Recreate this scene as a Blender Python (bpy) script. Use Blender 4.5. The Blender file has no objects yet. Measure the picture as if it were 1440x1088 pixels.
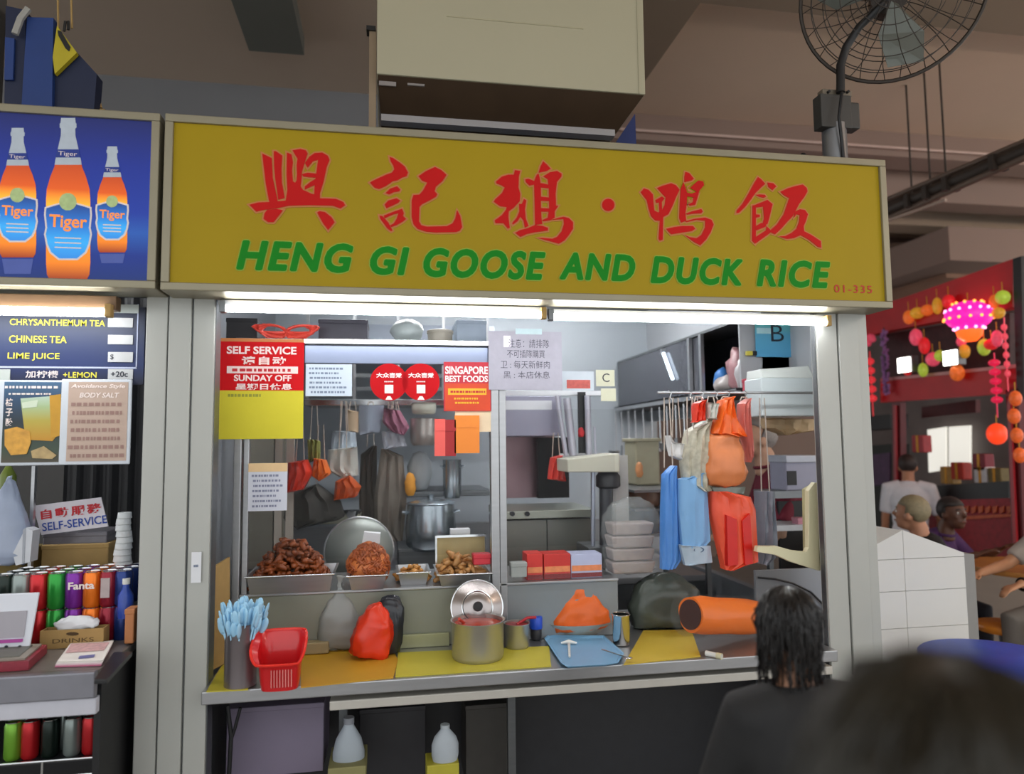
import bpy, bmesh, math, random
from mathutils import Vector, Matrix, noise
from mathutils.geometry import tessellate_polygon
random.seed(7)
SC = bpy.context.scene
COL = SC.collection
PI = math.pi

# ---------------------------------------------------------------- camera, world, light, exposure
FPX, W, H = 1000.0, 1440, 1088
YAW, PIT, ROL = [math.radians(a) for a in (9.9, 4.5, -0.58)]
CAM = Vector((0, -2.75, 1.70))
FW = Vector((math.sin(YAW)*math.cos(PIT), math.cos(YAW)*math.cos(PIT), math.sin(PIT)))
_r = Vector((math.cos(YAW), -math.sin(YAW), 0)); _u = _r.cross(FW)
RT = _r*math.cos(ROL) + _u*math.sin(ROL)
UP = -_r*math.sin(ROL) + _u*math.cos(ROL)
cd = bpy.data.cameras.new('camera'); cam = bpy.data.objects.new('camera', cd); COL.objects.link(cam)
cd.sensor_fit = 'HORIZONTAL'; cd.sensor_width = 36.0; cd.lens = FPX/W*36.0; cd.clip_start = 0.02
cam.matrix_world = Matrix(((RT.x, UP.x, -FW.x, CAM.x), (RT.y, UP.y, -FW.y, CAM.y), (RT.z, UP.z, -FW.z, CAM.z), (0, 0, 0, 1)))
cd.dof.use_dof = True; cd.dof.focus_distance = 2.9; cd.dof.aperture_fstop = (FPX/W*36.0)/18.0
SC.camera = cam
wd = bpy.data.worlds.new('world'); SC.world = wd; wd.use_nodes = True
wb = wd.node_tree.nodes['Background']; wb.inputs[0].default_value = (0.95, 0.98, 1.0, 1); wb.inputs[1].default_value = 0.9
SC.view_settings.view_transform = 'Standard'; SC.view_settings.look = 'None'
SC.view_settings.gamma = 1.0; SC.view_settings.use_curve_mapping = False
SC.view_settings.exposure = 0.78
TUBE_E, INNER_E, LIGHTBOX_E, LANTERN_E = 16.0, 60.0, 0.55, 1.6
SC.cycles.max_bounces = 8; SC.cycles.transparent_max_bounces = 24

def ray(px, py): return FW + RT*((px-720)/FPX) - UP*((py-544)/FPX)
def at(px, py, Y): d = ray(px, py); return CAM + d*((Y-CAM.y)/d.y)      # the point seen at a pixel, on the plane y = Y
def atx(px, py, X): d = ray(px, py); return CAM + d*((X-CAM.x)/d.x)
def atz(px, py, Z): d = ray(px, py); return CAM + d*((Z-CAM.z)/d.z)
def mpp(p): return (Vector(p)-CAM).dot(FW)/FPX                           # metres per pixel at a point

# ---------------------------------------------------------------- materials
def lin(h):
    h = h.lstrip('#'); c = [int(h[i:i+2], 16)/255 for i in (0, 2, 4)]
    return tuple([x/12.92 if x <= .04045 else ((x+.055)/1.055)**2.4 for x in c] + [1.0])
MATS = {}
def mat(key, col, rough=.55, metal=0.0, var=.12, scale=18.0, bump=0.0, emit=0.0, stretch=None, alpha=None, coat=0.0, spec=None):
    if key in MATS: return MATS[key]
    m = bpy.data.materials.new(key); m.use_nodes = True; nt = m.node_tree; n = nt.nodes; L = nt.links
    b = n['Principled BSDF']; c = lin(col)
    b.inputs['Roughness'].default_value = rough; b.inputs['Metallic'].default_value = metal
    if spec is not None: b.inputs['Specular IOR Level'].default_value = spec
    if coat: b.inputs['Coat Weight'].default_value = coat
    tc = n.new('ShaderNodeTexCoord'); mp = n.new('ShaderNodeMapping'); nz = n.new('ShaderNodeTexNoise')
    mp.inputs['Scale'].default_value = stretch or (1, 1, 1)
    nz.inputs['Scale'].default_value = scale; nz.inputs['Detail'].default_value = 4
    L.new(tc.outputs['Object'], mp.inputs[0]); L.new(mp.outputs[0], nz.inputs[0])
    mx = n.new('ShaderNodeMixRGB'); mx.blend_type = 'MIX'
    mx.inputs[1].default_value = tuple(min(1, x*(1-var)) for x in c[:3]) + (1,)
    mx.inputs[2].default_value = tuple(min(1, x*(1+var)) for x in c[:3]) + (1,)
    L.new(nz.outputs[0], mx.inputs[0]); L.new(mx.outputs[0], b.inputs['Base Color'])
    if bump:
        bp = n.new('ShaderNodeBump'); bp.inputs['Strength'].default_value = bump; bp.inputs['Distance'].default_value = .01
        L.new(nz.outputs[0], bp.inputs['Height']); L.new(bp.outputs[0], b.inputs['Normal'])
    if emit:
        L.new(mx.outputs[0], b.inputs['Emission Color']); b.inputs['Emission Strength'].default_value = emit
    if alpha is not None:
        b.inputs['Alpha'].default_value = alpha
    MATS[key] = m; return m
def ramp_mat(key, stops, axis='Z', rough=.5, emit=0.0, metal=0.0):
    """colour bands along the object's own generated axis (flat print)"""
    if key in MATS: return MATS[key]
    m = bpy.data.materials.new(key); m.use_nodes = True; nt = m.node_tree; n = nt.nodes; L = nt.links
    b = n['Principled BSDF']; b.inputs['Roughness'].default_value = rough; b.inputs['Metallic'].default_value = metal
    tc = n.new('ShaderNodeTexCoord'); sp = n.new('ShaderNodeSeparateXYZ'); rp = n.new('ShaderNodeValToRGB')
    L.new(tc.outputs['Generated'], sp.inputs[0]); L.new(sp.outputs[axis], rp.inputs[0])
    e = rp.color_ramp.elements
    while len(e) < len(stops): e.new(.5)
    for k, (p, c) in enumerate(sorted(stops)): e[k].position = p; e[k].color = lin(c)
    L.new(rp.outputs[0], b.inputs['Base Color'])
    if emit: L.new(rp.outputs[0], b.inputs['Emission Color']); b.inputs['Emission Strength'].default_value = emit
    MATS[key] = m; return m
def clear_mat(key, col, opacity=.12, rough=.08, bump=.0):
    """thin clear sheet: see-through with a surface gloss"""
    if key in MATS: return MATS[key]
    m = bpy.data.materials.new(key); m.use_nodes = True; nt = m.node_tree; n = nt.nodes; L = nt.links
    out = n['Material Output']; b = n['Principled BSDF']; b.inputs['Base Color'].default_value = lin(col); b.inputs['Roughness'].default_value = rough
    tr = n.new('ShaderNodeBsdfTransparent'); mx = n.new('ShaderNodeMixShader')
    mx.inputs[0].default_value = opacity
    if bump:
        nz = n.new('ShaderNodeTexNoise'); nz.inputs['Scale'].default_value = 30; bp = n.new('ShaderNodeBump'); bp.inputs['Strength'].default_value = bump
        tc = n.new('ShaderNodeTexCoord'); L.new(tc.outputs['Object'], nz.inputs[0])
        L.new(nz.outputs[0], bp.inputs['Height']); L.new(bp.outputs[0], b.inputs['Normal'])
        rp = n.new('ShaderNodeMath'); rp.operation = 'MULTIPLY_ADD'; rp.inputs[1].default_value = opacity*1.2; rp.inputs[2].default_value = opacity*.4
        L.new(nz.outputs[0], rp.inputs[0]); L.new(rp.outputs[0], mx.inputs[0])
    L.new(tr.outputs[0], mx.inputs[1]); L.new(b.outputs[0], mx.inputs[2]); L.new(mx.outputs[0], out.inputs[0])
    MATS[key] = m; return m
def emit_mat(key, col, e):
    if key in MATS: return MATS[key]
    m = bpy.data.materials.new(key); m.use_nodes = True; nt = m.node_tree; b = nt.nodes['Principled BSDF']
    b.inputs['Base Color'].default_value = lin(col); b.inputs['Emission Color'].default_value = lin(col); b.inputs['Emission Strength'].default_value = e
    MATS[key] = m; return m
def M(name): return MATS[name]

steel = mat('steel', '#b2b3b5', .34, .85, .1, 9, .03, stretch=(1, 1, 7))
dsteel = mat('dark_steel', '#75787a', .4, .8, .15, 9, stretch=(1, 1, 6))
chrome = mat('chrome', '#d8dadb', .16, 1.0, .03)
greypaint = mat('grey_paint', '#b3b4ae', .42, .15, .05, 5, .03)
frame_m = mat('sign_frame', '#938c76', .4, .35, .1, 6)
yellow_m = mat('sign_yellow', '#a98f12', .5, 0, .07, 3, spec=.2)
red_m = mat('sign_red', '#c8100f', .55, 0, .05, spec=.2)
pink_m = mat('sign_pink', '#c77f4c', .5, 0, .05, spec=.2)
green_m = mat('sign_green', '#0f8618', .55, 0, .06, spec=.2)
lgreen_m = mat('sign_lightgreen', '#98b545', .5, 0, .05, spec=.2)
white_m = mat('white_paint', '#e4e4df', .5, 0, .04)
paper_m = mat('paper', '#e6e8ec', .8, 0, .04, 30)
black_m = mat('black', '#141416', .5, 0, .2)
dark_m = mat('dark_grey', '#2c2c2f', .5, 0, .2)
ink_m = mat('ink', '#2a2d3a', .7, 0, .1)
redink_m = mat('red_ink', '#c32a33', .7, 0, .1)
whiteink_m = mat('white_ink', '#f6e9e4', .7, 0, .03)
yellowink_m = mat('yellow_ink', '#e9e04a', .7, 0, .05)
cream_m = mat('cream_paint', '#d8d2ae', .45, 0, .06, 6)
card_m = mat('cardboard', '#a98a55', .8, 0, .12, 25)
glass_m = clear_mat('clear_glass', '#20262a', .05, .03)
clearbag_m = clear_mat('clear_bag', '#c9d0cf', .22, .18, .3)
clearpl_m = clear_mat('clear_plastic', '#9aa0a2', .06, .12)

# ---------------------------------------------------------------- mesh helpers
class MB:
    def __init__(s): s.b = bmesh.new()
    def _x(s, vs, mtx):
        if mtx is not None:
            for v in vs: v.co = mtx @ v.co
    def box(s, x0, x1, y0, y1, z0, z1, mtx=None):
        c = [s.b.verts.new(p) for p in ((x0,y0,z0),(x1,y0,z0),(x1,y1,z0),(x0,y1,z0),(x0,y0,z1),(x1,y0,z1),(x1,y1,z1),(x0,y1,z1))]
        for f in ((0,3,2,1),(4,5,6,7),(0,1,5,4),(1,2,6,5),(2,3,7,6),(3,0,4,7)): s.b.faces.new([c[i] for i in f])
        s._x(c, mtx); return s
    def hexa(s, p):                                # 8 corners, bottom ring then top ring
        c = [s.b.verts.new(q) for q in p]
        for f in ((0,3,2,1),(4,5,6,7),(0,1,5,4),(1,2,6,5),(2,3,7,6),(3,0,4,7)): s.b.faces.new([c[i] for i in f])
        return s
    def ring(s, pts): return [s.b.verts.new(p) for p in pts]
    def loft(s, rings, cap0=True, cap1=True, closed=True):
        R = [s.ring(r) for r in rings]; n = len(R[0])
        for a, b in zip(R, R[1:]):
            for i in range(n if closed else n-1):
                j = (i+1) % n; s.b.faces.new((a[i], a[j], b[j], b[i]))
        if cap0 and closed: s.b.faces.new(R[0][::-1])
        if cap1 and closed: s.b.faces.new(R[-1])
        return s
    def tube(s, pts, r, n=8, closed=False):
        pts = [Vector(p) for p in pts]; rr = r if isinstance(r, (list, tuple)) else [r]*len(pts)
        ref = None; rings = []
        N = len(pts)
        for i, p in enumerate(pts):
            if closed: t = pts[(i+1) % N]-pts[i-1]
            else: t = pts[min(i+1, N-1)]-pts[max(i-1, 0)]
            t.normalize()
            if ref is None: ref = Vector((0, 0, 1)) if abs(t.z) < .9 else Vector((1, 0, 0))
            a = t.cross(ref).normalized(); bb = a.cross(t).normalized(); ref = bb
            rings.append([p+(a*math.cos(2*PI*k/n)+bb*math.sin(2*PI*k/n))*rr[i] for k in range(n)])
        if closed: rings.append(rings[0])
        s.loft(rings, not closed, not closed); return s
    def cyl(s, p0, p1, r0, r1=None, n=20): return s.tube([p0, p1], [r0, r0 if r1 is None else r1], n)
    def lathe(s, c, prof, n=24, mtx=None, cap0=True, cap1=True, sx=1.0, sy=1.0):
        c = Vector(c); k0 = len(s.b.verts)
        s.loft([[Vector((r*sx*math.cos(2*PI*k/n), r*sy*math.sin(2*PI*k/n), z)) for k in range(n)] for r, z in prof], cap0, cap1)
        s.b.verts.ensure_lookup_table()
        for v in s.b.verts[k0:]:
            v.co = (mtx @ v.co if mtx is not None else v.co) + c
        return s
    def prism(s, poly, off):                       # polygon of 3-D points pushed along off
        off = Vector(off); a = s.ring(poly); b = s.ring([Vector(p)+off for p in poly]); n = len(a)
        tris = tessellate_polygon([[Vector(p) for p in poly]])
        for t in tris:
            try: s.b.faces.new([a[i] for i in t]); s.b.faces.new([b[i] for i in reversed(t)])
            except ValueError: pass
        for i in range(n):
            j = (i+1) % n; s.b.faces.new((a[i], b[i], b[j], a[j]))
        return s
    def quadgrid(s, f, nu, nv):                    # f(u,v) -> point
        g = [[s.b.verts.new(f(i/nu, j/nv)) for j in range(nv+1)] for i in range(nu+1)]
        for i in range(nu):
            for j in range(nv): s.b.faces.new((g[i][j], g[i+1][j], g[i+1][j+1], g[i][j+1]))
        return s
    def ball(s, c, r, n=12, m=8, f=None):
        c = Vector(c); rx, ry, rz = r if isinstance(r, (tuple, list)) else (r, r, r); rings = []
        for j in range(1, m):
            th = PI*j/m
            rings.append([Vector((rx*math.sin(th)*math.cos(2*PI*k/n), ry*math.sin(th)*math.sin(2*PI*k/n), -rz*math.cos(th))) for k in range(n)])
        k0 = len(s.b.verts)
        s.loft(rings, False, False); s.b.verts.ensure_lookup_table()
        vs = s.b.verts[k0:]; lo = s.b.verts.new((0, 0, -rz)); hi = s.b.verts.new((0, 0, rz))
        for k in range(n):
            s.b.faces.new((vs[(k+1) % n], vs[k], lo)); s.b.faces.new((vs[(m-2)*n+k], vs[(m-2)*n+(k+1) % n], hi))
        for v in list(vs)+[lo, hi]:
            if f: v.co = f(v.co)
            v.co = v.co + c
        return s
    def jitter(s, amt, sc=8.0, seed=0):
        for v in s.b.verts: v.co += noise.noise_vector(v.co*sc+Vector((seed, seed*.7, 0)))*amt
        return s

def link(o, parent=None):
    COL.objects.link(o)
    if parent is not None: o.parent = parent
    return o
def worldloc(p):
    v = Vector((0, 0, 0))
    while p is not None: v = v + p.location; p = p.parent
    return v
def obj(name, mb, m, parent=None, smooth=False, bevel=0.0, label=None, autos=True):
    me = bpy.data.meshes.new(name)
    bmesh.ops.recalc_face_normals(mb.b, faces=mb.b.faces[:])
    if parent is None:
        xs = [v.co for v in mb.b.verts]
        o0 = Vector(((min(v.x for v in xs)+max(v.x for v in xs))/2, (min(v.y for v in xs)+max(v.y for v in xs))/2, min(v.z for v in xs)))
    else: o0 = worldloc(parent)
    for v in mb.b.verts: v.co -= o0
    mb.b.to_mesh(me); mb.b.free()
    me.materials.append(m)
    o = bpy.data.objects.new(name, me)
    if parent is None: o.location = o0
    link(o, parent)
    if smooth:
        for p in me.polygons: p.use_smooth = True
        if autos: me.set_sharp_from_angle(angle=math.radians(48))
    if bevel:
        bv = o.modifiers.new('bevel', 'BEVEL'); bv.width = bevel; bv.segments = 2; bv.limit_method = 'ANGLE'
    if label: o['label'] = label
    return o
def tag(o, label, cat, group=None, kind=None):
    o['label'] = label; o['category'] = cat
    if group: o['group'] = group
    if kind: o['kind'] = kind
    return o
def thing(name, label, cat, loc=(0, 0, 0), group=None):
    o = bpy.data.objects.new(name, None); o.empty_display_size = .05; COL.objects.link(o); o.location = loc
    return tag(o, label, cat, group)
def struct(name, mb, m, parent=None, **k):
    o = obj(name, mb, m, parent, **k)
    if parent is None: o['kind'] = 'structure'
    return o
def dup(root, loc, label, group=None, mats=None):
    r = root.copy(); COL.objects.link(r); r.location = loc; r['label'] = label
    if group: r['group'] = group
    for ch in list(root.children):
        c = ch.copy(); COL.objects.link(c); c.parent = r
        if mats and c.name.split('.')[0] in mats:
            c.data = c.data.copy(); c.data.materials[0] = mats[c.name.split('.')[0]]
        for g in ch.children:
            d = g.copy(); COL.objects.link(d); d.parent = c
    return r

# ---------------------------------------------------------------- lettering (flat print)
_tc = {}
def text_mesh(s, bold, shear, sp):
    k = (s, bold, shear, sp)
    if k not in _tc:
        c = bpy.data.curves.new('lettering', 'FONT'); c.body = s; c.offset = bold; c.shear = shear; c.space_character = sp; c.resolution_u = 4
        o = bpy.data.objects.new('lettering', c); me = bpy.data.meshes.new_from_object(o)
        _tc[k] = ([v.co.copy() for v in me.vertices], [tuple(p.vertices) for p in me.polygons])
        bpy.data.objects.remove(o); bpy.data.curves.remove(c); bpy.data.meshes.remove(me)
    return _tc[k]
def text(s, o, ux, uz, w, h, m, parent, name='lettering', bold=.02, shear=0.0, sp=1.0, lift=.0012, nrm=None, thick=0.0):
    """one line of flat lettering: lower-left corner o, unit directions ux and uz, fitted to w x h"""
    vs, ps = text_mesh(s, bold, shear, sp)
    x0 = min(v.x for v in vs); x1 = max(v.x for v in vs); y0 = min(v.y for v in vs); y1 = max(v.y for v in vs)
    ux = Vector(ux).normalized(); uz = Vector(uz).normalized(); n = Vector(nrm) if nrm else ux.cross(uz)
    o = Vector(o)+n*lift; base = worldloc(parent)
    me = bpy.data.meshes.new(name)
    V, F = [], []
    for q, (dx, dz) in enumerate([(0, 0)]+([(thick, 0), (-thick, 0), (0, thick), (0, -thick), (thick*.7, thick*.7), (-thick*.7, -thick*.7), (thick*.7, -thick*.7), (-thick*.7, thick*.7)] if thick else [])):
        k0 = len(V); oo = o+ux*dx+uz*dz+n*(.00008*q)
        V += [oo+ux*((v.x-x0)/(x1-x0)*w)+uz*((v.y-y0)/(y1-y0)*h)-base for v in vs]; F += [tuple(i+k0 for i in p) for p in ps]
    me.from_pydata(V, [], F)
    me.materials.append(m)
    return link(bpy.data.objects.new(name, me), parent)
def lines(p0, ux, uz, w, h, rows, m, parent, seed=0, name='print_lines', fill=.7):
    """rows of illegible small print as little dashes"""
    rnd = random.Random(seed); mb = MB(); ux = Vector(ux).normalized(); uz = Vector(uz).normalized(); n = ux.cross(uz)*.001
    for r in range(rows):
        z = h*(1-(r+.75)/rows); x = w*.06*rnd.random()
        while x < w*fill+w*(1-fill)*rnd.random():
            l = w*rnd.uniform(.03, .09); hh = h/rows*.42
            if x+l > w: break
            q = [Vector(p0)+n+ux*(x+a*l)+uz*(z+b*hh) for a, b in ((0,0),(1,0),(1,1),(0,1))]
            mb.b.faces.new(mb.ring(q)); x += l+w*rnd.uniform(.012, .035)
    return obj(name, mb, m, parent)
def sheet(name, pts, th, m, parent=None, nrm=(0, 1, 0), **k):
    return obj(name, MB().prism([Vector(p) for p in pts], Vector(nrm)*th), m, parent, **k)
def rect(px0, py0, px1, py1, Y):                   # four corners of an upright rectangle on y = Y fitted to a pixel box
    c = at((px0+px1)/2, (py0+py1)/2, Y); s = mpp(c)
    a = at(px0, (py0+py1)/2, Y).x; b = at(px1, (py0+py1)/2, Y).x
    z1 = at((px0+px1)/2, py0, Y).z; z0 = at((px0+px1)/2, py1, Y).z
    return a, b, z0, z1
def poster(name, px0, py0, px1, py1, Y, m, label, cat, th=.002, group=None):
    a, b, z0, z1 = rect(px0, py0, px1, py1, Y)
    t = thing(name, label, cat, ((a+b)/2, Y, z0), group)
    obj('sheet', MB().box(a, b, Y-th, Y, z0, z1), m, t)
    return t, a, b, z0, z1, Y-th
X1, Z1 = Vector((1, 0, 0)), Vector((0, 0, 1))
# ================================================================ the setting
floor_m = mat('floor_tile', '#8b8781', .5, 0, .1, 3)
ceil_m = mat('ceiling_paint', '#d0bba6', .85, 0, .07, 1.2, .02)
beam_m = mat('beam_paint', '#8d7d6c', .85, 0, .08, 1.5, .02)
wallgrey = mat('wall_grey', '#8c8d90', .7, 0, .08, 2)
walltile = mat('wall_tile', '#b4b9bd', .35, 0, .06, 4)
stallwall = mat('stall_wall', '#8f9398', .5, .2, .1, 3)
pinkwall = mat('pink_wall', '#8f7a70', .8, 0, .08, 1.5)
darkwall = mat('dark_wall', '#3a3836', .7, 0, .2, 3)
ZC, YB = 4.4, 2.66
struct('floor', MB().box(-9, 14, -8, 12, -.12, 0), floor_m)
struct('ceiling', MB().box(-9, 14, -4.5, 12, ZC, ZC+.2), ceil_m)
# deep beams: one along the stall front, one running back beside the hood; their soffits are what the picture's top shows
bm = MB().box(1.63, 14, .2, .95, ZC-.16, ZC)
struct('beam_front', bm, beam_m)
struct('beam_cross', MB().box(1.0, 1.78, .95, YB, ZC-.16, ZC), beam_m)
a = at(330, 60, 1.2)
struct('trim_1', MB().box(at(330, 5, 1.5).x, at(415, 60, 1.5).x, 1.05, 1.95, ZC-.12, ZC), mat('duct_grey', '#77776f', .7, .1, .1, 3))
struct('wall_back_upper', MB().box(-9, 1.72, YB, YB+.15, 2.75, ZC), wallgrey)
t_back = struct('wall_back', MB().box(-1.02, 2.12, YB, YB+.15, 0, 2.75), mat('kitchen_wall', '#a9b0b6', .45, .1, .08, 2))
struct('wall_partition_left', MB().box(-.90, -.82, .12, YB, 0, 2.75), stallwall)
struct('wall_right', MB().box(2.05, 2.10, .20, YB, 1.86, 2.75), mat('wall_right_panel', '#b9bcc0', .5, 0, .05, 3))
struct('wall_right_lower', MB().box(2.05, 2.10, .20, YB, 0, .86), stallwall)
struct('wall_front_upper', MB().box(-9, 2.08, .02, .10, 2.26, 2.80), dsteel)
struct('wall_back_left', MB().box(-3.4, -.92, 1.5, 1.6, 0, 2.75), darkwall)
struct('wall_hall', MB().box(1.72, 14, 7.2, 7.35, 0, ZC), pinkwall)
struct('beam_hall_back', MB().box(1.72, 14, 5.6, 6.2, ZC-.75, ZC), pinkwall)
struct('trim_2', MB().box(1.72, 14, YB, YB+.28, ZC-.22, ZC), pinkwall)
struct('trim_3', MB().box(1.72, 14, YB+.5, YB+.75, ZC-.42, ZC), pinkwall)
struct('trim_4', MB().box(1.80, 14, 4.2, 4.5, ZC-.3, ZC), ceil_m)

# steel-clad door jambs left and right of the opening, each folded from panels with a groove between
def jamb(name, xs, y0, y1, z1):
    t = bpy.data.objects.new(name, None); COL.objects.link(t); t['kind'] = 'structure'; t.location = (xs[0], y0, 0)
    for i in range(len(xs)-1):
        obj('panel', MB().box(xs[i]+.003, xs[i+1]-.003, y0-(.006 if i % 2 else 0), y1, 0, z1), greypaint, t, bevel=.003)
    obj('core', MB().box(xs[0], xs[-1], y0+.012, y1-.01, 0, z1), dsteel, t)
    return t
jl = jamb('column_left', (-.872, -.793, -.710, -.630), 0, .10, 2.26)
jr = jamb('column_right', (1.805, 1.905, 2.005), 0, .05, 2.26)
obj('panel', MB().box(2.005, 2.045, .0, .2, 0, 2.26), greypaint, jr)
# small white notice on the left column
t, a, b, z0, z1, Yp = poster('wall_notice', 269, 776, 283, 819, -.009, paper_m, 'small white sticker on the grey column left of the stall', 'sticker')
lines((a+.008, Yp, z0+.05), X1, Z1, b-a-.016, .02, 1, mat('ink_grey', '#7d8aa0', .8), t, 3, fill=.9)

# ================================================================ signboards
YS = -.14
def signbox(name, label, cat, c, th, fm, pm, fw=.028):
    """shallow light box: c = x0, x1, z0, z1 of the outer frame at its front"""
    x0, x1, z0, z1 = c; t = thing(name, label, cat, ((x0+x1)/2, YS, z0))
    for nm, q in (('top', (x0, x1, z1-fw, z1)), ('bottom', (x0, x1, z0, z0+fw)), ('left', (x0, x0+fw, z0+fw, z1-fw)), ('right', (x1-fw, x1, z0+fw, z1-fw))):
        obj('frame_rail', MB().box(q[0], q[1], YS-.012, YS+th, q[2], q[3]), fm, t, bevel=.003)
    obj('panel', MB().box(x0+fw*.8, x1-fw*.8, YS, YS+.01, z0+fw*.8, z1-fw*.8), pm, t)
    obj('back_casing', MB().box(x0+.004, x1-.004, YS+th-.015, YS+th, z0+.004, z1-.004), fm, t)
    return t
sx0 = at(230, 285, YS).x; sx1 = at(1248, 329, YS).x
sz0 = at(738, 421, YS).z; sz1 = at(745, 194, YS).z
sign = signbox('signboard', 'long yellow signboard with red brush characters and green English words', 'signboard', (sx0, sx1, sz0, sz1), .15, frame_m, yellow_m)
def stroke_poly(pts, dx, dy, k):                   # crop pixels -> sign plane
    return [at(dx+x/k, dy+y/k, YS) for x, y in pts]
def grow(poly, d):
    n = len(poly); out = []
    ar = sum(poly[i].x*poly[(i+1) % n].z-poly[(i+1) % n].x*poly[i].z for i in range(n)); sg = 1 if ar > 0 else -1
    for i in range(n):
        e1 = (poly[i]-poly[i-1]); e2 = (poly[(i+1) % n]-poly[i])
        n1 = Vector((e1.z, 0, -e1.x)).normalized()*sg; n2 = Vector((e2.z, 0, -e2.x)).normalized()*sg
        m = n1+n2; m = m.normalized() if m.length > 1e-6 else n1
        out.append(poly[i]+m*min(d/max(.35, m.dot(n1)), d*1.8))
    return out
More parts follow.
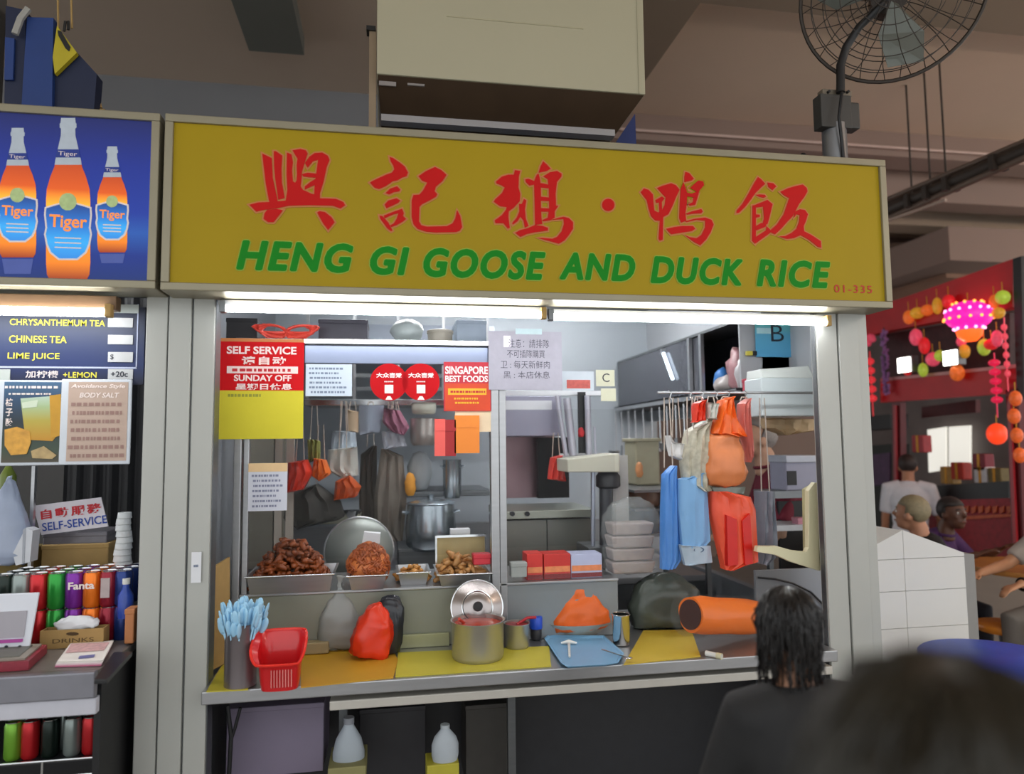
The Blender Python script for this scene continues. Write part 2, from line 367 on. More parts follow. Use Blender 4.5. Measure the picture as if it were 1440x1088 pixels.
BRUSH = {
'h': (340, 195, 7.769, [
 [(225,165),(330,215),(340,430),(390,660),(395,700),(300,690),(265,500),(240,300)],
 [(350,140),(375,140),(445,190),(435,330),(440,480),(470,650),(400,670),(385,560),(365,430),(355,300)],
 [(495,155),(545,175),(560,260),(550,350),(560,470),(640,520),(700,600),(720,660),(480,680),(500,560),(490,380)],
 [(555,130),(640,115),(700,130),(720,165),(690,260),(660,360),(650,480),(640,560),(560,520),(600,460),(605,390),(600,300),(610,220),(575,165)],
 [(690,270),(740,200),(800,160),(880,155),(940,190),(960,235),(930,310),(895,470),(855,600),(855,670),(790,670),(795,560),(800,480),(815,380),(835,235),(780,250),(720,320)],
 [(660,390),(720,375),(815,385),(810,430),(740,425),(670,415)],
 [(690,525),(760,470),(810,440),(800,510),(730,540),(690,560)],
 [(640,560),(690,570),(760,605),(800,610),(800,680),(560,680),(560,560)],
 [(85,725),(180,700),(300,695),(480,680),(860,655),(1030,660),(1110,695),(1130,730),(1080,765),(990,735),(750,730),(520,735),(380,765),(250,780),(160,800)],
 [(280,780),(380,770),(450,785),(410,840),(350,915),(290,915),(240,880),(250,820)],
 [(825,810),(850,795),(910,805),(980,860),(1015,915),(945,1000),(890,930)]]),
'g': (510, 205, 7.769, [
 [(295,125),(330,135),(410,190),(460,230),(495,295),(480,335),(430,350),(380,380),(330,390),(250,445),(180,475),(130,460),(80,405),(110,385),(250,320),(320,295),(345,260),(335,220),(305,170)],
 [(250,520),(300,470),(375,445),(410,480),(400,500),(340,510),(290,535)],
 [(240,645),(280,600),(370,575),(410,600),(390,625),(330,655),(260,685)],
 [(185,765),(215,770),(280,840),(325,925),(310,935),(270,905),(190,795)],
 [(230,765),(330,725),(430,690),(450,740),(440,770),(475,800),(440,830),(370,870),(310,890),(300,870),(340,850),(370,800),(390,740),(330,755),(240,795)],
 [(610,335),(690,280),(790,235),(860,270),(915,320),(870,390),(800,450),(785,500),(815,530),(800,560),(730,600),(650,640),(620,670),(615,830),(640,870),(700,885),(920,880),(980,850),(1010,800),(1030,705),(1065,770),(1085,890),(1060,930),(1020,945),(800,950),(690,940),(600,910),(555,860),(535,780),(535,600),(555,540),(620,535),(660,490),(705,405),(650,385)]]),
'e': (680, 215, 7.769, [
 [(135,315),(200,260),(270,240),(330,240),(340,190),(400,200),(385,260),(380,380),(400,450),(395,530),(330,600),(275,640),(270,700),(285,820),(265,830),(215,770),(130,770),(120,740),(200,680),(245,620),(250,595),(180,585),(110,535),(125,510),(200,440),(230,380),(200,360),(140,335)],
 [(440,505),(465,520),(450,620),(460,720),(490,800),(450,820),(435,740),(400,700),(370,750),(320,785),(310,770),(360,710),(390,640),(385,560),(415,560)],
 [(650,95),(690,130),(730,175),(690,200),(600,220),(620,150)],
 [(455,290),(490,285),(550,310),(580,240),(600,230),(615,290),(625,400),(625,560),(630,700),(640,780),(560,790),(555,500),(550,350),(500,360),(460,320)],
 [(650,260),(720,215),(800,200),(850,230),(850,260),(800,320),(785,450),(790,580),(815,580),(775,640),(775,710),(720,740),(650,750),(640,735),(700,710),(715,600),(710,400),(700,290)],
 [(610,330),(710,350),(710,390),(610,380)], [(610,480),(715,490),(715,530),(610,525)], [(610,605),(715,610),(715,645),(610,645)],
 [(640,745),(750,730),(870,700),(930,715),(975,760),(975,830),(930,900),(880,960),(820,995),(750,975),(660,950),(590,930),(640,930),(750,940),(800,920),(850,860),(875,780),(870,725),(800,730)],
 [(345,875),(400,845),(480,825),(560,790),(640,800),(700,820),(700,850),(640,860),(560,870),(470,890),(400,920)]]),
'd': (830, 225, 7.579, [
 [(190+66*math.cos(k*PI/8), 480+66*math.sin(k*PI/8)) for k in range(16)]]),
'y': (830, 225, 7.579, [
 [(535,345),(570,305),(620,320),(665,370),(670,440),(680,540),(720,560),(760,540),(790,480),(800,400),(770,370),(710,300),(770,275),(860,250),(910,270),(950,320),(910,400),(870,500),(830,580),(775,610),(770,850),(740,860),(725,840),(740,650),(690,645),(645,600),(620,520),(600,430),(560,380)],
 [(690,430),(760,390),(790,410),(760,450),(700,460)], [(730,450),(760,440),(765,600),(735,600)],
 [(1010,130),(1050,140),(1100,200),(1080,220),(1000,240),(1000,180)],
 [(960,310),(990,240),(1010,290),(1030,350),(1080,360),(1130,340),(1060,300),(1100,260),(1150,220),(1200,230),(1210,270),(1160,330),(1135,420),(1115,480),(1060,490),(1040,475),(1090,450),(1095,400),(1030,390),(1025,470),(1010,570),(1020,650),(965,670),(945,620),(950,480)],
 [(1010,575),(1080,550),(1180,525),(1195,550),(1180,570),(1090,575),(1030,585)],
 [(1010,655),(1100,630),(1220,615),(1290,640),(1310,690),(1280,770),(1230,850),(1170,910),(1110,880),(1000,800),(1060,825),(1130,835),(1180,800),(1220,720),(1220,650),(1130,640),(1020,665)],
 [(805,735),(900,715),(980,705),(1090,705),(1115,735),(1080,760),(980,775),(860,795),(830,765)]]),
'f': (1020, 230, 8.369, [
 [(380,160),(420,190),(465,240),(420,280),(380,320),(350,350),(300,420),(230,510),(160,580),(125,585),(130,555),(200,470),(260,370),(330,240)],
 [(350,370),(400,365),(460,370),(475,390),(450,405),(400,395)],
 [(490,225),(560,235),(595,270),(550,315),(500,275)],
 [(315,495),(355,490),(355,880),(345,945),(310,910)],
 [(315,500),(430,455),(490,430),(550,480),(530,560),(440,540),(440,510),(350,520)],
 [(440,510),(550,480),(510,650),(490,715),(430,720),(450,650)],
 [(345,740),(420,700),(480,710),(470,745),(360,790)], [(355,600),(400,605),(400,630),(355,640)],
 [(310,910),(345,870),(470,790),(480,740),(520,780),(545,800),(480,850),(345,945)],
 [(640,335),(740,290),(830,265),(905,250),(950,290),(960,330),(920,400),(860,480),(820,560),(790,620),(720,690),(650,770),(580,835),(540,820),(520,790),(600,720),(680,600),(745,410),(690,380)],
 [(810,570),(870,540),(930,550),(965,600),(940,680),(915,740),(920,800),(1000,840),(1115,915),(1120,990),(1080,980),(980,900),(880,845),(800,880),(720,890),(630,860),(700,855),(770,820),(830,770),(860,690),(870,610),(830,600),(800,640)]]),
}
for key, (dx, dy, k, polys) in BRUSH.items():
    a, b = MB(), MB()
    for i, p in enumerate(polys):
        w = stroke_poly(p, dx, dy, k)
        a.prism([v+Vector((0, -.0035-.00015*i, 0)) for v in w], (0, .0012, 0))
        b.prism([v+Vector((0, -.0015-.0001*i, 0)) for v in grow(w, .0062)], (0, .001, 0))
    obj('brush_character', a, red_m, sign); obj('character_outline', b, pink_m, sign)
for wd_, xa, xb, yb, yt in (('HENG', 331, 498, 379.5, 340), ('GI', 519, 577, 384.5, 347), ('GOOSE', 594, 769, 389.5, 351), ('AND', 785, 895, 392, 356.5), ('DUCK', 913, 1047, 398, 362), ('RICE', 1062, 1170, 402, 366)):
    p0 = at(xa+3, yb, YS); p1 = at(xb-3, yb+2, YS); h = at(xa, yt, YS).z-p0.z; w = p1.x-p0.x
    p0.z = at((xa+xb)/2, yb+1, YS).z
    text(wd_, p0, X1, Z1, w, h, lgreen_m, sign, 'word_outline', bold=.01, shear=.22, sp=1.14, lift=.0015, thick=.0085)
    text(wd_, p0, X1, Z1, w, h, green_m, sign, 'word', bold=.01, shear=.22, sp=1.14, lift=.0035, thick=.0045)
p0 = at(1173, 411, YS); text('01-335', p0, X1, Z1, at(1226, 411, YS).x-p0.x, .032, redink_m, sign, 'unit_number', bold=.0, sp=1.15, lift=.002)

# beer advertisement light box of the drinks stall on the left
bx1 = at(223, 285, YS).x; bx0 = at(-190, 270, YS).x
beer = signbox('advertisement_lightbox', 'blue light box with three printed beer bottles above the drinks stall', 'signboard', (bx0, bx1, sz0+.003, sz1-.002), .15, frame_m, ramp_mat('beer_blue', [(0, '#0c2c70'), (.16, '#0a2c84'), (.3, '#2056ac'), (.42, '#12349a'), (.7, '#102a8a'), (1, '#141f5e')], emit=.22))
obj('tube_glint', MB().box(bx1-.028, bx1-.022, YS-.004, YS, sz0+.05, sz1-.05), emit_mat('glint', '#dfeaff', 1.2), beer)
amber = ramp_mat('beer_amber', [(0, '#8a2a0a'), (.15, '#e07a14'), (.35, '#e88a1a'), (.62, '#f4a62a'), (.75, '#c9500e'), (1, '#a83a0c')], emit=.4)
foil = mat('beer_foil', '#a9b3bd', .5, 0, .12, 40, emit=.12)
lblue = ramp_mat('beer_label', [(0, '#2a7fd0'), (.3, '#2f9de0'), (.6, '#1f6fc2'), (1, '#143a80')], emit=.35)
orangeink = mat('orange_ink', '#ee8a3a', .6, 0, .05, emit=.3)
navy = mat('navy_print', '#1a2f78', .6, 0, .05, emit=.2)
def printed_bottle(cx, top, bot, wmax):
    """outline of a bottle in flat print, cx/top/bot/width in pixels on the light-box face"""
    hh = bot-top
    prof = [(0, .16), (.03, .17), (.035, .19), (.06, .19), (.065, .16), (.11, .165), (.2, .24), (.26, .29), (.30, .31), (.36, .40), (.44, .485), (.5, .5), (.9, .5), (.97, .48), (1, .42)]
    def pol(t0, t1, k=1.0, dy=-.001):
        P = [(t, v) for t, v in prof if t0 <= t <= t1]
        def iw(t):
            for (ta, va), (tb, vb) in zip(prof, prof[1:]):
                if ta <= t <= tb: return va+(vb-va)*(t-ta)/(tb-ta)
            return .42
        P = [(t0, iw(t0))]+P+[(t1, iw(t1))]
        L = [at(cx-v*wmax*k, top+t*hh, YS) for t, v in P]; R = [at(cx+v*wmax*k, top+t*hh, YS) for t, v in reversed(P)]
        o2 = Vector((0, dy, 0)); q = []
        for v in L+R:
            if not q or (v+o2-q[-1]).length > 1e-5: q.append(v+o2)
        return q
    obj('bottle_print', MB().prism(pol(.26, 1), (0, .0008, 0)), amber, beer)
    obj('foil_print', MB().prism(pol(0, .29, 1, -.0014), (0, .0008, 0)), foil, beer)
    obj('neck_band', MB().prism(pol(.195, .245, 1.02, -.0022), (0, .0006, 0)), navy, beer)
    lab = [(.535, .18), (.56, .49), (.6, .5), (.68, .47), (.72, .5), (.78, .46), (.83, .38), (.87, .2)]
    q = [at(cx-v*wmax, top+t*hh, YS) for t, v in lab]+[at(cx+v*wmax, top+t*hh, YS) for t, v in reversed(lab)]
    obj('label_border', MB().prism([v+Vector((0, -.0018, 0)) for v in grow(q, .006)], (0, .0006, 0)), whiteink_m, beer)
    obj('bottle_label', MB().prism([v+Vector((0, -.0026, 0)) for v in q], (0, .0006, 0)), lblue, beer)
    ec = [at(cx+.2*wmax*math.cos(k*PI/7), top+.52*hh+.2*wmax*math.sin(k*PI/7), YS)+Vector((0, -.0034, 0)) for k in range(14)]
    obj('label_emblem', MB().prism(ec, (0, .0006, 0)), mat('emblem_gold', '#9db07a', .6, 0, .3, 60, emit=.2), beer)
    p = at(cx-.43*wmax, top+.70*hh, YS); w = at(cx+.43*wmax, top+.70*hh, YS).x-p.x
    text('Tiger', p, X1, Z1, w, mpp(p)*.105*hh, orangeink, beer, 'label_lettering', bold=.02, lift=.004)
    p = at(cx-.22*wmax, top+.24*hh, YS); text('Tiger', p, X1, Z1, w*.5, mpp(p)*.035*hh, whiteink_m, beer, 'band_lettering', bold=.0, lift=.003)
    ln = MB()
    for k in range(3):
        p = at(cx-.3*wmax, top+(.745+.03*k)*hh, YS); ln.box(p.x, p.x+w*.7, p.y-.0034, p.y-.003, p.z, p.z+.004)
    obj('label_lines', ln, whiteink_m, beer)
printed_bottle(96, 166, 393, 62); printed_bottle(25, 180, 362, 52); printed_bottle(158, 206, 355, 42)
for cx, y0, y1, w in ((96, 394, 398, 56), (25, 364, 385, 44), (158, 357, 370, 36)):
    refl = MB().prism([at(cx-w/2, y0, YS)+Vector((0, -.001, 0)), at(cx+w/2, y0, YS)+Vector((0, -.001, 0)), at(cx+w/2.4, y1, YS)+Vector((0, -.001, 0)), at(cx-w/2.4, y1, YS)+Vector((0, -.001, 0))], (0, .0006, 0))
    obj('reflection_print', refl, mat('refl_print', '#4a5aa0', .6, 0, .1, emit=.15), beer)

# ================================================================ fluorescent tubes
tube_m = emit_mat('tube_lit', '#fbfdff', TUBE_E)
def fluoro(name, label, x0, x1, y, z, fixture_m, fh=.022, r=.0135):
    t = thing(name, label, 'light', ((x0+x1)/2, y, z))
    obj('batten', MB().box(x0-.03, x1+.03, y+.012, y+.06, z+.012, z+.012+fh), fixture_m, t, bevel=.003)
    obj('tube', MB().cyl((x0, y, z), (x1, y, z), r, n=16), tube_m, t, smooth=True)
    for xe, d in ((x0, -1), (x1, 1)):
        obj('end_holder', MB().box(min(xe, xe+d*.022), max(xe, xe+d*.022), y-.012, y+.02, z-.016, z+.03), dsteel if d < 0 else card_m, t, bevel=.003)
    return t
YT = -.04
xa, xm, xb = at(318, 434, YT).x, at(768, 441, YT).x, at(1161, 451, YT).x
zt = at(740, 443, YT).z
fluoro('tube_light', 'lit fluorescent tube under the left half of the yellow signboard', xa, xm-.022, YT, zt+.002, steel)
fluoro('tube_light', 'lit fluorescent tube under the right half of the yellow signboard', xm+.03, xb, YT, zt-.004, steel)
fluoro('tube_light', 'lit fluorescent tube in a brown batten over the drinks menu', at(-150, 440, -.1).x, at(148, 436, -.1).x, -.1, at(75, 438, -.1).z, mat('brown_batten', '#6b5138', .5, .2, .15), .05, .015)
# ceiling tubes inside the two kitchens (hidden from here); the one near the cupboard is added to brighten
for x, y, lab in ((.25, .95, 'lit fluorescent batten on the kitchen ceiling above the stove'), (1.2, 1.55, 'added unseen fluorescent batten brightening the kitchen near the dark cupboard'), (-1.9, .5, 'lit fluorescent batten on the ceiling of the drinks stall')):
    t = thing('kitchen_light', lab, 'light', (x, y, 2.68))
    obj('tube', MB().cyl((x-.6, y, 2.68), (x+.6, y, 2.68), .0135, n=12), emit_mat('inner_tube', '#fbfdff', INNER_E), t, smooth=True)
    obj('batten', MB().box(x-.63, x+.63, y-.03, y+.03, 2.70, 2.7495), white_m, t)
struct('ceiling_kitchen', MB().box(-3.4, 2.1, .1, YB, 2.75, 2.80), wallgrey)

# bare tubes added outside the frame to brighten the ceiling on the right
for x, y, lab in ((7.6, .6, 'added unseen fill tube over the hall far to the right'), (4.6, -1.6, 'added unseen fill tube over the aisle right of the camera'), (9.5, 4.0, 'added unseen fill tube over the hall behind the red shop')):
    t = thing('hall_fill_light', lab, 'light', (x, y, 3.3))
    obj('tube', MB().cyl((x-.75, y, 3.3), (x+.75, y, 3.3), .02, n=12), emit_mat('hall_fill_tube', '#ffe6cf', 60.0), t, smooth=True)
    for q in (-.6, .6): obj('hanger', MB().cyl((x+q, y, 3.32), (x+q, y, ZC), .006, n=6), dsteel, t)
# ================================================================ serving counter
ZT = .849                                           # counter top height
YF, YD = -.06, .35                                  # front edge of the counter, front of the display case
ox0, ox1 = -.606, 1.80
ct = thing('serving_counter', 'long steel serving counter under the glass case with a pale lower shelf', 'counter', ((ox0+ox1)/2, .2, 0))
obj('worktop', MB().box(ox0-.03, ox1, YF, .80, ZT-.045, ZT), steel, ct, bevel=.004)
sh0, sh1 = at(464, 986, .0).x, ox1
obj('lower_shelf', MB().box(sh0, sh1, -.02, .40, ZT-.108, ZT-.075), mat('shelf_cream', '#c9c4ba', .4, .1, .08), ct, bevel=.004)
for x in (sh0+.03, at(720, 1040, .3).x, ox1-.03):
    obj('leg', MB().box(x-.016, x+.016, .30, .335, 0, ZT-.045), dsteel, ct)
obj('back_panel', MB().box(ox0, ox1, .62, .64, 0, ZT-.05), dark_m, ct)
# vinyl mats
mat_y = mat('mat_yellow', '#c9bd3c', .5, 0, .1, 7, .05); mat_o = mat('mat_amber', '#c99a28', .5, 0, .1, 6, .05)
def matpoly(name, pts, m, label, z=ZT, th=.004):
    P = [atz(x, y, z+th) for x, y in pts]
    o = obj(name, MB().prism(P, (0, 0, -th+.0004)), m, None); return tag(o, label, 'mat', 'vinyl mats on the counter')
matpoly('counter_mat', [(290, 972), (349, 969), (349, 900), (318, 925)], mat_y, 'small yellow-green vinyl mat under the spoon jar at the left counter end')
matpoly('counter_mat', [(423, 966), (553, 952), (560, 928), (548, 905), (423, 912)], mat_o, 'amber yellow vinyl mat between the red basket and the red bag')
matpoly('counter_mat', [(556, 951), (775, 936), (772, 908), (560, 917)], mat_y, 'long yellow vinyl mat under the chilli pots')
matpoly('counter_mat', [(877, 934), (985, 922), (972, 885), (905, 886)], mat('mat_mustard', '#cdb03a', .5, 0, .1, 6, .05), 'mustard yellow vinyl mat right of the blue tray')

# ================================================================ glass display case standing on the counter
dx0 = at(326, 820, YD).x; dxm0 = at(690, 700, YD).x; dxm1 = at(712, 700, YD).x; dx1 = at(868, 780, YD).x
zb0 = 1.085
ztop = at(520, 478, YD).z
dc = thing('display_case', 'steel framed glass display case with papers taped to its panes', 'display case', ((dx0+dx1)/2, YD+.2, ZT))
obj('base_panel', MB().box(dx0+.03, dxm0-.02, YD, YD+.02, ZT+.001, zb0), mat('base_steel', '#8f9184', .42, .35, .12, 6), dc, bevel=.003)
obj('base_panel', MB().box(dxm1, dx1, YD, YD+.02, ZT+.001, zb0), mat('base_steel2', '#8d9294', .42, .4, .12, 6), dc, bevel=.003)
obj('base_side', MB().box(dx0+.03, dx0+.05, YD+.02, YD+.42, ZT+.001, zb0), dsteel, dc)
obj('base_side', MB().box(dx1-.02, dx1, YD+.02, YD+.42, ZT+.001, zb0), dsteel, dc)
obj('deck', MB().box(dx0+.03, dx1, YD-.012, YD+.42, zb0, zb0+.012), steel, dc, bevel=.003)
obj('post', MB().box(dx0, dx0+.030, YD-.015, YD+.03, ZT+.001, ztop), steel, dc, bevel=.003)
obj('post', MB().box(dx0+.036, dx0+.058, YD+.0, YD+.03, zb0, ztop-.02), steel, dc, bevel=.003)
obj('mullion', MB().box(dxm0, dxm0+.036, YD-.02, YD+.03, ZT+.02, ztop+.02), steel, dc, bevel=.004)
obj('mullion', MB().box(dxm0+.038, dxm1, YD-.012, YD+.03, ZT+.02, ztop+.02), steel, dc, bevel=.004)
obj('top_rail', MB().box(dx0, dxm0, YD-.02, YD+.03, ztop-.022, ztop), chrome, dc, bevel=.003)
obj('fascia', MB().box(at(428, 500, YD).x, dxm0, YD-.006, YD+.02, at(560, 512, YD).z, at(560, 487, YD).z), mat('fascia_steel', '#8089a0', .3, .5, .06, 5), dc, bevel=.003)
obj('glass_pane', MB().box(dx0+.06, dxm0, YD+.006, YD+.011, zb0+.14, ztop-.022), glass_m, dc)
obj('glass_pane', MB().box(dxm1, dx1, YD+.006, YD+.011, zb0+.16, ztop-.3), glass_m, dc)
obj('top_shelf', MB().box(dx0, dxm0, YD+.03, YD+.40, ztop-.03, ztop-.018), steel, dc)
# ledge strip at the foot of the base
a = atz(497, 914, ZT); b = atz(632, 908, ZT)
tag(obj('steel_ledge', MB().box(a.x, b.x, a.y-.022, a.y-.002, ZT+.0005, ZT+.055), mat('ledge', '#a7a884', .4, .3, .1), None, bevel=.003), 'low pale steel ledge against the case foot left of the chilli pot', 'ledge')
a = atz(425, 902, ZT)
tag(obj('chopping_board', MB().box(a.x, a.x+.13, YD-.05, YD-.004, ZT+.006, ZT+.052), mat('board_brown', '#9a8a66', .6, 0, .15, 12), None, bevel=.005), 'low brownish board edge behind the amber mat left of the red bag', 'board')
# raffia string, dark box and bags lying on top of the case
rb = MB()
c = at(403, 466, YD+.02); s = mpp(c)
for k in range(9):
    for sg in (-1, 1):
        r = 40*s*(.8+.05*k*.7); q = []
        for i in range(13):
            t = i/12*2*PI; q.append((c.x+sg*(r*.52*(1-math.cos(t))), c.y-.01+.012*math.sin(3*t+k), c.z-.012+.030*math.sin(t)*(1-.06*k)+.012*(1-math.cos(t))*.5+.002*k))
        rb.tube(q, .0045, 5)
obj_r = obj('raffia_string', rb, mat('raffia', '#d94a3c', .5, 0, .25, 60), None, smooth=True); tag(obj_r, 'tied hank of red raffia string on top of the glass case', 'string')
def carton(name, px0, py0, px1, py1, Y, dep, m, label, cat='box', group=None, z0=None, bev=.004):
    a, b, za, zb = rect(px0, py0, px1, py1, Y); za = za if z0 is None else z0
    t = thing(name, label, cat, ((a+b)/2, Y+dep/2, za), group)
    obj('body', MB().box(a, b, Y, Y+dep, za, zb-.003), m, t, bevel=bev)
    obj('lid', MB().box(a-.002, b+.002, Y-.002, Y+dep+.002, zb-.02, zb), m, t, bevel=bev)
    return t
carton('storage_box', 318, 447, 362, 476, YD+.1, .2, dark_m, 'dark box on top of the glass case at its left end', z0=ztop-.018)
carton('storage_box', 448, 449, 517, 472, YD+.12, .2, mat('box_purplegrey', '#3a3844', .5, 0, .2), 'dark flat box on top of the case right of the raffia string', z0=ztop-.018)
# wrapped bundle + tub on the shelf behind
def lumpy(name, px, py, Y, r, m, label, cat, seed=0, amt=.25, n=18, mm=12, group=None, flat=True):
    c = at(px, py, Y); mb = MB().ball(c, r, n, mm); rr = min(r)
    for v in mb.b.verts:
        v.co += noise.noise_vector((v.co-c)*(1.7/rr)+Vector((seed*3.1, seed, 0)))*rr*amt
    if flat:
        for v in mb.b.verts: v.co.z = max(v.co.z, c.z-r[2]*.82)
    return tag(obj(name, mb, m, None, smooth=True, autos=False), label, cat, group)
lumpy('plastic_bag', 573, 466, YD+.16, (.075, .07, .055), mat('bag_grey', '#a9b3b3', .4, 0, .1, 20, .2), 'crumpled pale grey plastic bag on top of the case', 'bag', 2)
t = thing('lidded_tub', 'squat beige tub on top of the case beside the crumpled bag', 'tub', at(619, 474, YD+.16))
c = at(619, 474, YD+.16); c.z = ztop-.018
obj('body', MB().lathe(c, [(.052, 0), (.058, .07), (.056, .075)], 20), mat('tub_beige', '#a59f92', .5), t, smooth=True)
obj('lid', MB().lathe(c+Vector((0, 0, .075)), [(.061, 0), (.061, .012), (.05, .016)], 20), mat('tub_beige', '#a59f92'), t, smooth=True)
carton('storage_box', 642, 450, 684, 476, YD+.14, .2, mat('box_bluegrey', '#98a5b4', .5), 'blue grey box on top of the case beside the mullion', z0=ztop-.018)

# ================================================================ papers and stickers taped to the case
YG = YD-.022
def pt(a, z0, b, z1, u, v): return (a+(b-a)*u, YG-.002, z0+(z1-z0)*v)
rsheet = mat('poster_red', '#cc161c', .7, 0, .05, spec=.15); ysheet = mat('poster_yellow', '#d8cc3e', .7, 0, .06, 8, spec=.15)
t = thing('opening_poster', 'red and yellow poster with white self service and Sunday closing words', 'poster', at(368, 617, YG))
a, b, z0, z1 = rect(309, 476, 427, 617, YG); zm = at(368, 549, YG).z
obj('sheet', MB().box(a, b, YG-.002, YG, zm, z1-.012), rsheet, t); obj('sheet', MB().box(a-.001, b, YG-.002, YG, z0, zm), ysheet, t)
obj('tape', MB().box(a, b, YG-.003, YG-.001, z1-.014, z1), pink_m, t)
def ptext(s, par, px0, py0, px1, py1, Y, m, **k):
    a, b, z0, z1 = rect(px0, py0, px1, py1, Y); text(s, (a, Y, z0), X1, Z1, b-a, z1-z0, m, par, **k)
YP = YG-.002
pw = mat('poster_white', '#f5dcd6', .7, 0, .03)
ptext('SELF SERVICE', t, 319, 487, 417, 498, YP, pw, bold=.03)
ptext('请自动', t, 340, 501, 402, 513, YP, pw, bold=.035, sp=1.2)
obj('time_bar', MB().box(*rect(319, 515, 419, 525, YP)[:2], YP-.001, YP, *rect(319, 515, 419, 525, YP)[2:]), pw, t)
a, b, z0, z1 = rect(318, 551, 372, 560, YP); lines((a, YP, z0), X1, Z1, b-a, z1-z0, 1, mat('ink_olive', '#9a9a3a', .8), t, 6, fill=.9)
a, b, z0, z1 = rect(323, 515, 417, 525, YP); lines((a, YP-.001, z0), X1, Z1, b-a, z1-z0, 1, redink_m, t, 5, fill=.98)
ptext('SUNDAY OFF', t, 329, 527, 410, 536, YP, pw, bold=.03)
ptext('星期日休息', t, 331, 539, 411, 548, YP, pw, bold=.03)
t, a, b, z0, z1, Yp = poster('printed_notice', 430, 512, 495, 557, YG, mat('paper_blue', '#cfdae6', .8, 0, .04), 'pale blue-white printed notice between the red poster and the round stickers', 'notice')
lines((a+.012, Yp, z0+.008), X1, Z1, b-a-.03, z1-z0-.016, 6, mat('ink_grey', '#7d8aa0', .8), t, 8)
for px, lab in ((547, 'round red award sticker on the left of the pair on the glass'), (592, 'round red award sticker on the right of the pair on the glass')):
    c = at(px, 537, YG); r = 27*mpp(c)*.97
    t = thing('round_sticker', lab, 'sticker', c, 'round red award stickers')
    obj('disc', MB().prism([c+Vector((r*math.cos(k*PI/20), 0, r*math.sin(k*PI/20))) for k in range(40)], (0, -.0015, 0)), mat('sticker_red', '#bf0f18', .6, 0, .06, spec=.15), t)
    ptext('大众喜爱', t, px-18, 524, px+18, 531, YG-.0015, whiteink_m, bold=.03)
    ptext('2016', t, px-9, 533, px+9, 538, YG-.0015, whiteink_m, bold=.01) if False else lines((c.x-.02, YG-.0015, c.z-.004), X1, Z1, .04, .012, 1, whiteink_m, t, 4, fill=.98)
    q = [c+Vector((dx*mpp(c), -.002, dz*mpp(c))) for dx, dz in ((-6, -16), (6, -16), (6, -4), (-6, -4))]
    obj('emblem_print', MB().prism(q, (0, -.0006, 0)), whiteink_m, t)
    q = [c+Vector((dx*mpp(c), -.002, dz*mpp(c))) for dx, dz in ((-5, -25), (5, -25), (2, -20), (-2, -20))]
    obj('foot_print', MB().prism(q, (0, -.0006, 0)), whiteink_m, t)
t, a, b, z0, z1, Yp = poster('food_award_poster', 624, 509, 690, 578, YG, mat('poster_crimson', '#c02838', .6), 'red poster with white best foods words and a yellow band', 'poster')
a2, b2, za, zb = rect(626, 539, 689, 577, Yp); obj('lower_print', MB().box(a2, b2, Yp-.0006, Yp, za, zb), mat('poster_orange', '#d2451f', .6), t)
ptext('SINGAPORE', t, 626, 515, 686, 526, Yp-.0006, whiteink_m, bold=.03); ptext('BEST FOODS', t, 626, 528, 686, 537, Yp-.0006, whiteink_m, bold=.03)
a2, b2, za, zb = rect(630, 546, 684, 555, Yp); obj('yellow_band', MB().box(a2, b2, Yp-.0012, Yp-.0006, za, zb), mat('band_yellow', '#edb62a', .6), t)
lines((a2+.006, Yp-.0014, za+.003), X1, Z1, b2-a2-.01, zb-za-.006, 1, redink_m, t, 12, fill=.98)
a2, b2, za, zb = rect(638, 557, 674, 569, Yp); lines((a2, Yp-.0008, za), X1, Z1, b2-a2, zb-za, 2, mat('band_yellow', '#edb62a'), t, 13, fill=.95)
poster('backing_card', 640, 577, 692, 607, YG+.006, mat('card_peach', '#e6cfae', .75), 'peach coloured card below the red food award poster', 'card')
t, a, b, z0, z1, Yp = poster('handwritten_notice', 687, 466, 790, 548, YG-.004, mat('paper_grey', '#a9a6b2', .55, 0, .08, 30, .1), 'grey handwritten notice in a wrinkled clear sleeve over the mullion', 'notice')
for k, (x0, x1, y0, y1, s_) in enumerate(((715, 772, 477, 489, '注意：請排隊'), (713, 766, 492, 503, '不可插隊購買'), (704, 773, 507, 518, '卫 : 每天新鲜肉'), (708, 773, 522, 532, '黑 : 本店休息'))):
    ptext(s_, t, x0, y0, x1, y1, Yp, mat('ink_soft', '#57565f', .8), bold=-.005)
obj('tape', MB().box(*rect(725, 462, 762, 470, Yp)[:2], Yp-.001, Yp, *rect(725, 462, 762, 470, Yp)[2:]), mat('tape', '#b9d0d4', .3), t)
obj('tape', MB().box(*rect(708, 472, 718, 488, Yp)[:2], Yp-.001, Yp, *rect(708, 472, 718, 488, Yp)[2:]), mat('tape2', '#e4ddea', .3), t)
t, a, b, z0, z1, Yp = poster('price_note', 349, 651, 404, 718, YG, mat('note_white', '#d9dce8', .8, 0, .03), 'white handwritten price note with an orange top edge on the left pane', 'note')
obj('top_strip', MB().box(a, b, Yp-.0006, Yp, z1-.035, z1), mat('note_peach', '#ecca9a', .8), t)
lines((a+.012, Yp, z0+.01), X1, Z1, b-a-.02, z1-z0-.05, 7, mat('ink_blue', '#8a8ea6', .8), t, 21)
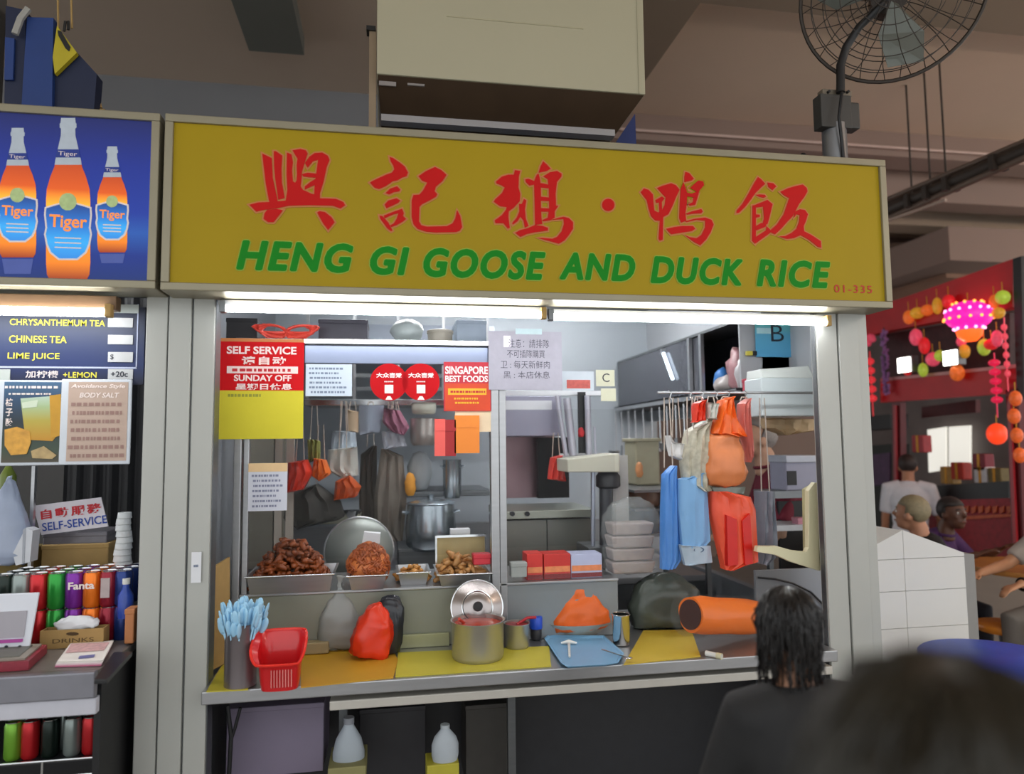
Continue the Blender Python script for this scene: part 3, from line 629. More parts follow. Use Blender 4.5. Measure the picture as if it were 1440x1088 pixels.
# gift packets taped to the pane
for x0, x1, y0, y1, cA, lab in ((611, 626, 589, 641, '#f0625a', 'pink-red paper packet, leftmost of three taped to the pane'), (626, 641, 590, 641, '#a81f24', 'dark red paper packet between the pink and the orange packet'), (639, 674, 584, 637, '#f08a2e', 'wide orange paper packet taped under the peach card')):
    t, a, b, z0, z1, Yp = poster('paper_packet', x0, y0, x1, y1, YG, mat('packet'+cA, cA, .5, 0, .06, 12), lab, 'packet', .006, 'paper packets on the glass')
    obj('flap', MB().box(a, b, Yp-.002, Yp, z1-(z1-z0)*.32, z1), mat('packetflap'+cA, cA, .45, 0, .15), t)
# small red/white card + hygiene cards
t, a, b, z0, z1, Yp = poster('small_card', 790, 522, 835, 549, YD+.05, mat('card_pale', '#c7d0d8', .6), 'small pale card with a red picture right of the handwritten notice', 'card')
a2, b2, za, zb = rect(797, 534, 830, 546, Yp); obj('picture_print', MB().box(a2, b2, Yp-.001, Yp, za, zb), mat('card_red', '#c05a52', .6, 0, .4, 60), t)
t, a, b, z0, z1, Yp = poster('grade_card', 838, 520, 864, 543, YD+.08, mat('card_cream', '#d3d2b8', .6), 'cream hygiene card with the letter C beside the cupboard', 'card')
ptext('C', t, 847, 525, 857, 537, Yp, ink_m, bold=.0)
poster('blank_card', 845, 546, 866, 564, YD+.08, mat('card_cream', '#d3d2b8'), 'plain cream card hanging below the letter C card', 'card')

# ================================================================ trays of food on the deck
def tray(px0, px1, pytop, pybot, Y, dep, label, back=0.0, lean=0.0):
    a = at(px0, pytop, Y).x; b = at(px1, pytop, Y).x; zb = zb0+.0125; zt = zb+max(.03, at((px0+px1)/2, pytop, Y).z-at((px0+px1)/2, pybot, Y).z)
    t = thing('food_tray', label, 'tray', ((a+b)/2, Y+dep/2, zb), 'steel food trays in the case')
    w = .0035; tp = .012
    mb = MB()
    def ring(o, z): return [(a+o, Y+o, z), (b-o, Y+o, z), (b-o, Y+dep-o, z), (a+o, Y+dep-o, z)]
    mb.loft([ring(tp, zb), ring(0, zt-.002), ring(-.008, zt), ring(-.008, zt+.003), ring(.002, zt+.003), ring(tp+.004, zb+.004)], True, True)
    obj('pan', mb, steel, t)
    obj('handle_lip', MB().tube([(a-.008, Y-.009, zt+.001), (b+.008, Y-.009, zt+.001)], .004, 8), chrome, t, smooth=True)
    return t, a, b, zb, zt
def pile(name, a, b, y0, y1, z, h, n, cols, label, size=.022, seed=1, cat='food', kind=1):
    rnd = random.Random(seed); mb = MB()
    for k in range(n):
        u, v = rnd.random(), rnd.random(); x = a+(b-a)*u; y = y0+(y1-y0)*v
        hh = h*max(0, (1-(2*u-1)**2*.8))*(1-(2*v-1)**2*.5)
        zz = z+hh*(rnd.random()**.5); sz = size*rnd.uniform(.6, 1.2)
        an = rnd.uniform(0, PI); ti = rnd.uniform(-.6, .6); l = sz*rnd.uniform(1.0, 2.2)
        d = Vector((math.cos(an)*math.cos(ti), math.sin(an)*math.cos(ti), math.sin(ti)))
        c = Vector((x, y, zz)); bend = Vector((rnd.uniform(-1, 1), rnd.uniform(-1, 1), rnd.uniform(.2, 1)))*sz*.6
        mb.tube([c-d*l*.6, c+bend*.6, c+d*l*.6], [sz*.28, sz*.5, sz*.22], 6)
    o = obj(name, mb, cols, None, smooth=True, autos=False); return tag(o, label, cat, None, 'stuff')
brown_m = mat('braised_brown', '#87441f', .35, 0, .9, 34, .1); tan_m = mat('fried_orange', '#d4793f', .45, 0, .35, 28, .1); meat_m = mat('braised_tan', '#b5834c', .35, 0, .6, 26, .1)
YTQ = YD-.03
t, a, b, zb, zt = tray(347, 468, 803, 828, YTQ, .26, 'wide steel tray heaped with dark braised pieces at the left end')
pile('braised_pieces', a+.015, b-.04, YTQ+.05, YTQ+.23, zb+.012, .19, 420, brown_m, 'heap of dark brown braised pieces in the left tray', .026, 1)
t, a, b, zb, zt = tray(490, 543, 799, 819, YTQ, .22, 'steel tray with a tall orange fried heap, second from left')
c = Vector(((a+b)/2, YTQ+.12, zb+.075))
mb = MB().ball(c, (.09, .08, .10), 20, 14)
for v in mb.b.verts: v.co += noise.noise_vector((v.co-c)*24)*.014; v.co.z = max(v.co.z, zb+.006)
t2 = tag(obj('fried_heap', mb, tan_m, None, smooth=True, autos=False), 'rounded orange heap of fried food in the second tray', 'food', None, 'stuff')
rnd = random.Random(4); mb = MB()
for k in range(170):
    u, w_ = rnd.uniform(-2.9, .2), rnd.uniform(-.2, 1.35); nn_ = Vector((math.cos(u)*math.cos(w_), math.sin(u)*math.cos(w_), math.sin(w_)))
    pc = c+Vector((nn_.x*.086, nn_.y*.076, nn_.z*.097)); t1 = nn_.cross(Vector((rnd.uniform(-1, 1), rnd.uniform(-1, 1), rnd.uniform(-1, 1)))).normalized(); l = rnd.uniform(.012, .028)
    if pc.z < zb+.03 or pc.y < YTQ+.03: continue
    mb.tube([pc-t1*l, pc+nn_*.007, pc+t1*l-nn_*.002], [.003, .0055, .0025], 5)
tag(obj('fried_strips', mb, mat('fried_dark', '#a8562c', .4, 0, .7, 30), None, smooth=True, autos=False), 'curled brown strips coating the orange fried heap', 'food', None, 'stuff')
t, a, b, zb, zt = tray(560, 603, 797, 815, YTQ+.05, .2, 'small shallow steel tray, third from left, between the fuller trays')
pile('pickle_slices', a+.005, b-.005, YTQ+.07, YTQ+.22, zb+.01, .06, 50, mat('pickle', '#b9823f', .4, 0, .5, 26), 'orange and yellow slices in the small third tray', .022, 9)
t, a, b, zb, zt = tray(617, 690, 796, 812, YTQ, .26, 'steel tray of tan braised meat beside the mullion')
pile('braised_meat', a+.01, b-.03, YTQ+.045, YTQ+.23, zb+.012, .10, 110, meat_m, 'tan braised meat pieces in the tray beside the mullion', .028, 13)
ax = at(612, 760, YTQ+.28).x; bx = at(684, 760, YTQ+.28).x
sheetz = at(648, 752, YTQ+.28).z
t = thing('upright_tray', 'shallow tray with a golden inside leaning behind the braised meat', 'tray', ((ax+bx)/2, YTQ+.29, zb))
def lean_box(a, b, y, z0, z1, th, k): return [(a, y, z0), (b, y, z0), (b, y+th, z0), (a, y+th, z0), (a, y+k, z1), (b, y+k, z1), (b, y+k+th, z1), (a, y+k+th, z1)]
obj('panel', MB().hexa(lean_box(ax, bx, YTQ+.275, zb, sheetz, .006, .02)), mat('tray_gold', '#a59467', .35, .4, .2), t)
for q in ((ax, ax+.008), (bx-.008, bx)): obj('rim', MB().hexa(lean_box(q[0], q[1], YTQ+.262, zb, sheetz, .018, .02)), chrome, t)
obj('rim', MB().hexa(lean_box(ax, bx, YTQ+.262+.018, sheetz-.01, sheetz, .018, .003)), chrome, t)
carton('red_packet', 666, 779, 690, 794, YTQ+.03, .06, mat('packet_crimson', '#c9323e', .5), 'small crimson packet lying on the braised meat tray', 'packet')
a = at(497, 757, YD+.3); tag(obj('paper_towel', MB().prism([at(512, 748, YD+.3), at(535, 750, YD+.3), at(534, 764, YD+.3), at(508, 768, YD+.3)], (0, .05, 0)), paper_m, None), 'grey-white folded towel behind the orange fried heap', 'towel')
a = at(660, 745, YD+.31); tag(obj('paper_stack', MB().box(at(634, 750, YD+.31).x, at(661, 750, YD+.31).x, YD+.31, YD+.37, zb, at(648, 744, YD+.31).z), paper_m, None), 'white paper block standing behind the leaning tray', 'paper')
# ================================================================ things on the counter
# jar of pale blue plastic spoons
c = atz(338, 962, ZT+.004); s = mpp(c)
t = thing('spoon_jar', 'tall steel jar full of pale blue spoons at the left counter end', 'jar', c)
obj('jar', MB().lathe(c, [(.055, 0), (.056, .21), (.058, .215), (.053, .215), (.052, .01)], 26), mat('jar_steel', '#8d8588', .3, .75, .15, 6), t, smooth=True)
spoon_m = mat('spoon_blue', '#a8d8f4', .35, 0, .08)
rnd = random.Random(3)
for k in range(96):
    a = rnd.uniform(0, 2*PI); r = rnd.uniform(.05, 1)**.5; top = c+Vector((math.cos(a)*r*.088+.006, math.sin(a)*r*.065-.008, .27+rnd.uniform(-.02, .045)-.035*r))
    bot = c+Vector((math.cos(a)*r*.035, math.sin(a)*r*.03, .09)); d = (top-bot).normalized()
    mb = MB().tube([bot, top-d*.05], .0028, 5)
    e = Matrix.Rotation(rnd.uniform(0, PI), 3, d)
    q = d.to_track_quat('Z', 'Y').to_matrix(); m4 = Matrix.Translation(top-d*.02) @ (e @ q).to_4x4()
    k0 = len(mb.b.verts); mb.ball((0, 0, 0), (.0145, .005, .030), 8, 6); mb.b.verts.ensure_lookup_table()
    for v in mb.b.verts[k0:]: v.co = m4 @ v.co
    tag(obj('plastic_spoon', mb, spoon_m, None, smooth=True, autos=False), 'pale blue plastic spoon fanned out of the steel jar at the left counter end', 'spoon', 'pale blue spoons in the steel jar')
# red plastic basket, standing tilted with its tall back to the right
red_pl = mat('red_plastic', '#cf1a1f', .28, 0, .08, 12, coat=.3)
c = atz(393, 968, ZT+.004); s = mpp(c)
t = thing('red_basket', 'bright red scoop-shaped plastic basket with slots beside the spoon jar', 'basket', c)
n = 36
def bring(u, k): return None
rings = []
for (r, z, k) in ((.80, 0, 0), (.86, .03, 0), (.93, .07, .55), (1.0, .088, .97), (1.10, .092, 1.0), (1.08, .096, 1.0), (.96, .088, .97), (.89, .06, .5), (.82, .02, 0), (.76, .005, 0)):
    ring = []
    for i in range(n):
        a = 2*PI*i/n; ca, sa = math.cos(a), math.sin(a); q = lambda v: math.copysign(abs(v)**.6, v)
        up = .088*k*min(1, max(0, (sa+.75)/1.2))**1.0
        lip = 1+(.16 if k == 1.0 else 0)*max(0, -ca)*(1 if sa < .5 else .3)
        ring.append(c+Vector((.078*r*q(ca)*lip, .062*r*q(sa)+.02, z+up)))
    rings.append(ring)
obj('basket', MB().loft(rings), red_pl, t, smooth=True)
rim = [Vector(p)+Vector((0, 0, .001)) for p in rings[4]]
obj('rim', MB().tube(rim, .005, 6, closed=True), mat('red_plastic_rim', '#e83228', .3), t, smooth=True)
for k in range(8):
    x_ = c.x-.022+k*.0095
    obj('slot_bar', MB().tube([(x_, c.y-.0385, c.z+.016), (x_, c.y-.0445, c.z+.076)], .0022, 5), mat('red_shine', '#e88a86', .2), t)
# pots
def pot(name, label, c, r, h, wall=.004, fill=None, fcol=None, hr=None):
    t = thing(name, label, 'pot', c)
    obj('body', MB().lathe(c, [(r*.93, 0), (r*.985, h*.06), (r, h*.12), (r, h-.006), (r*1.055, h), (r*1.055, h+.004), (r*.97, h+.001), (r*.965, h*.2), (r*.5, h*.1)], 40), mat('pot_steel', '#b9b8b4', .28, .8, .06, 6, stretch=(1, 1, .2)), t, smooth=True)
    if fill: obj('sauce', MB().lathe(c, [(r*.96, h*fill), (r*.955, h*fill+.004), (r*.4, h*fill+.006)], 30), fcol, t, smooth=True)
    return t
chili = mat('chilli_sauce', '#b8402a', .25, 0, .35, 40, .1)
c = atz(672, 924, ZT+.004); R = 36.5*mpp(c)
t = pot('chilli_pot', 'large steel pot of red chilli sauce on the yellow mat', c, R, .145, .004, .88, chili)
obj('ladle_handle', MB().tube([c+Vector((-.05, .02, .13)), c+Vector((-.075, -.01, .155))], .006, 8), mat('ladle_red', '#c84a3a', .4), t, smooth=True)
lc = c+Vector((.012, .115, .17)); lr = .108
tl = thing('pan_cover', 'round steel lid leaning upright behind the large chilli pot', 'lid', lc-Vector((0, 0, lr)))
mt = Matrix.Rotation(math.radians(74), 4, 'X')
obj('disc', MB().lathe(lc, [(lr, 0), (lr*.97, .004), (lr*.6, .010), (lr*.55, .016), (lr*.2, .02), (0.001, .02)], 40, mt), mat('lid_steel', '#a9a2a0', .25, .9, .08), tl, smooth=True)
obj('rim', MB().tube([lc+(mt @ Vector((lr*math.cos(k*PI/24), lr*math.sin(k*PI/24), 0))) for k in range(48)], .0045, 8, closed=True), chrome, tl, smooth=True)
obj('raised_ring', MB().tube([lc+(mt @ Vector((lr*.58*math.cos(k*PI/20), lr*.58*math.sin(k*PI/20), .014))) for k in range(40)], .004, 6, closed=True), chrome, tl, smooth=True)
obj('knob', MB().lathe(lc, [(.012, .02), (.009, .034), (.02, .038), (.018, .05), (.004, .052)], 16, mt), black_m, tl, smooth=True)
c = atz(727, 909, ZT+.004)
t = pot('chilli_pot_small', 'small steel pot of chilli next to the large chilli pot', c, 17.5*mpp(c), .095, .003, .9, mat('chilli_dark', '#9e2a2c', .3, 0, .2))
obj('spoon_handle', MB().tube([c+Vector((.0, .0, .09)), c+Vector((.05, .03, .108)), c+Vector((.09, .04, .106))], .006, 8), mat('spoon_red', '#b3202c', .35), t, smooth=True)
c = atz(754, 898, ZT+.004)
t = thing('blue_cap_jar', 'little dark jar with a bright blue cap behind the small chilli pot', 'jar', c)
obj('body', MB().lathe(c, [(.022, 0), (.024, .01), (.024, .04), (.02, .045)], 18), dark_m, t, smooth=True)
obj('cap', MB().lathe(c, [(.027, .045), (.028, .05), (.028, .092), (.024, .096)], 18), mat('cap_blue', '#2250c8', .35), t, smooth=True)
# blue tray with a white scoop on it
def flat_tray(pts, z, th, lip, m, t, name='tray'):
    P = [atz(x, y, z+th+lip) for x, y in pts]; cc = sum(P, Vector())/len(P)
    outer0 = [p.lerp(cc, .06)-Vector((0, 0, th+lip)) for p in P]; outer1 = P; inner1 = [p.lerp(cc, .05) for p in P]; inner0 = [p.lerp(cc, .1)-Vector((0, 0, lip)) for p in P]
    obj(name, MB().loft([outer0, outer1, inner1, inner0]), m, t, bevel=.0015)
blue_pl = mat('tray_blue', '#79aed4', .4, 0, .06, 10)
t = thing('blue_tray', 'pale blue plastic tray at the counter edge', 'tray', atz(820, 917, ZT+.005))
flat_tray([(765, 897), (770, 892), (850, 893), (878, 918), (870, 931), (853, 934), (797, 937), (788, 931)], ZT+.005, .003, .006, blue_pl, t)
p = atz(800, 908, ZT+.012)
t = thing('white_scoop', 'white T-shaped plastic scoop lying on the pale blue tray', 'scoop', p)
a0, a1, a2 = atz(789, 904, ZT+.0145), atz(811, 904, ZT+.0145), atz(801, 924, ZT+.0145)
obj('blade', MB().tube([a0, (a0+a1)/2+Vector((0, 0, .006)), a1], [.004, .009, .004], 10), white_m, t, smooth=True)
obj('handle', MB().tube([(a0+a1)/2, a2+Vector((0, 0, .003))], [.006, .0045], 8), white_m, t, smooth=True)
# plastic bags: lofted pouches with wrinkles
def pouch(name, label, m, base, up, rad, hgt, prof, seed=0, wr=.12, sq=.6, cat='bag', nn=26, group=None, fwd=(0, 1, 0), parent=None, mtx=None):
    """bag body: prof = (radius factor, height factor); up axis, rad=(width, depth)"""
    up = Vector(up).normalized(); fy = (Vector(fwd)-up*Vector(fwd).dot(up)).normalized(); fx = fy.cross(up); rings = []
    P = []
    for (a, b) in zip(prof, prof[1:]):
        for k in range(3): P.append((a[0]+(b[0]-a[0])*k/3, a[1]+(b[1]-a[1])*k/3))
    P.append(prof[-1])
    for r, h in P:
        ring = []
        for i in range(nn):
            an = 2*PI*i/nn; ca, sa = math.cos(an), math.sin(an)
            w = 1+wr*noise.noise(Vector((ca*2.2+seed, sa*2.2, h*4+seed)))+wr*.7*math.sin(9*an+seed+h*5)*min(1, .25/max(r, .05))
            ca = math.copysign(abs(ca)**sq, ca); sa = math.copysign(abs(sa)**sq, sa)
            ring.append(Vector(base)+fx*(ca*r*rad[0]*w)+fy*(sa*r*rad[1]*w)+up*(h*hgt))
        rings.append([p+noise.noise_vector(p*26+Vector((seed, 0, 0)))*.15*min(rad) + noise.noise_vector(p*55)*.10*min(rad) for p in ring])
    o = obj(name, MB().loft(rings), m, parent, smooth=True, autos=False)
    return tag(o, label, cat, group) if parent is None else o
BAGP = [(.25, 0), (.8, .02), (1, .2), (.95, .5), (.6, .75), (.18, .88), (.3, 1)]
orange_bag = mat('bag_orange', '#e8671c', .35, 0, .12, 14, .15); redbag = mat('bag_red', '#e2391b', .32, 0, .15, 14, .15); greybag = mat('bag_greenish', '#4e554e', .3, 0, .2, 12, .3)
# tied clear bag left of the red bag
c = atz(479, 893, ZT+.05)
pouch('clear_food_bag', 'tied translucent grey bag standing behind the amber mat', mat('bag_smoke', '#8f918e', .3, 0, .1, 10, .2), (c.x, c.y-.04, ZT+.006), (0, 0, 1), (.088, .05), .30, [(.3, 0), (.85, .03), (1, .22), (.95, .42), (.55, .66), (.14, .82), (.1, .9), (.2, 1)], 1, .06)
# red bag in a black-backed clear wrapper
c = atz(528, 925, ZT+.004)
t = thing('red_food_bag', 'crumpled red plastic bag in a dark wrapper left of the chilli pot', 'bag', c)
pouch('red_body', '', redbag, (c.x-.03, c.y+.02, ZT+.004), (.22, .0, 1), (.075, .055), .215, [(.4, 0), (1, .04), (1.05, .4), (.85, .65), (.6, .85), (.3, .97), (.1, 1)], 4, .2, .7, parent=t)
pouch('wrapper', '', mat('bag_black', '#2b2d33', .22, 0, .2, 10, .3), (c.x+.035, c.y+.055, ZT+.004), (.12, 0, 1), (.065, .04), .235, [(.5, 0), (.9, .05), (1, .5), (.8, .8), (.5, .95), (.1, 1)], 9, .2, parent=t)
# orange food bag on a white-rimmed platter
c = atz(815, 890, ZT+.004)
t = thing('platter', 'clear-wrapped pale platter carrying the orange bag beside the mullion', 'platter', c)
obj('dish', MB().lathe(c, [(.09, 0), (.10, .006), (.16, .052), (.165, .056), (.155, .054), (.095, .012), (.02, .01)], 36, None, True, True, 1.0, .62), mat('platter_pale', '#c6c2b4', .35, .2, .1), t, smooth=True)
pouch('orange_food_bag', 'bright orange plastic bag of food piled on the pale platter', orange_bag, (c.x+.005, c.y, ZT+.022), (-.06, 0, 1), (.128, .075), .215, [(.55, 0), (1, .06), (1, .35), (.72, .62), (.55, .82), (.5, .95), (.2, 1)], 12, .16, .7)
# cutlery holder, polished cylinder
c = atz(874, 905, ZT+.004)
t = thing('cutlery_holder', 'shiny steel cup with dark streaked reflections right of the orange bag', 'cup', c)
obj('cup', MB().lathe(c, [(.034, 0), (.036, .005), (.036, .12), (.038, .123), (.034, .122), (.033, .01)], 28), chrome, t, smooth=True)
obj('rim_ring', MB().tube([c+Vector((.037*math.cos(k*PI/14), .037*math.sin(k*PI/14), .122)) for k in range(28)], .003, 6, closed=True), chrome, t, smooth=True)
t = thing('steel_spoon', 'steel spoon lying across the corner of the pale blue tray', 'spoon', atz(860, 915, ZT+.02))
p0, p1 = atz(846, 913, ZT+.02), atz(884, 925, ZT+.02)
obj('handle', MB().tube([p0, p1], .0028, 6), chrome, t, smooth=True); obj('bowl', MB().ball(p1, (.016, .012, .004), 10, 6), chrome, t, smooth=True)
# dark translucent bag and the roll of orange bags
c = atz(945, 880, ZT+.004)
pouch('dark_food_bag', 'dark grey-green plastic bag slumped at the counter back', greybag, (c.x-.02, c.y+.02, ZT+.004), (-.05, 0, 1), (.17, .08), .235, [(.6, 0), (1, .06), (1, .35), (.9, .65), (.6, .9), (.2, 1)], 21, .14, .75)
p0 = atz(972, 886, ZT+.09); p0.z = at(972, 864, p0.y).z; p1 = at(1064, 867, p0.y+.14); r = .074
t = thing('orange_bag_roll', 'fat roll of orange plastic bags lying in a clear sleeve', 'roll', p0-Vector((0, 0, r)))
d = (p1-p0).normalized(); pts = [p0+(p1-p0)*(k/6) for k in range(7)]
mb = MB().tube(pts, [r*.92, r, r*1.0, r*.98, r*1.0, r*.97, r*.9], 28)
for v in mb.b.verts: v.co += noise.noise_vector(v.co*18)*.006
obj('roll', mb, mat('roll_orange', '#ee7410', .4, 0, .1, 10, .1), t, smooth=True)
obj('core_shade_disc', MB().tube([p0-d*.006, p0-d*.002], [r*.80, r*.80], 24), mat('core_shade', '#3c1408', .6), t)  # dark disc standing in for the shaded hollow of the roll
obj('clear_sleeve', MB().tube([p0-d*.03, p0-d*.01]+pts+[p1+d*.02], [r*1.15, r*1.12]+[r*1.12]*7+[r*.9], 20), clearpl_m, t, smooth=True)
for k, (px, py) in enumerate(((975, 845), (1030, 848))):
    pass
t = thing('white_tap', 'white plastic stub sticking out at the right end of the counter', 'stub', atz(1004, 916, ZT+.01))
p0, p1 = atz(993, 918, ZT+.012), atz(1015, 923, ZT+.012)
obj('pipe', MB().tube([p0, p1], [.011, .009], 10), white_m, t, smooth=True); obj('collar', MB().tube([p1-(p1-p0)*.3, p1], .012, 10), cream_m, t, smooth=True)
# cardboard divider at the left end, next to the column
a = at(289, 800, .10); tag(obj('cardboard_sheet', MB().prism([at(293, 800, .12), at(321, 783, .28), at(321, 930, .28), at(290, 945, .12)], (.006, 0, 0)), card_m, None), 'tall brown cardboard sheet leaning inside the left column', 'cardboard')

# ================================================================ under the counter
carton('crate', 318, 992, 455, 1090, .22, .3, mat('crate_purple', '#7a7084', .5, 0, .15, 4), 'large mauve grey crate under the left end of the counter', 'crate')
def jug(px, ptop, pbot, w, Y, capc, label, bodyc='#a7b0b8'):
    c = at(px, pbot, Y); s = mpp(c); h = at(px, ptop, Y).z-c.z; r = w/2*s
    t = thing('plastic_jug', label, 'jug', c)
    obj('body', MB().lathe(c, [(r*.9, 0), (r, .02), (r, h*.45), (r*.8, h*.66), (r*.35, h*.86), (r*.3, h*.9)], 22, None, True, True, 1, .7), mat('jug'+bodyc, bodyc, .4, 0, .08), t, smooth=True)
    obj('cap', MB().lathe(c, [(r*.34, h*.9), (r*.34, h)], 16), mat('cap'+capc, capc, .4), t, smooth=True)
    return t, c, r, h
jug(490, 1008, 1095, 44, .18, '#8d9097', 'slim grey-white plastic jug under the counter beside the mauve crate')
jug(626, 1018, 1068, 38, .16, '#b9c0c4', 'pale plastic bottle standing on a yellow block under the counter', '#b7bfc6')
a, b, z0, z1 = rect(600, 1068, 645, 1100, .14); tag(obj('yellow_block', MB().box(a, b, .12, .24, z0, at(626, 1068, .16).z), mat('block_yellow', '#b9b03a', .6), None, bevel=.004), 'yellow block under the pale plastic bottle', 'block')
a, b, z0, z1 = rect(462, 1072, 515, 1100, .14); tag(obj('yellow_tray', MB().box(a, b, .10, .30, z0, z1), mat('tray_olive', '#8f8a5a', .6), None, bevel=.004), 'olive tray edge under the slim plastic jug', 'tray')
carton('crate', 505, 995, 598, 1100, .42, .18, mat('crate_black', '#29282c', .5, 0, .2), 'black crate between the two plastic bottles under the counter', 'crate')
carton('crate', 655, 990, 718, 1100, .40, .2, mat('crate_brown', '#3d3a36', .5, 0, .2), 'dark brown crate left of the counter leg', 'crate')
hb = MB(); p = at(318, 1010, .12)
t = thing('umbrella_rack', 'thin black hooked rod standing beside the mauve crate', 'rod', at(322, 1090, .1))
obj('rod', MB().tube([at(320, 992, .1), at(325, 1035, .1), at(322, 1090, .1)], .008, 8), black_m, t, smooth=True)
obj('hook', MB().tube([at(338, 995, .1), at(330, 1025, .1), at(325, 1040, .1)], .006, 8), black_m, t, smooth=True)
# ================================================================ kitchen behind the case
def B(px0, py0, px1, py1, Y): return rect(px0, py0, px1, py1, Y)
# steel wall shelf with slats over the stove
Yh = 1.35
x0, x1, za, zb_ = B(428, 564, 690, 570, Yh)
t = thing('wall_shelf', 'long steel slatted shelf hanging across the kitchen above the aprons', 'shelf', ((x0+x1)/2, Yh, za))
for k in range(7): obj('slat', MB().box(x0, x1, Yh+.01+k*.06, Yh+.045+k*.06, za+.004, za+.018), dsteel, t)
obj('front_rail', MB().box(x0, x1, Yh-.012, Yh, za, zb_+.01), chrome, t, bevel=.003)
for px in (432, 498, 560, 624, 686):
    xx = at(px, 540, Yh).x; obj('hanger', MB().box(xx-.009, xx+.009, Yh+.0, Yh+.02, za+.01, 2.75), steel, t)
za_s = za+.018
for k, py in enumerate((521, 541)):
    zz = at(560, py, Yh).z; obj('rail', MB().box(x0, x1, Yh+.30, Yh+.32, zz-.012, zz+.012), dsteel, t)
# hood with a chrome lip
x0, x1, za, zb_ = B(428, 482, 700, 506, Yh+.35)
hd = thing('exhaust_hood', 'wide steel exhaust hood high on the kitchen wall', 'hood', ((x0+x1)/2, Yh+.7, za))
obj('canopy', MB().hexa([(x0,Yh+.35,za),(x1,Yh+.35,za),(x1,YB-.03,za),(x0,YB-.03,za),(x0,Yh+.5,zb_+.14),(x1,Yh+.5,zb_+.14),(x1,YB-.03,zb_+.14),(x0,YB-.03,zb_+.14)]), mat('hood_steel', '#a9b1bd', .35, .5, .1, 5), hd)
obj('lip', MB().box(x0, x1, Yh+.33, Yh+.352, za-.02, za+.04), chrome, hd)
# stove bench along the back
x0 = -.80; x1 = 2.0; zs = .86
st = thing('stove_bench', 'long steel cooking bench along the back wall of the kitchen', 'bench', (.6, 2.1, 0))
obj('top', MB().box(x0, x1, 1.55, YB-.03, zs-.04, zs), steel, st, bevel=.004)
obj('front', MB().box(x0, x1, 1.60, 1.62, .1, zs-.04), dsteel, st)
obj('splash_rail', MB().box(x0, x1, YB-.06, YB-.03, zs, zs+.25), steel, st)
# hanging things on the shelf rail
def hang(name, pts, Y, th, m, label, cat, cords=1, wr=.012, seed=1, ztop=None, group=None):
    P = [at(x, y, Y) for x, y in pts]; cx = sum(p.x for p in P)/len(P); zt_ = max(p.z for p in P)
    t = thing(name, label, cat, (cx, Y, min(p.z for p in P)), group)
    zlo = min(p.z for p in P); xs = [p.x for p in P]
    def span(z):
        hit = []
        for a, b in zip(P, P[1:]+P[:1]):
            if (a.z-z)*(b.z-z) <= 0 and abs(a.z-b.z) > 1e-6: hit.append(a.x+(b.x-a.x)*(z-a.z)/(b.z-a.z))
        return (min(hit), max(hit)) if len(hit) > 1 else (cx-.004, cx+.004)
    rings = []; n = 9
    for j in range(13):
        z = zt_-(zt_-zlo)*(.004+.992*j/12); a, b = span(z)
        f = [Vector((a+(b-a)*i/n, Y-th/2+wr*math.sin(i*2.1+seed+j*.25)-th*.6*math.sin(PI*i/n), z)) for i in range(n+1)]
        k = [Vector((a+(b-a)*i/n, Y+th/2+wr*math.sin(i*2.1+seed+j*.25)+th*.3*math.sin(PI*i/n), z)) for i in range(n, -1, -1)]
        rings.append(f+k)
    obj('body', MB().loft(rings), m, t, smooth=True)
    if cords:
        zc_ = ztop or zt_+.07
        obj('loop', MB().tube([(cx-.02, Y, zt_-.01), (cx-.012, Y, zc_), (cx+.012, Y, zc_), (cx+.02, Y, zt_-.01)], .0028, 6), mat('loop_pale', '#b9aca0', .5), t)
    return t
Ya = Yh-.05
apron_m = mat('apron_dark', '#7a7268', .8, 0, .2, 14, .2); apron2 = mat('apron_brown', '#5e564f', .8, 0, .2, 14, .2)
zr = za_s
hang('apron', [(536, 630), (566, 632), (572, 700), (566, 760), (528, 760), (526, 700)], Ya, .04, apron_m, 'grey-brown apron hanging in the middle of the kitchen shelf', 'apron', ztop=zr)
hang('apron', [(508, 628), (530, 626), (530, 690), (545, 770), (506, 768), (505, 690)], Ya+.12, .04, apron2, 'darker apron hanging behind the grey-brown one', 'apron', ztop=zr)
hang('cutting_board', [(488, 576), (504, 578), (504, 608), (487, 607)], Ya-.02, .02, mat('board_wood', '#b9a184', .6, 0, .12, 10), 'small beige board with a hole hanging left of the maroon cloth', 'board', wr=.0, ztop=zr)
hang('steel_sheet', [(505, 570), (540, 570), (534, 608), (506, 612)], Ya, .02, mat('sheet_blue', '#9aa3b2', .35, .5, .08), 'blue-grey steel pan lid hanging beside the beige board', 'lid', wr=.0, ztop=zr)
hang('cloth', [(540, 574), (562, 576), (576, 600), (568, 612), (552, 608), (538, 594)], Ya-.03, .04, mat('cloth_mauve', '#9a6478', .85, 0, .25, 25, .2), 'mauve cloth hanging under the shelf', 'cloth', ztop=zr)
hang('cloth', [(536, 606), (566, 606), (572, 628), (540, 632)], Ya-.02, .03, mat('cloth_pale', '#b9bdc6', .85, 0, .15, 25, .2), 'pale grey cloth tied above the grey-brown apron', 'cloth', ztop=zr)
hang('plastic_bag', [(462, 632), (502, 628), (504, 668), (482, 672), (460, 660)], Ya-.1, .06, mat('bag_white', '#cdcdc4', .4, 0, .08, 20, .2), 'white bag of papers hanging left of the aprons', 'bag', ztop=zr)
hang('plastic_bag', [(468, 606), (500, 606), (502, 634), (466, 634)], Ya-.04, .05, mat('bag_bluewhite', '#b4c0cb', .4, 0, .1, 20, .2), 'bluish bag hanging above the white bag of papers', 'bag', ztop=zr)
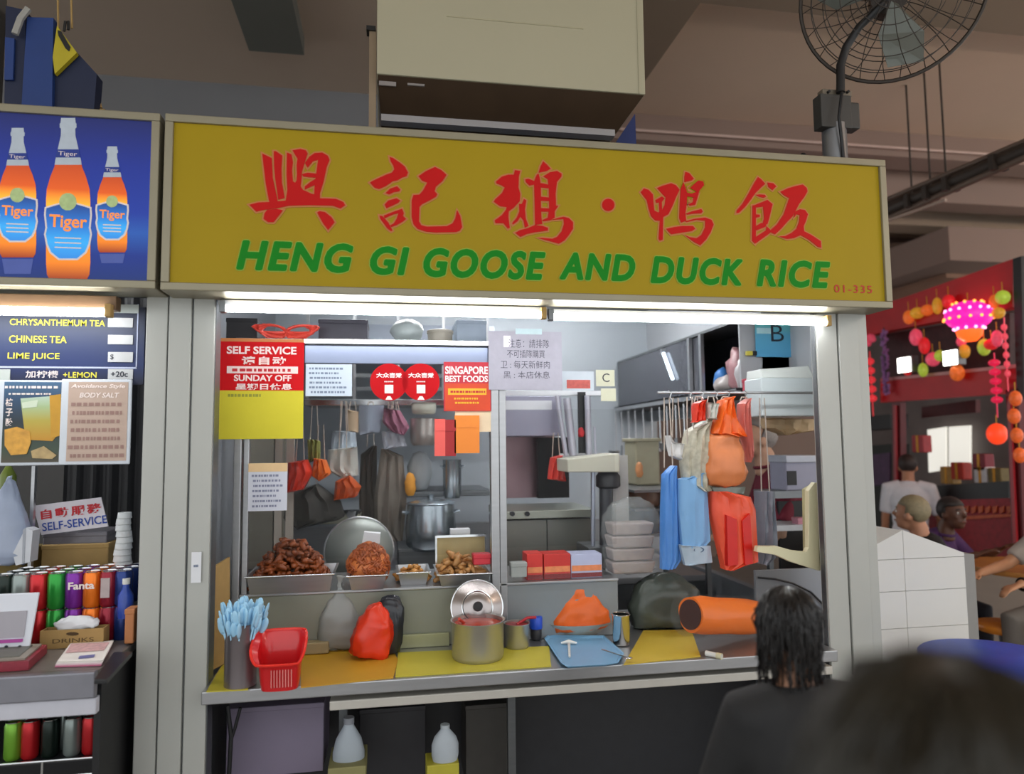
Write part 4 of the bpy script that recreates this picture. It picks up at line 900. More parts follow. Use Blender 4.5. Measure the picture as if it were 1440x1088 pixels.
hang('plastic_bag', [(406, 648), (432, 646), (440, 664), (426, 690), (404, 692)], .95, .07, mat('bag_scarlet', '#d8371f', .35, 0, .15, 20, .2), 'scarlet bag hanging beside the white price note', 'bag', ztop=1.8)
hang('plastic_bag', [(442, 644), (458, 646), (466, 666), (450, 676), (438, 668)], 1.0, .06, mat('bag_tangerine', '#e06a1e', .35, 0, .15, 20, .2), 'small tangerine bag hanging right of the scarlet bag', 'bag', ztop=1.8)
hang('green_cloth', [(432, 618), (450, 618), (450, 646), (434, 650)], 1.02, .03, mat('cloth_olive', '#7f8240', .85, 0, .2, 25), 'olive green cloth strip hanging above the tangerine bag', 'cloth', ztop=1.9)
hang('plastic_bag', [(472, 676), (492, 668), (508, 684), (502, 698), (470, 702)], 1.1, .07, mat('bag_rust', '#c4521c', .4, 0, .2, 20, .2), 'rust orange bag lying low left of the aprons', 'bag', ztop=1.55)
hang('dark_bag', [(404, 694), (446, 680), (478, 704), (486, 728), (420, 742), (400, 730)], 1.15, .08, mat('bag_char', '#3f3d38', .6, 0, .2, 14, .2), 'charcoal sack slumped behind the white price note', 'bag', ztop=1.6)
t = carton('bar_shelf', 418, 724, 506, 737, 1.2, .25, mat('ledge_pale', '#a8a894', .4, .3, .1), 'narrow pale ledge board behind the trays', 'ledge')
p0 = at(495, 716, 1.22); tag(obj('small_bowl', MB().lathe(p0-Vector((0, 0, .045)), [(.03, 0), (.05, .035), (.052, .04), (.045, .036), (.02, .008)], 16), chrome, None, smooth=True), 'little shiny bowl on the pale ledge', 'bowl')
# back-left pale cupboard doors
for px0, px1, lab in ((349, 384, 'left narrow pale cupboard door behind the price note'), (386, 400, 'right narrow pale cupboard door behind the price note')):
    carton('cupboard', px0, 612, px1, 800, 1.5, .3, mat('cup_pale', '#a39d90', .5, .1, .1), lab, 'cupboard')
for px, lab in ((392, 'left pale upright strip post behind the yellow poster'), (408, 'right pale upright strip post behind the yellow poster')):
    p = at(px, 640, 1.0); tag(obj('strip_post', MB().box(p.x-.018, p.x+.018, 1.0, 1.03, 0, 2.2), mat('strip_pale', '#b7aea2', .5), None), lab, 'post')
# stock pot on the shelf under the round stickers and the pan below
def vessel(name, px, ptop, pbot, w, Y, m, label, lid=True, handles=True, belly=1.0):
    c = at(px, pbot, Y); s = mpp(c); h = at(px, ptop, Y).z-c.z; r = w/2*s
    t = thing(name, label, 'pot', c)
    obj('body', MB().lathe(c, [(r*.82, 0), (r*.96*belly, h*.1), (r*belly, h*.4), (r, h*.88), (r*1.05, h*.9), (r*.96, h*.9)], 36), m, t, smooth=True)
    if lid:
        ld = obj('lid', MB().lathe(c, [(r*1.04, h*.9), (r*.95, h*.93), (r*.4, h*.98), (.01, h)], 36), m, t, smooth=True)
        obj('knob', MB().lathe(c, [(r*.12, h*.97), (r*.16, h*1.06), (.004, h*1.08)], 14), m, ld, smooth=True)
    if handles:
        for sg in (-1, 1): obj('handle', MB().tube([c+Vector((sg*r*.98, -.02, h*.72)), c+Vector((sg*r*1.18, -.03, h*.74)), c+Vector((sg*r*1.18, .03, h*.74)), c+Vector((sg*r*.98, .02, h*.72))], .008, 6), m, t)
    return t
pot_m = mat('stock_steel', '#aab4bb', .25, .85, .08, 6)
vessel('stock_pot', 606, 700, 772, 66, 1.15, pot_m, 'big round lidded steel pot behind the trays', belly=1.08)
vessel('stock_pot', 598, 584, 626, 42, 1.3, mat('pot_warm', '#b3aca6', .3, .6, .08), 'tall plain steel pot left of the paper packets', lid=False, handles=False)
vessel('steel_bowl', 596, 565, 582, 34, 1.3, mat('bowl_cream', '#c4c4b6', .4, .1), 'cream bowl stacked above the tall plain steel pot', lid=False, handles=False)
p = at(505, 775, .95); r = .17
pt_z = p.z-r+.003
tp = thing('prep_table', 'steel prep table in the middle of the kitchen under the wok lid', 'table', (.1, 1.15, 0))
obj('top', MB().box(-.6, .55, .82, 1.52, pt_z-.04, pt_z), steel, tp, bevel=.004)
for q in ((-.57, .85), (.52, .85), (-.57, 1.49), (.52, 1.49)): obj('leg', MB().box(q[0]-.02, q[0]+.02, q[1]-.02, q[1]+.02, 0, pt_z-.04), dsteel, tp)
tw = thing('wok_lid', 'large dull grey wok lid leaning behind the clear bag', 'lid', p-Vector((0, 0, r)))
mt = Matrix.Rotation(math.radians(78), 4, 'X')
obj('dome', MB().lathe(p, [(r, 0), (r*.9, .03), (r*.5, .055), (.01, .065)], 36, mt), mat('wok_grey', '#8b908b', .4, .5, .1, 5), tw, smooth=True)
obj('rim', MB().tube([p+(mt @ Vector((r*math.cos(k*PI/18), r*math.sin(k*PI/18), 0))) for k in range(36)], .006, 6, closed=True), steel, tw, smooth=True)
# funnel and cups between the pots
vessel('steel_jug', 636, 640, 700, 26, 1.3, pot_m, 'slim steel jug right of the aprons', lid=False)
p = at(588, 668, 1.35); lumpy('plastic_bag', 590, 664, 1.35, (.07, .05, .12), mat('bag_palegrey', '#aab0b2', .4, 0, .1, 16, .2), 'pale grey sack standing above the big lidded pot', 'bag', 6)
lumpy('orange_towel', 577, 682, 1.25, (.03, .03, .07), mat('towel_orange', '#e09a3a', .8, 0, .15, 16), 'orange towel tucked beside the pale grey sack', 'towel', 8)
carton('pot_stand', 560, 770, 655, 800, 1.1, .35, dsteel, 'steel stand block under the big lidded pot', 'stand', z0=pt_z+.0005)
carton('pot_shelf', 556, 690, 690, 698, 1.32, .5, dsteel, 'thin steel shelf above the big lidded pot', 'shelf')

# ---- right half: cooking range with its hood panel
Yr = .95
t = thing('cooking_range', 'steel cooking range with a lilac hood panel right of the mullion', 'range', at(765, 830, Yr+.3))
a, b, z0, z1 = B(706, 557, 790, 613, Yr); obj('hood_panel', MB().box(a, b, Yr, Yr+.5, z0, z1), mat('lilac_steel', '#a6a5b8', .4, .3, .06, 5), t, bevel=.004)
a, b, z0, z1 = B(700, 549, 848, 556, Yr-.03); obj('lit_rim', MB().box(a, b, Yr-.03, Yr, z0, z1), mat('rim_white', '#eef0f4', .3, .2, .03), t, bevel=.002)
a, b, z0, z1 = B(706, 563, 776, 576, Yr-.004); obj('rim_strip', MB().box(a, b, Yr-.005, Yr+.001, z0, z1), mat('rim_white', '#eef0f4'), t)
a, b, z0, z1 = B(700, 613, 757, 700, Yr+.42); obj('back_sheet', MB().box(a, b+.1, Yr+.42, Yr+.44, z0, z1), mat('rose_reflection', '#8d7378', .3, .6, .2, 5), t)  # maroon reflection put into the steel's own colour
a, b, z0, z1 = B(757, 615, 800, 700, Yr+.3); obj('opening_shade', MB().box(a, b, Yr+.3, Yr+.36, z0, z1), black_m, t)  # black box standing in for the shade in the range opening
a, b, z0, z1 = B(702, 716, 834, 727, Yr); obj('ledge', MB().box(a, b, Yr-.06, Yr+.4, z0, z1), mat('ledge_steel', '#a5a89c', .35, .5, .08), t, bevel=.004)
a, b, z0, z1 = B(702, 730, 834, 860, Yr+.02); obj('front_panel', MB().box(a, (a+b)/2-.003, Yr, Yr+.02, z0, z1), mat('front_steel', '#86867e', .4, .5, .12, 4), t); obj('front_panel', MB().box((a+b)/2+.003, b, Yr, Yr+.02, z0, z1), mat('front_steel', '#86867e'), t)
obj('body', MB().box(a, b, Yr+.02, Yr+.38, .1, z1), dsteel, t)
for px in (720, 741): 
    p = at(px, 722, Yr-.062); obj('knob', MB().cyl(p, p-Vector((0, .02, 0)), .012, n=12), dark_m, t)
# white upright frame and pipes right of the range
YPS = .84
t = thing('pipe_stand', 'white steel upright frame of parallel pipes beside the range', 'frame', at(806, 830, .9))
for q0, q1, r in (((783, 556), (796, 640), .012), ((797, 560), (806, 640), .02), ((826, 556), (828, 640), .016), ((836, 600), (838, 650), .006)):
    obj('pipe', MB().tube([at(q0[0], q0[1], YPS), at(q1[0], q1[1], YPS)], r, 10), mat('pipe_white', '#c3c3cf', .35, .3, .05), t, smooth=True)
obj('pipe', MB().box(at(810, 600, .92).x, at(820, 600, .92).x, .86, .88, at(815, 640, .92).z, at(815, 552, .92).z), black_m, t)
obj('crossbar', MB().box(at(783, 600, .9).x, at(845, 600, .9).x, YPS, YPS+.02, at(810, 642, .9).z, at(810, 637, .9).z), steel, t)
lumpy('red_cloth', 817, 608, .85, (.016, .02, .028), mat('cloth_red', '#cf2f36', .7, 0, .2), 'small red cloth knotted on the black pipe', 'cloth', 3)
hang('red_bag', [(776, 642), (789, 640), (794, 676), (770, 676)], .85, .05, mat('bag_coral', '#d8453a', .4, 0, .2, 20, .2), 'coral red bag hanging in front of the dark range opening', 'bag', ztop=1.75)
# upright table scale with a pale pan
t = thing('table_scale', 'table scale with a pale pan on a dark column', 'scale', at(850, 800, .62))
a, b, z0, z1 = B(795, 641, 868, 664, .62); obj('pan', MB().hexa([(a, .58, z0+.004), (b, .58, z0), (b, .8, z0), (a, .8, z0+.004), (a, .58, z1-.012), (b, .58, z1+.012), (b, .8, z1+.012), (a, .8, z1-.012)]), mat('pan_pale', '#c8c6b4', .45, .1, .06), t, bevel=.006)
p = at(855, 672, .66); obj('head', MB().lathe(p-Vector((0, 0, .05)), [(.045, 0), (.06, .01), (.06, .06), (.045, .08)], 20), dark_m, t, smooth=True)
obj('column', MB().cyl(at(852, 775, .66), at(852, 680, .66), .032, n=16), mat('col_char', '#434448', .4, .2), t, smooth=True)
obj('side_pole', MB().cyl(at(834, 770, .62), at(834, 660, .62), .011, n=10), mat('pole_blue', '#9fa6b3', .3, .6), t, smooth=True)
obj('back_plate', MB().box(at(862, 700, .68).x, at(884, 700, .68).x, .68, .70, at(872, 760, .68).z, at(872, 640, .68).z), mat('plate_pale', '#b4b4b0', .5, .1), t)
a, b, z0, z1 = B(826, 768, 888, 800, .6); obj('foot', MB().box(a, b, .58, .8, zb0+.013, z1), dsteel, t, bevel=.004)
# packs in a clear bag on the deck
dk = zb0+.0125
for k, (x0, x1, cc, lab) in enumerate(((740, 763, '#d33a34', 'red carton lying at the left end of the packs on the case deck'), (764, 802, '#c8352f', 'long red carton in the middle of the packs on the case deck'), (802, 846, '#b9bfdc', 'pale lilac and white carton at the right end of the packs on the case deck'))):
    a, b, z0, z1 = B(x0, 775, x1, 806, YD+.04)
    t = thing('drink_pack', lab, 'carton', ((a+b)/2, YD+.08, dk), 'packs on the case deck')
    obj('body', MB().box(a+.001, b-.001, YD+.03, YD+.14, dk, z1-.01), mat('pack'+cc, cc, .4, 0, .1), t, bevel=.003)
    obj('band', MB().box(a+.004, b-.004, YD+.0285, YD+.03, dk+.03, dk+.055), mat('packband', '#e58a5a' if k < 2 else '#6a73b0', .5, 0, .3, 40), t)
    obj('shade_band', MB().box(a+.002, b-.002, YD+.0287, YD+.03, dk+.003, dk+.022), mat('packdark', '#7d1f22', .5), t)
tag(obj('clear_wrap', MB().quadgrid(lambda u, v: Vector((at(738+112*u, 770, YD+.08).x, YD+.02+.14*v, dk+.002+(.075+.02*math.sin(PI*u))*math.sin(PI*min(max(v, .0), 1))**.5)), 14, 8), clearpl_m, None, smooth=True), 'clear wrap draped over the red cartons', 'wrap')
carton('small_block', 719, 791, 741, 812, YD-.02, .05, mat('block_grey', '#9a9f9c', .5), 'small grey block beside the mullion foot', 'block')
# big clear bag of foam boxes
a, b, z0, z1 = B(858, 734, 924, 818, .42)
t = thing('clear_bag', 'big clear bag around the stacked foam boxes left of the blue bags', 'bag', ((a+b)/2, .47, dk))
for k in range(4):
    zz = dk+(z1-dk)*k/4; q = MB().hexa([(a+.016, .42, zz+.0005), (b-.022, .42, zz+.0005), (b-.022, .52, zz+.0005), (a+.016, .52, zz+.0005), (a+.004+.004*(k % 2), .41, zz+(z1-dk)/4-.004), (b-.01, .41, zz+(z1-dk)/4-.004), (b-.01, .53, zz+(z1-dk)/4-.004), (a+.004+.004*(k % 2), .53, zz+(z1-dk)/4-.004)]); tag(obj('foam_box', q, mat('foam', '#b5a7a2', .7, 0, .05), None, bevel=.008), 'pale foam food box in the clear bag, %s of its stack' % ('lowest', 'second from the bottom', 'third from the bottom', 'topmost')[k], 'box', 'foam boxes in the clear bag')
pouch('clear_film', '', clearbag_m, ((a+b)/2+.01, .47, dk+.001), (0, 0, 1), ((b-a)*.60, .075), .34, [(.6, .0), (1, .06), (1.05, .4), (1, .75), (.7, .92), (.3, 1)], 31, .1, .7, parent=t)

# ---- cupboard high on the right wall and the hooks below
cx0, cx1 = 1.78, 2.05; cy0, cy1 = .62, 2.60; cz0 = at(1050, 545, .62).z; cz1 = cz0+.36
cb = thing('wall_cupboard', 'dark glass-doored steel cupboard high along the right kitchen wall', 'cupboard', (cx0, 1.6, cz0))
obj('top', MB().box(cx0, cx1, cy0, cy1, cz1-.015, cz1), dsteel, cb); obj('bottom', MB().box(cx0-.03, cx1, cy0, cy1, cz0-.03, cz0), dark_m, cb)
obj('back', MB().box(cx1-.012, cx1, cy0, cy1, cz0, cz1-.015), mat('cup_inside', '#23232c', .5), cb)
obj('far_side', MB().box(cx0, cx1, cy1-.015, cy1, cz0, cz1-.015), dsteel, cb)
obj('near_side', MB().box(cx0, cx1, cy0, cy0+.015, cz0, cz1-.015), mat('cup_end', '#b4b6ba', .45, .1, .05), cb)
obj('sliding_door', MB().box(cx0-.004, cx0+.006, 1.25, 2.58, cz0+.01, cz1-.02), mat('door_glass', '#4b4c54', .12, .3, .1), cb)
obj('door_strip', MB().box(cx0-.012, cx0+.008, 1.22, 1.25, cz0, cz1-.015), steel, cb); obj('door_strip', MB().box(cx0-.012, cx0+.008, 1.06, 1.09, cz0, cz1-.015), steel, cb)
obj('inner_door', MB().box(cx0+.012, cx0+.018, 1.09, 1.30, cz0+.01, cz1-.02), mat('door_glass', '#4b4c54'), cb)
obj('front_lip', MB().box(cx0-.034, cx0-.028, cy0, cy1, cz0-.03, cz0-.006), steel, cb)
tb = thing('cupboard_lamp', 'short white lamp behind the dark cupboard glass', 'light', (cx0-.02, 1.62, cz0+.2))
obj('tube', MB().cyl((cx0-.02, 1.60, cz0+.30), (cx0-.02, 1.46, cz0+.12), .011, n=10), emit_mat('lamp_soft', '#dff0ff', 1.6), tb, smooth=True)
obj('clip', MB().box(cx0-.03, cx0-.004, 1.60, 1.63, cz0+.30, cz0+.33), steel, tb)
def inside(name, Y, X, r, m, label, seed, dz=0):
    c = Vector((X, Y, cz0+r[2]*.8+dz)); mb = MB().ball(c, r, 14, 10)
    for v in mb.b.verts: v.co += noise.noise_vector((v.co-c)*22+Vector((seed, 0, 0)))*min(r)*.35; v.co.z = max(v.co.z, cz0+.003)
    tag(obj(name, mb, m, None, smooth=True, autos=False), label, 'bag')
inside('plastic_bag', 1.0, 1.86, (.04, .05, .08), mat('bag_blue', '#4a8fdc', .35, 0, .1, 20, .2), 'bright blue bag at the left inside the open cupboard', 1)
inside('plastic_bag', .92, 1.84, (.045, .09, .05), mat('bag_creamgrey', '#bdb4b0', .4, 0, .1, 20, .2), 'creamy grey bag lying at the cupboard front', 4)
inside('plastic_bag', .80, 1.87, (.06, .09, .13), mat('bag_pinkish', '#b9888c', .4, 0, .3, 30, .2), 'mottled pink bag inside the open cupboard', 7)
inside('plastic_bag', .70, 1.84, (.05, .05, .09), mat('bag_clearwhite', '#c9c5c6', .35, 0, .1, 30, .2), 'whitish bag at the right end of the cupboard', 9)
# utensils hung under the cupboard
ORD = ['first', 'second', 'third', 'fourth', 'fifth', 'sixth', 'seventh', 'eighth', 'ninth', 'tenth', 'eleventh', 'twelfth', 'thirteenth', 'fourteenth', 'fifteenth', 'sixteenth', 'seventeenth', 'eighteenth', 'nineteenth', 'twentieth']
def utensil(Y, kind, ln, k):
    X = cx0-.045; zt_ = cz0-.035; lab = {'ladle': 'steel ladle', 'spatula': 'steel spatula', 'tongs': 'steel tongs', 'skewer': 'steel skimmer'}[kind]
    place = 'number %d counted from the range' % k
    t = thing(kind, lab+' hanging under the dark cupboard, %s hook counted from the kitchen back' % ORD[k], kind if kind != 'skewer' else 'skimmer', (X, Y, zt_-ln), 'steel utensils under the cupboard')
    obj('hook', MB().tube([(X, Y, zt_+.005), (X-.012, Y, zt_-.005), (X-.012, Y, zt_-.02)], .0025, 5), chrome, t)
    obj('handle', MB().tube([(X-.012, Y, zt_-.015), (X-.012, Y, zt_-ln*.72)], [.006, .0045], 6), steel, t)
    zz = zt_-ln*.72
    if kind == 'ladle': obj('bowl', MB().lathe((X-.03, Y, zz-.05), [(.008, 0), (.034, .018), (.042, .05), (.037, .05), (.01, .008)], 16), steel, t, smooth=True)
    elif kind == 'spatula': obj('blade', MB().hexa([(X-.02, Y-.035, zz-ln*.26), (X-.016, Y-.035, zz-ln*.26), (X-.016, Y+.035, zz-ln*.26), (X-.02, Y+.035, zz-ln*.26), (X-.016, Y-.02, zz), (X-.012, Y-.02, zz), (X-.012, Y+.02, zz), (X-.016, Y+.02, zz)]), steel, t)
    elif kind == 'tongs':
        for s in (-1, 1): obj('arm', MB().tube([(X-.012, Y, zz+.05), (X-.012, Y+s*.02, zz-ln*.2), (X-.012, Y+s*.012, zz-ln*.28)], .005, 6), steel, t)
    else: obj('disc', MB().lathe((X-.02, Y, zz-.03), [(.01, 0), (.05, .01), (.052, .016), (.01, .01)], 18, Matrix.Rotation(1.2, 4, 'Y')), steel, t)
for k, (Y, kind, ln) in enumerate(((2.50, 'ladle', .42), (2.36, 'spatula', .36), (2.2, 'tongs', .34), (2.06, 'ladle', .40), (1.9, 'skewer', .38), (1.74, 'spatula', .44), (1.6, 'tongs', .30), (1.48, 'ladle', .34), (1.34, 'spatula', .30), (1.22, 'tongs', .28), (1.1, 'ladle', .30))):
    utensil(Y, kind, ln, k)
zs_ = [B(894, 616, 928, 682, 1.25)[2], at(905, 712, 1.0).z, at(905, 748, .95).z]
rk = thing('wire_rack', 'narrow steel rack of three shelves behind the blue bags', 'rack', (1.45, 1.2, 0))
rx0, rx1 = at(884, 700, 1.1).x, at(934, 700, 1.1).x
for z_ in zs_: obj('shelf', MB().box(rx0-.05, rx1+.16, .86, 1.5, z_-.014, z_-.001), dsteel, rk)
for q in ((rx0-.04, 1.48), (rx1+.15, 1.48), (rx1+.15, .88)): obj('post', MB().box(q[0]-.012, q[0]+.012, q[1]-.012, q[1]+.012, 0, zs_[0]+.05), dsteel, rk)
t = thing('pale_box', 'pale tan plastic box standing under the hanging utensils', 'box', (1.9, 1.7, .86))
a, b, z0, z1 = B(894, 616, 928, 682, 1.25); obj('body', MB().box(a, b, 1.25, 1.45, z0, z1), mat('box_tan', '#9d9880', .55, 0, .08), t, bevel=.01); obj('side_rim', MB().box(a-.01, b+.01, 1.24, 1.46, z1-.02, z1), mat('box_tan', '#9d9880'), t, bevel=.004)
lumpy('orange_peel', 899, 661, 1.2, (.022, .02, .05), mat('peel', '#c98a5a', .5), 'small orange fruit net beside the pale tan box', 'fruit', 5)
vessel('frying_pan', 905, 686, 712, 46, 1.0, mat('pan_brown', '#6d5446', .4, .3, .2), 'brown pan behind the blue bags', lid=False)
vessel('frying_pan', 905, 712, 748, 52, .95, black_m, 'black pan under the brown pan', lid=False, handles=False)
# wall B: green hygiene sheet, white boxes
YBs = .60
t, a, b, z0, z1, Yp = poster('grade_sheet', 1062, 452, 1126, 502, YBs, ramp_mat('grade_blue', [(0, '#58a9d6'), (.6, '#62b4d8'), (.85, '#6fc7cf'), (1, '#7ccfc4')], rough=.3), 'light blue hygiene sheet with the letter B at the top right', 'sheet')
ptext('B', t, 1084, 457, 1102, 480, Yp, ink_m, bold=-.005)
obj('gloss_strip', MB().box(*rect(1064, 461, 1086, 469, Yp)[:2], Yp-.001, Yp, *rect(1064, 461, 1086, 469, Yp)[2:]), mat('gloss', '#c2ecf4', .3), t)
t = thing('white_switch_box', 'yellow and black plug on the wall left of the light blue sheet', 'plug', at(1054, 498, YBs))
a, b, z0, z1 = rect(1048, 494, 1056, 500, YBs); obj('plug', MB().box(a, b, YBs-.02, YBs, z0, z1), mat('plug_yellow', '#cfc24a', .5), t, bevel=.002)
a, b, z0, z1 = rect(1056, 494, 1062, 500, YBs); obj('pin', MB().box(a, b, YBs-.02, YBs, z0, z1), black_m, t, bevel=.002)
struct('wall_side', MB().box(1.90, 2.32, .62, .64, 1.86, 2.75), mat('wall_side_paint', '#b9b8b6', .6, 0, .05, 2))
t = thing('white_box', 'large white plastic dispenser box below the light blue sheet', 'box', at(1110, 585, .30))
a, b, z0, z1 = B(1071, 531, 1147, 585, .30); a2 = at(1078, 515, .30).z
obj('body', MB().box(a, b, .30, .46, z0, z1), mat('box_white', '#ccd6d8', .4, 0, .05, 3), t, bevel=.006)
obj('lid', MB().hexa([(a+.01, .30, z1), (b-.004, .30, z1), (b-.004, .46, z1), (a+.01, .46, z1), (a+.015, .33, a2-.01), (b-.01, .33, a2+.008), (b-.01, .46, a2+.008), (a+.015, .46, a2-.01)]), mat('box_lid', '#dadfda', .45, 0, .05, 3), t, bevel=.004)
obj('bracket', MB().box(b, b+.09, .40, .44, z0+.02, z0+.06), steel, t)
lumpy('pink_packet', 1062, 556, .5, (.03, .03, .08), mat('packet_pink', '#c98a90', .5, 0, .3, 30, .2), 'pink and white packet hanging left of the white dispenser box', 'packet', 11)
carton('crimson_box', 1055, 531, 1070, 550, .45, .08, mat('crim', '#b93a4e', .5), 'small crimson box on the bracket left of the white dispenser box', 'box')
hang('beige_sack', [(1074, 588), (1145, 588), (1140, 606), (1100, 612), (1076, 602)], .5, .05, mat('sack_beige', '#b79d78', .6, 0, .2, 12), 'beige sack hanging under the white dispenser box', 'sack', cords=1, ztop=1.82)

# ---- bags hung over the counter from the front rail
YH = .24
zrail = at(1000, 552, YH).z
rl = thing('hook_rail', 'thin steel rail with hooks carrying the hanging bags', 'rail', (at(980, 552, YH).x, YH, zrail))
obj('bar', MB().tube([(at(925, 552, YH).x, YH, zrail), (at(1146, 552, YH).x, YH, zrail)], .006, 8), steel, rl, smooth=True)
for px in (940, 968, 985, 1005, 1022, 1046, 1146):
    x = at(px, 552, YH).x; obj('hook', MB().tube([(x, YH, zrail+.01), (x+.012, YH-.004, zrail), (x+.004, YH-.004, zrail-.02), (x+.012, YH-.004, zrail-.03)], .003, 5), chrome, rl)
obj('hanger_rod', MB().cyl((at(1146, 552, YH).x, YH, zrail), (at(1146, 552, YH).x, YH, 2.28), .006, n=8), steel, rl)
obj('hanger_rod', MB().cyl((at(925, 552, YH).x, YH, zrail), (1.76, .60, cz0-.02), .005, n=8), steel, rl)
bag_b1 = mat('bag_blue1', '#4b86cf', .4, 0, .1, 8, .15); bag_b2 = mat('bag_blue2', '#7aaad8', .4, 0, .12, 8, .2)
hang('blue_bag', [(933, 656), (950, 654), (953, 700), (956, 798), (929, 800), (930, 720)], YH+.03, .03, bag_b1, 'long deep blue carrier bag bundle, left of the two hanging', 'bag', ztop=zrail-.02, wr=.005)
hang('blue_bag', [(954, 668), (988, 664), (994, 700), (997, 768), (958, 770), (954, 720)], YH, .03, bag_b2, 'long light blue carrier bag bundle, right of the two hanging', 'bag', ztop=zrail-.02, wr=.005)
t = hang('printed_bag', [(956, 766), (998, 766), (1000, 792), (962, 794)], YH-.01, .025, mat('bag_print', '#a9bccc', .4, 0, .08), 'pale printed bag hem below the light blue bundle', 'bag', ztop=at(980, 764, YH).z+.01, wr=.003)
lg = at(983, 773, YH-.035); obj('printed_ring', MB().tube([lg+Vector((.022*math.cos(k*PI/9), 0, .010*math.sin(k*PI/9))) for k in range(18)], .002, 5, closed=True), mat('ink_slate', '#4a5f80', .6), t)
hang('clear_bag_bundle', [(966, 606), (996, 588), (999, 640), (996, 690), (962, 690), (958, 650)], YH+.02, .05, clear_mat('bag_speckle', '#c9c4b0', .78, .35, .5), 'speckled clear bag of pale noodles left of the orange bag', 'bag', ztop=zrail-.02)
hang('white_bag', [(938, 612), (945, 620), (956, 640), (966, 622), (964, 650), (942, 642)], YH+.05, .03, mat('bag_whiter', '#e8e6e4', .4, 0, .08, 20, .2), 'small white twisted bag above the deep blue bundle', 'bag', ztop=zrail-.02)
hang('bag_knot', [(976, 566), (990, 562), (990, 592), (974, 594)], YH-.02, .03, mat('bag_scarlet', '#d8371f'), 'small scarlet bag top on the hook rail', 'bag', ztop=zrail-.02)
hang('bag_knot', [(992, 566), (1010, 568), (1004, 590), (994, 588)], YH-.03, .03, mat('bag_white', '#cdcdc4'), 'small white bag top beside the scarlet one on the rail', 'bag', ztop=zrail-.02)
c = at(1020, 684, YH-.02)
hang('orange_bag', [(1014, 560), (1026, 558), (1034, 590), (1046, 614), (998, 614), (1006, 590)], YH-.02, .05, mat('bag_orange2', '#e8641e', .35, 0, .2, 18, .25), 'gathered orange bag neck under the hook rail', 'bag', ztop=zrail-.02, wr=.012)
pouch('orange_bag', 'round full salmon orange bag hanging under the hook rail', mat('bag_salmon', '#d9814e', .35, 0, .12, 14, .2), (c.x, c.y, at(1020, 684, YH).z), (0, 0, 1), (31*mpp(c), .06), at(1020, 612, YH).z-at(1020, 684, YH).z, [(.3, 0), (.75, .05), (1, .3), (.9, .6), (.75, .85), (.7, 1)], 41, .08, .85)
hang('pink_bag', [(1040, 562), (1052, 560), (1058, 640), (1050, 650), (1040, 600)], YH, .03, mat('bag_rose', '#d07a70', .4, 0, .2, 18, .2), 'narrow rosy bag strip right of the gathered orange bag', 'bag', ztop=zrail-.02)
t = hang('red_bag', [(1000, 690), (1050, 690), (1060, 716), (1062, 796), (1016, 800), (1000, 720)], YH-.01, .05, mat('bag_vermilion', '#ee5a3c', .35, 0, .12, 10, .15), 'glossy vermilion carrier bag hanging below the salmon bag', 'bag', ztop=at(1025, 682, YH).z, wr=.008)
for q in (((1022, 724), (1036, 730), (1038, 794), (1024, 796)), ((1044, 732), (1055, 722), (1059, 792), (1048, 794))):
    obj('red_panel', MB().prism([at(x, y, YH-.075) for x, y in q], (0, .03, 0)), mat('bag_deepred', '#cf1a10', .35), t)
hang('steel_clip', [(1000, 684), (1048, 684), (1044, 694), (1004, 694)], YH-.02, .02, mat('clip_grey', '#7d837c', .4, .4), 'grey clip strip between the salmon bag and the vermilion bag', 'clip', cords=0, wr=.002)
hang('plastic_bag', [(1066, 690), (1084, 690), (1090, 760), (1086, 790), (1066, 792)], .30, .05, mat('bag_smoky', '#7c818c', .35, 0, .2, 14, .3), 'smoky grey bag hanging left of the side rack', 'bag', ztop=zrail-.02)
# cream side bracket at the right end
P = [(1137, 690), (1146, 678), (1159, 682), (1161, 803), (1150, 802), (1112, 790), (1090, 780), (1064, 776), (1066, 768), (1094, 768), (1115, 774), (1134, 776), (1137, 770)]
t = thing('cream_bracket', 'cream enamel side bracket with a long curved arm beside the right column', 'bracket', at(1150, 803, .10))
obj('plate', MB().prism([at(x, y, .10) for x, y in P], (0, .03, 0)), cream_m, t, bevel=.003)
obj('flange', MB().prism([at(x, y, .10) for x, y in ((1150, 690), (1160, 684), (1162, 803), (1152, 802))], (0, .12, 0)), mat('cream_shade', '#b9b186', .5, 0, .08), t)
obj('cap', MB().cyl(at(1153, 689, .11), at(1153, 676, .11), .016, .013, 14), mat('cap_lime', '#b7c23a', .4), t, smooth=True)
# steel side panel on the counter's right end with a dark cable
a, b, z0, z1 = B(1064, 800, 1170, 880, .42)
t = thing('splashback', 'grey steel splash panel at the right end of the counter', 'panel', ((a+b)/2, .42, ZT))
obj('sheet', MB().box(a, b, .42, .44, ZT+.001, z1), mat('panel_steel', '#9d9fa2', .4, .4, .08, 4), t)
obj('cable', MB().tube([at(x, y, .41) for x, y in ((1066, 812), (1090, 814), (1115, 820), (1140, 832), (1158, 850), (1166, 868))], .005, 6), dark_m, t, smooth=True)
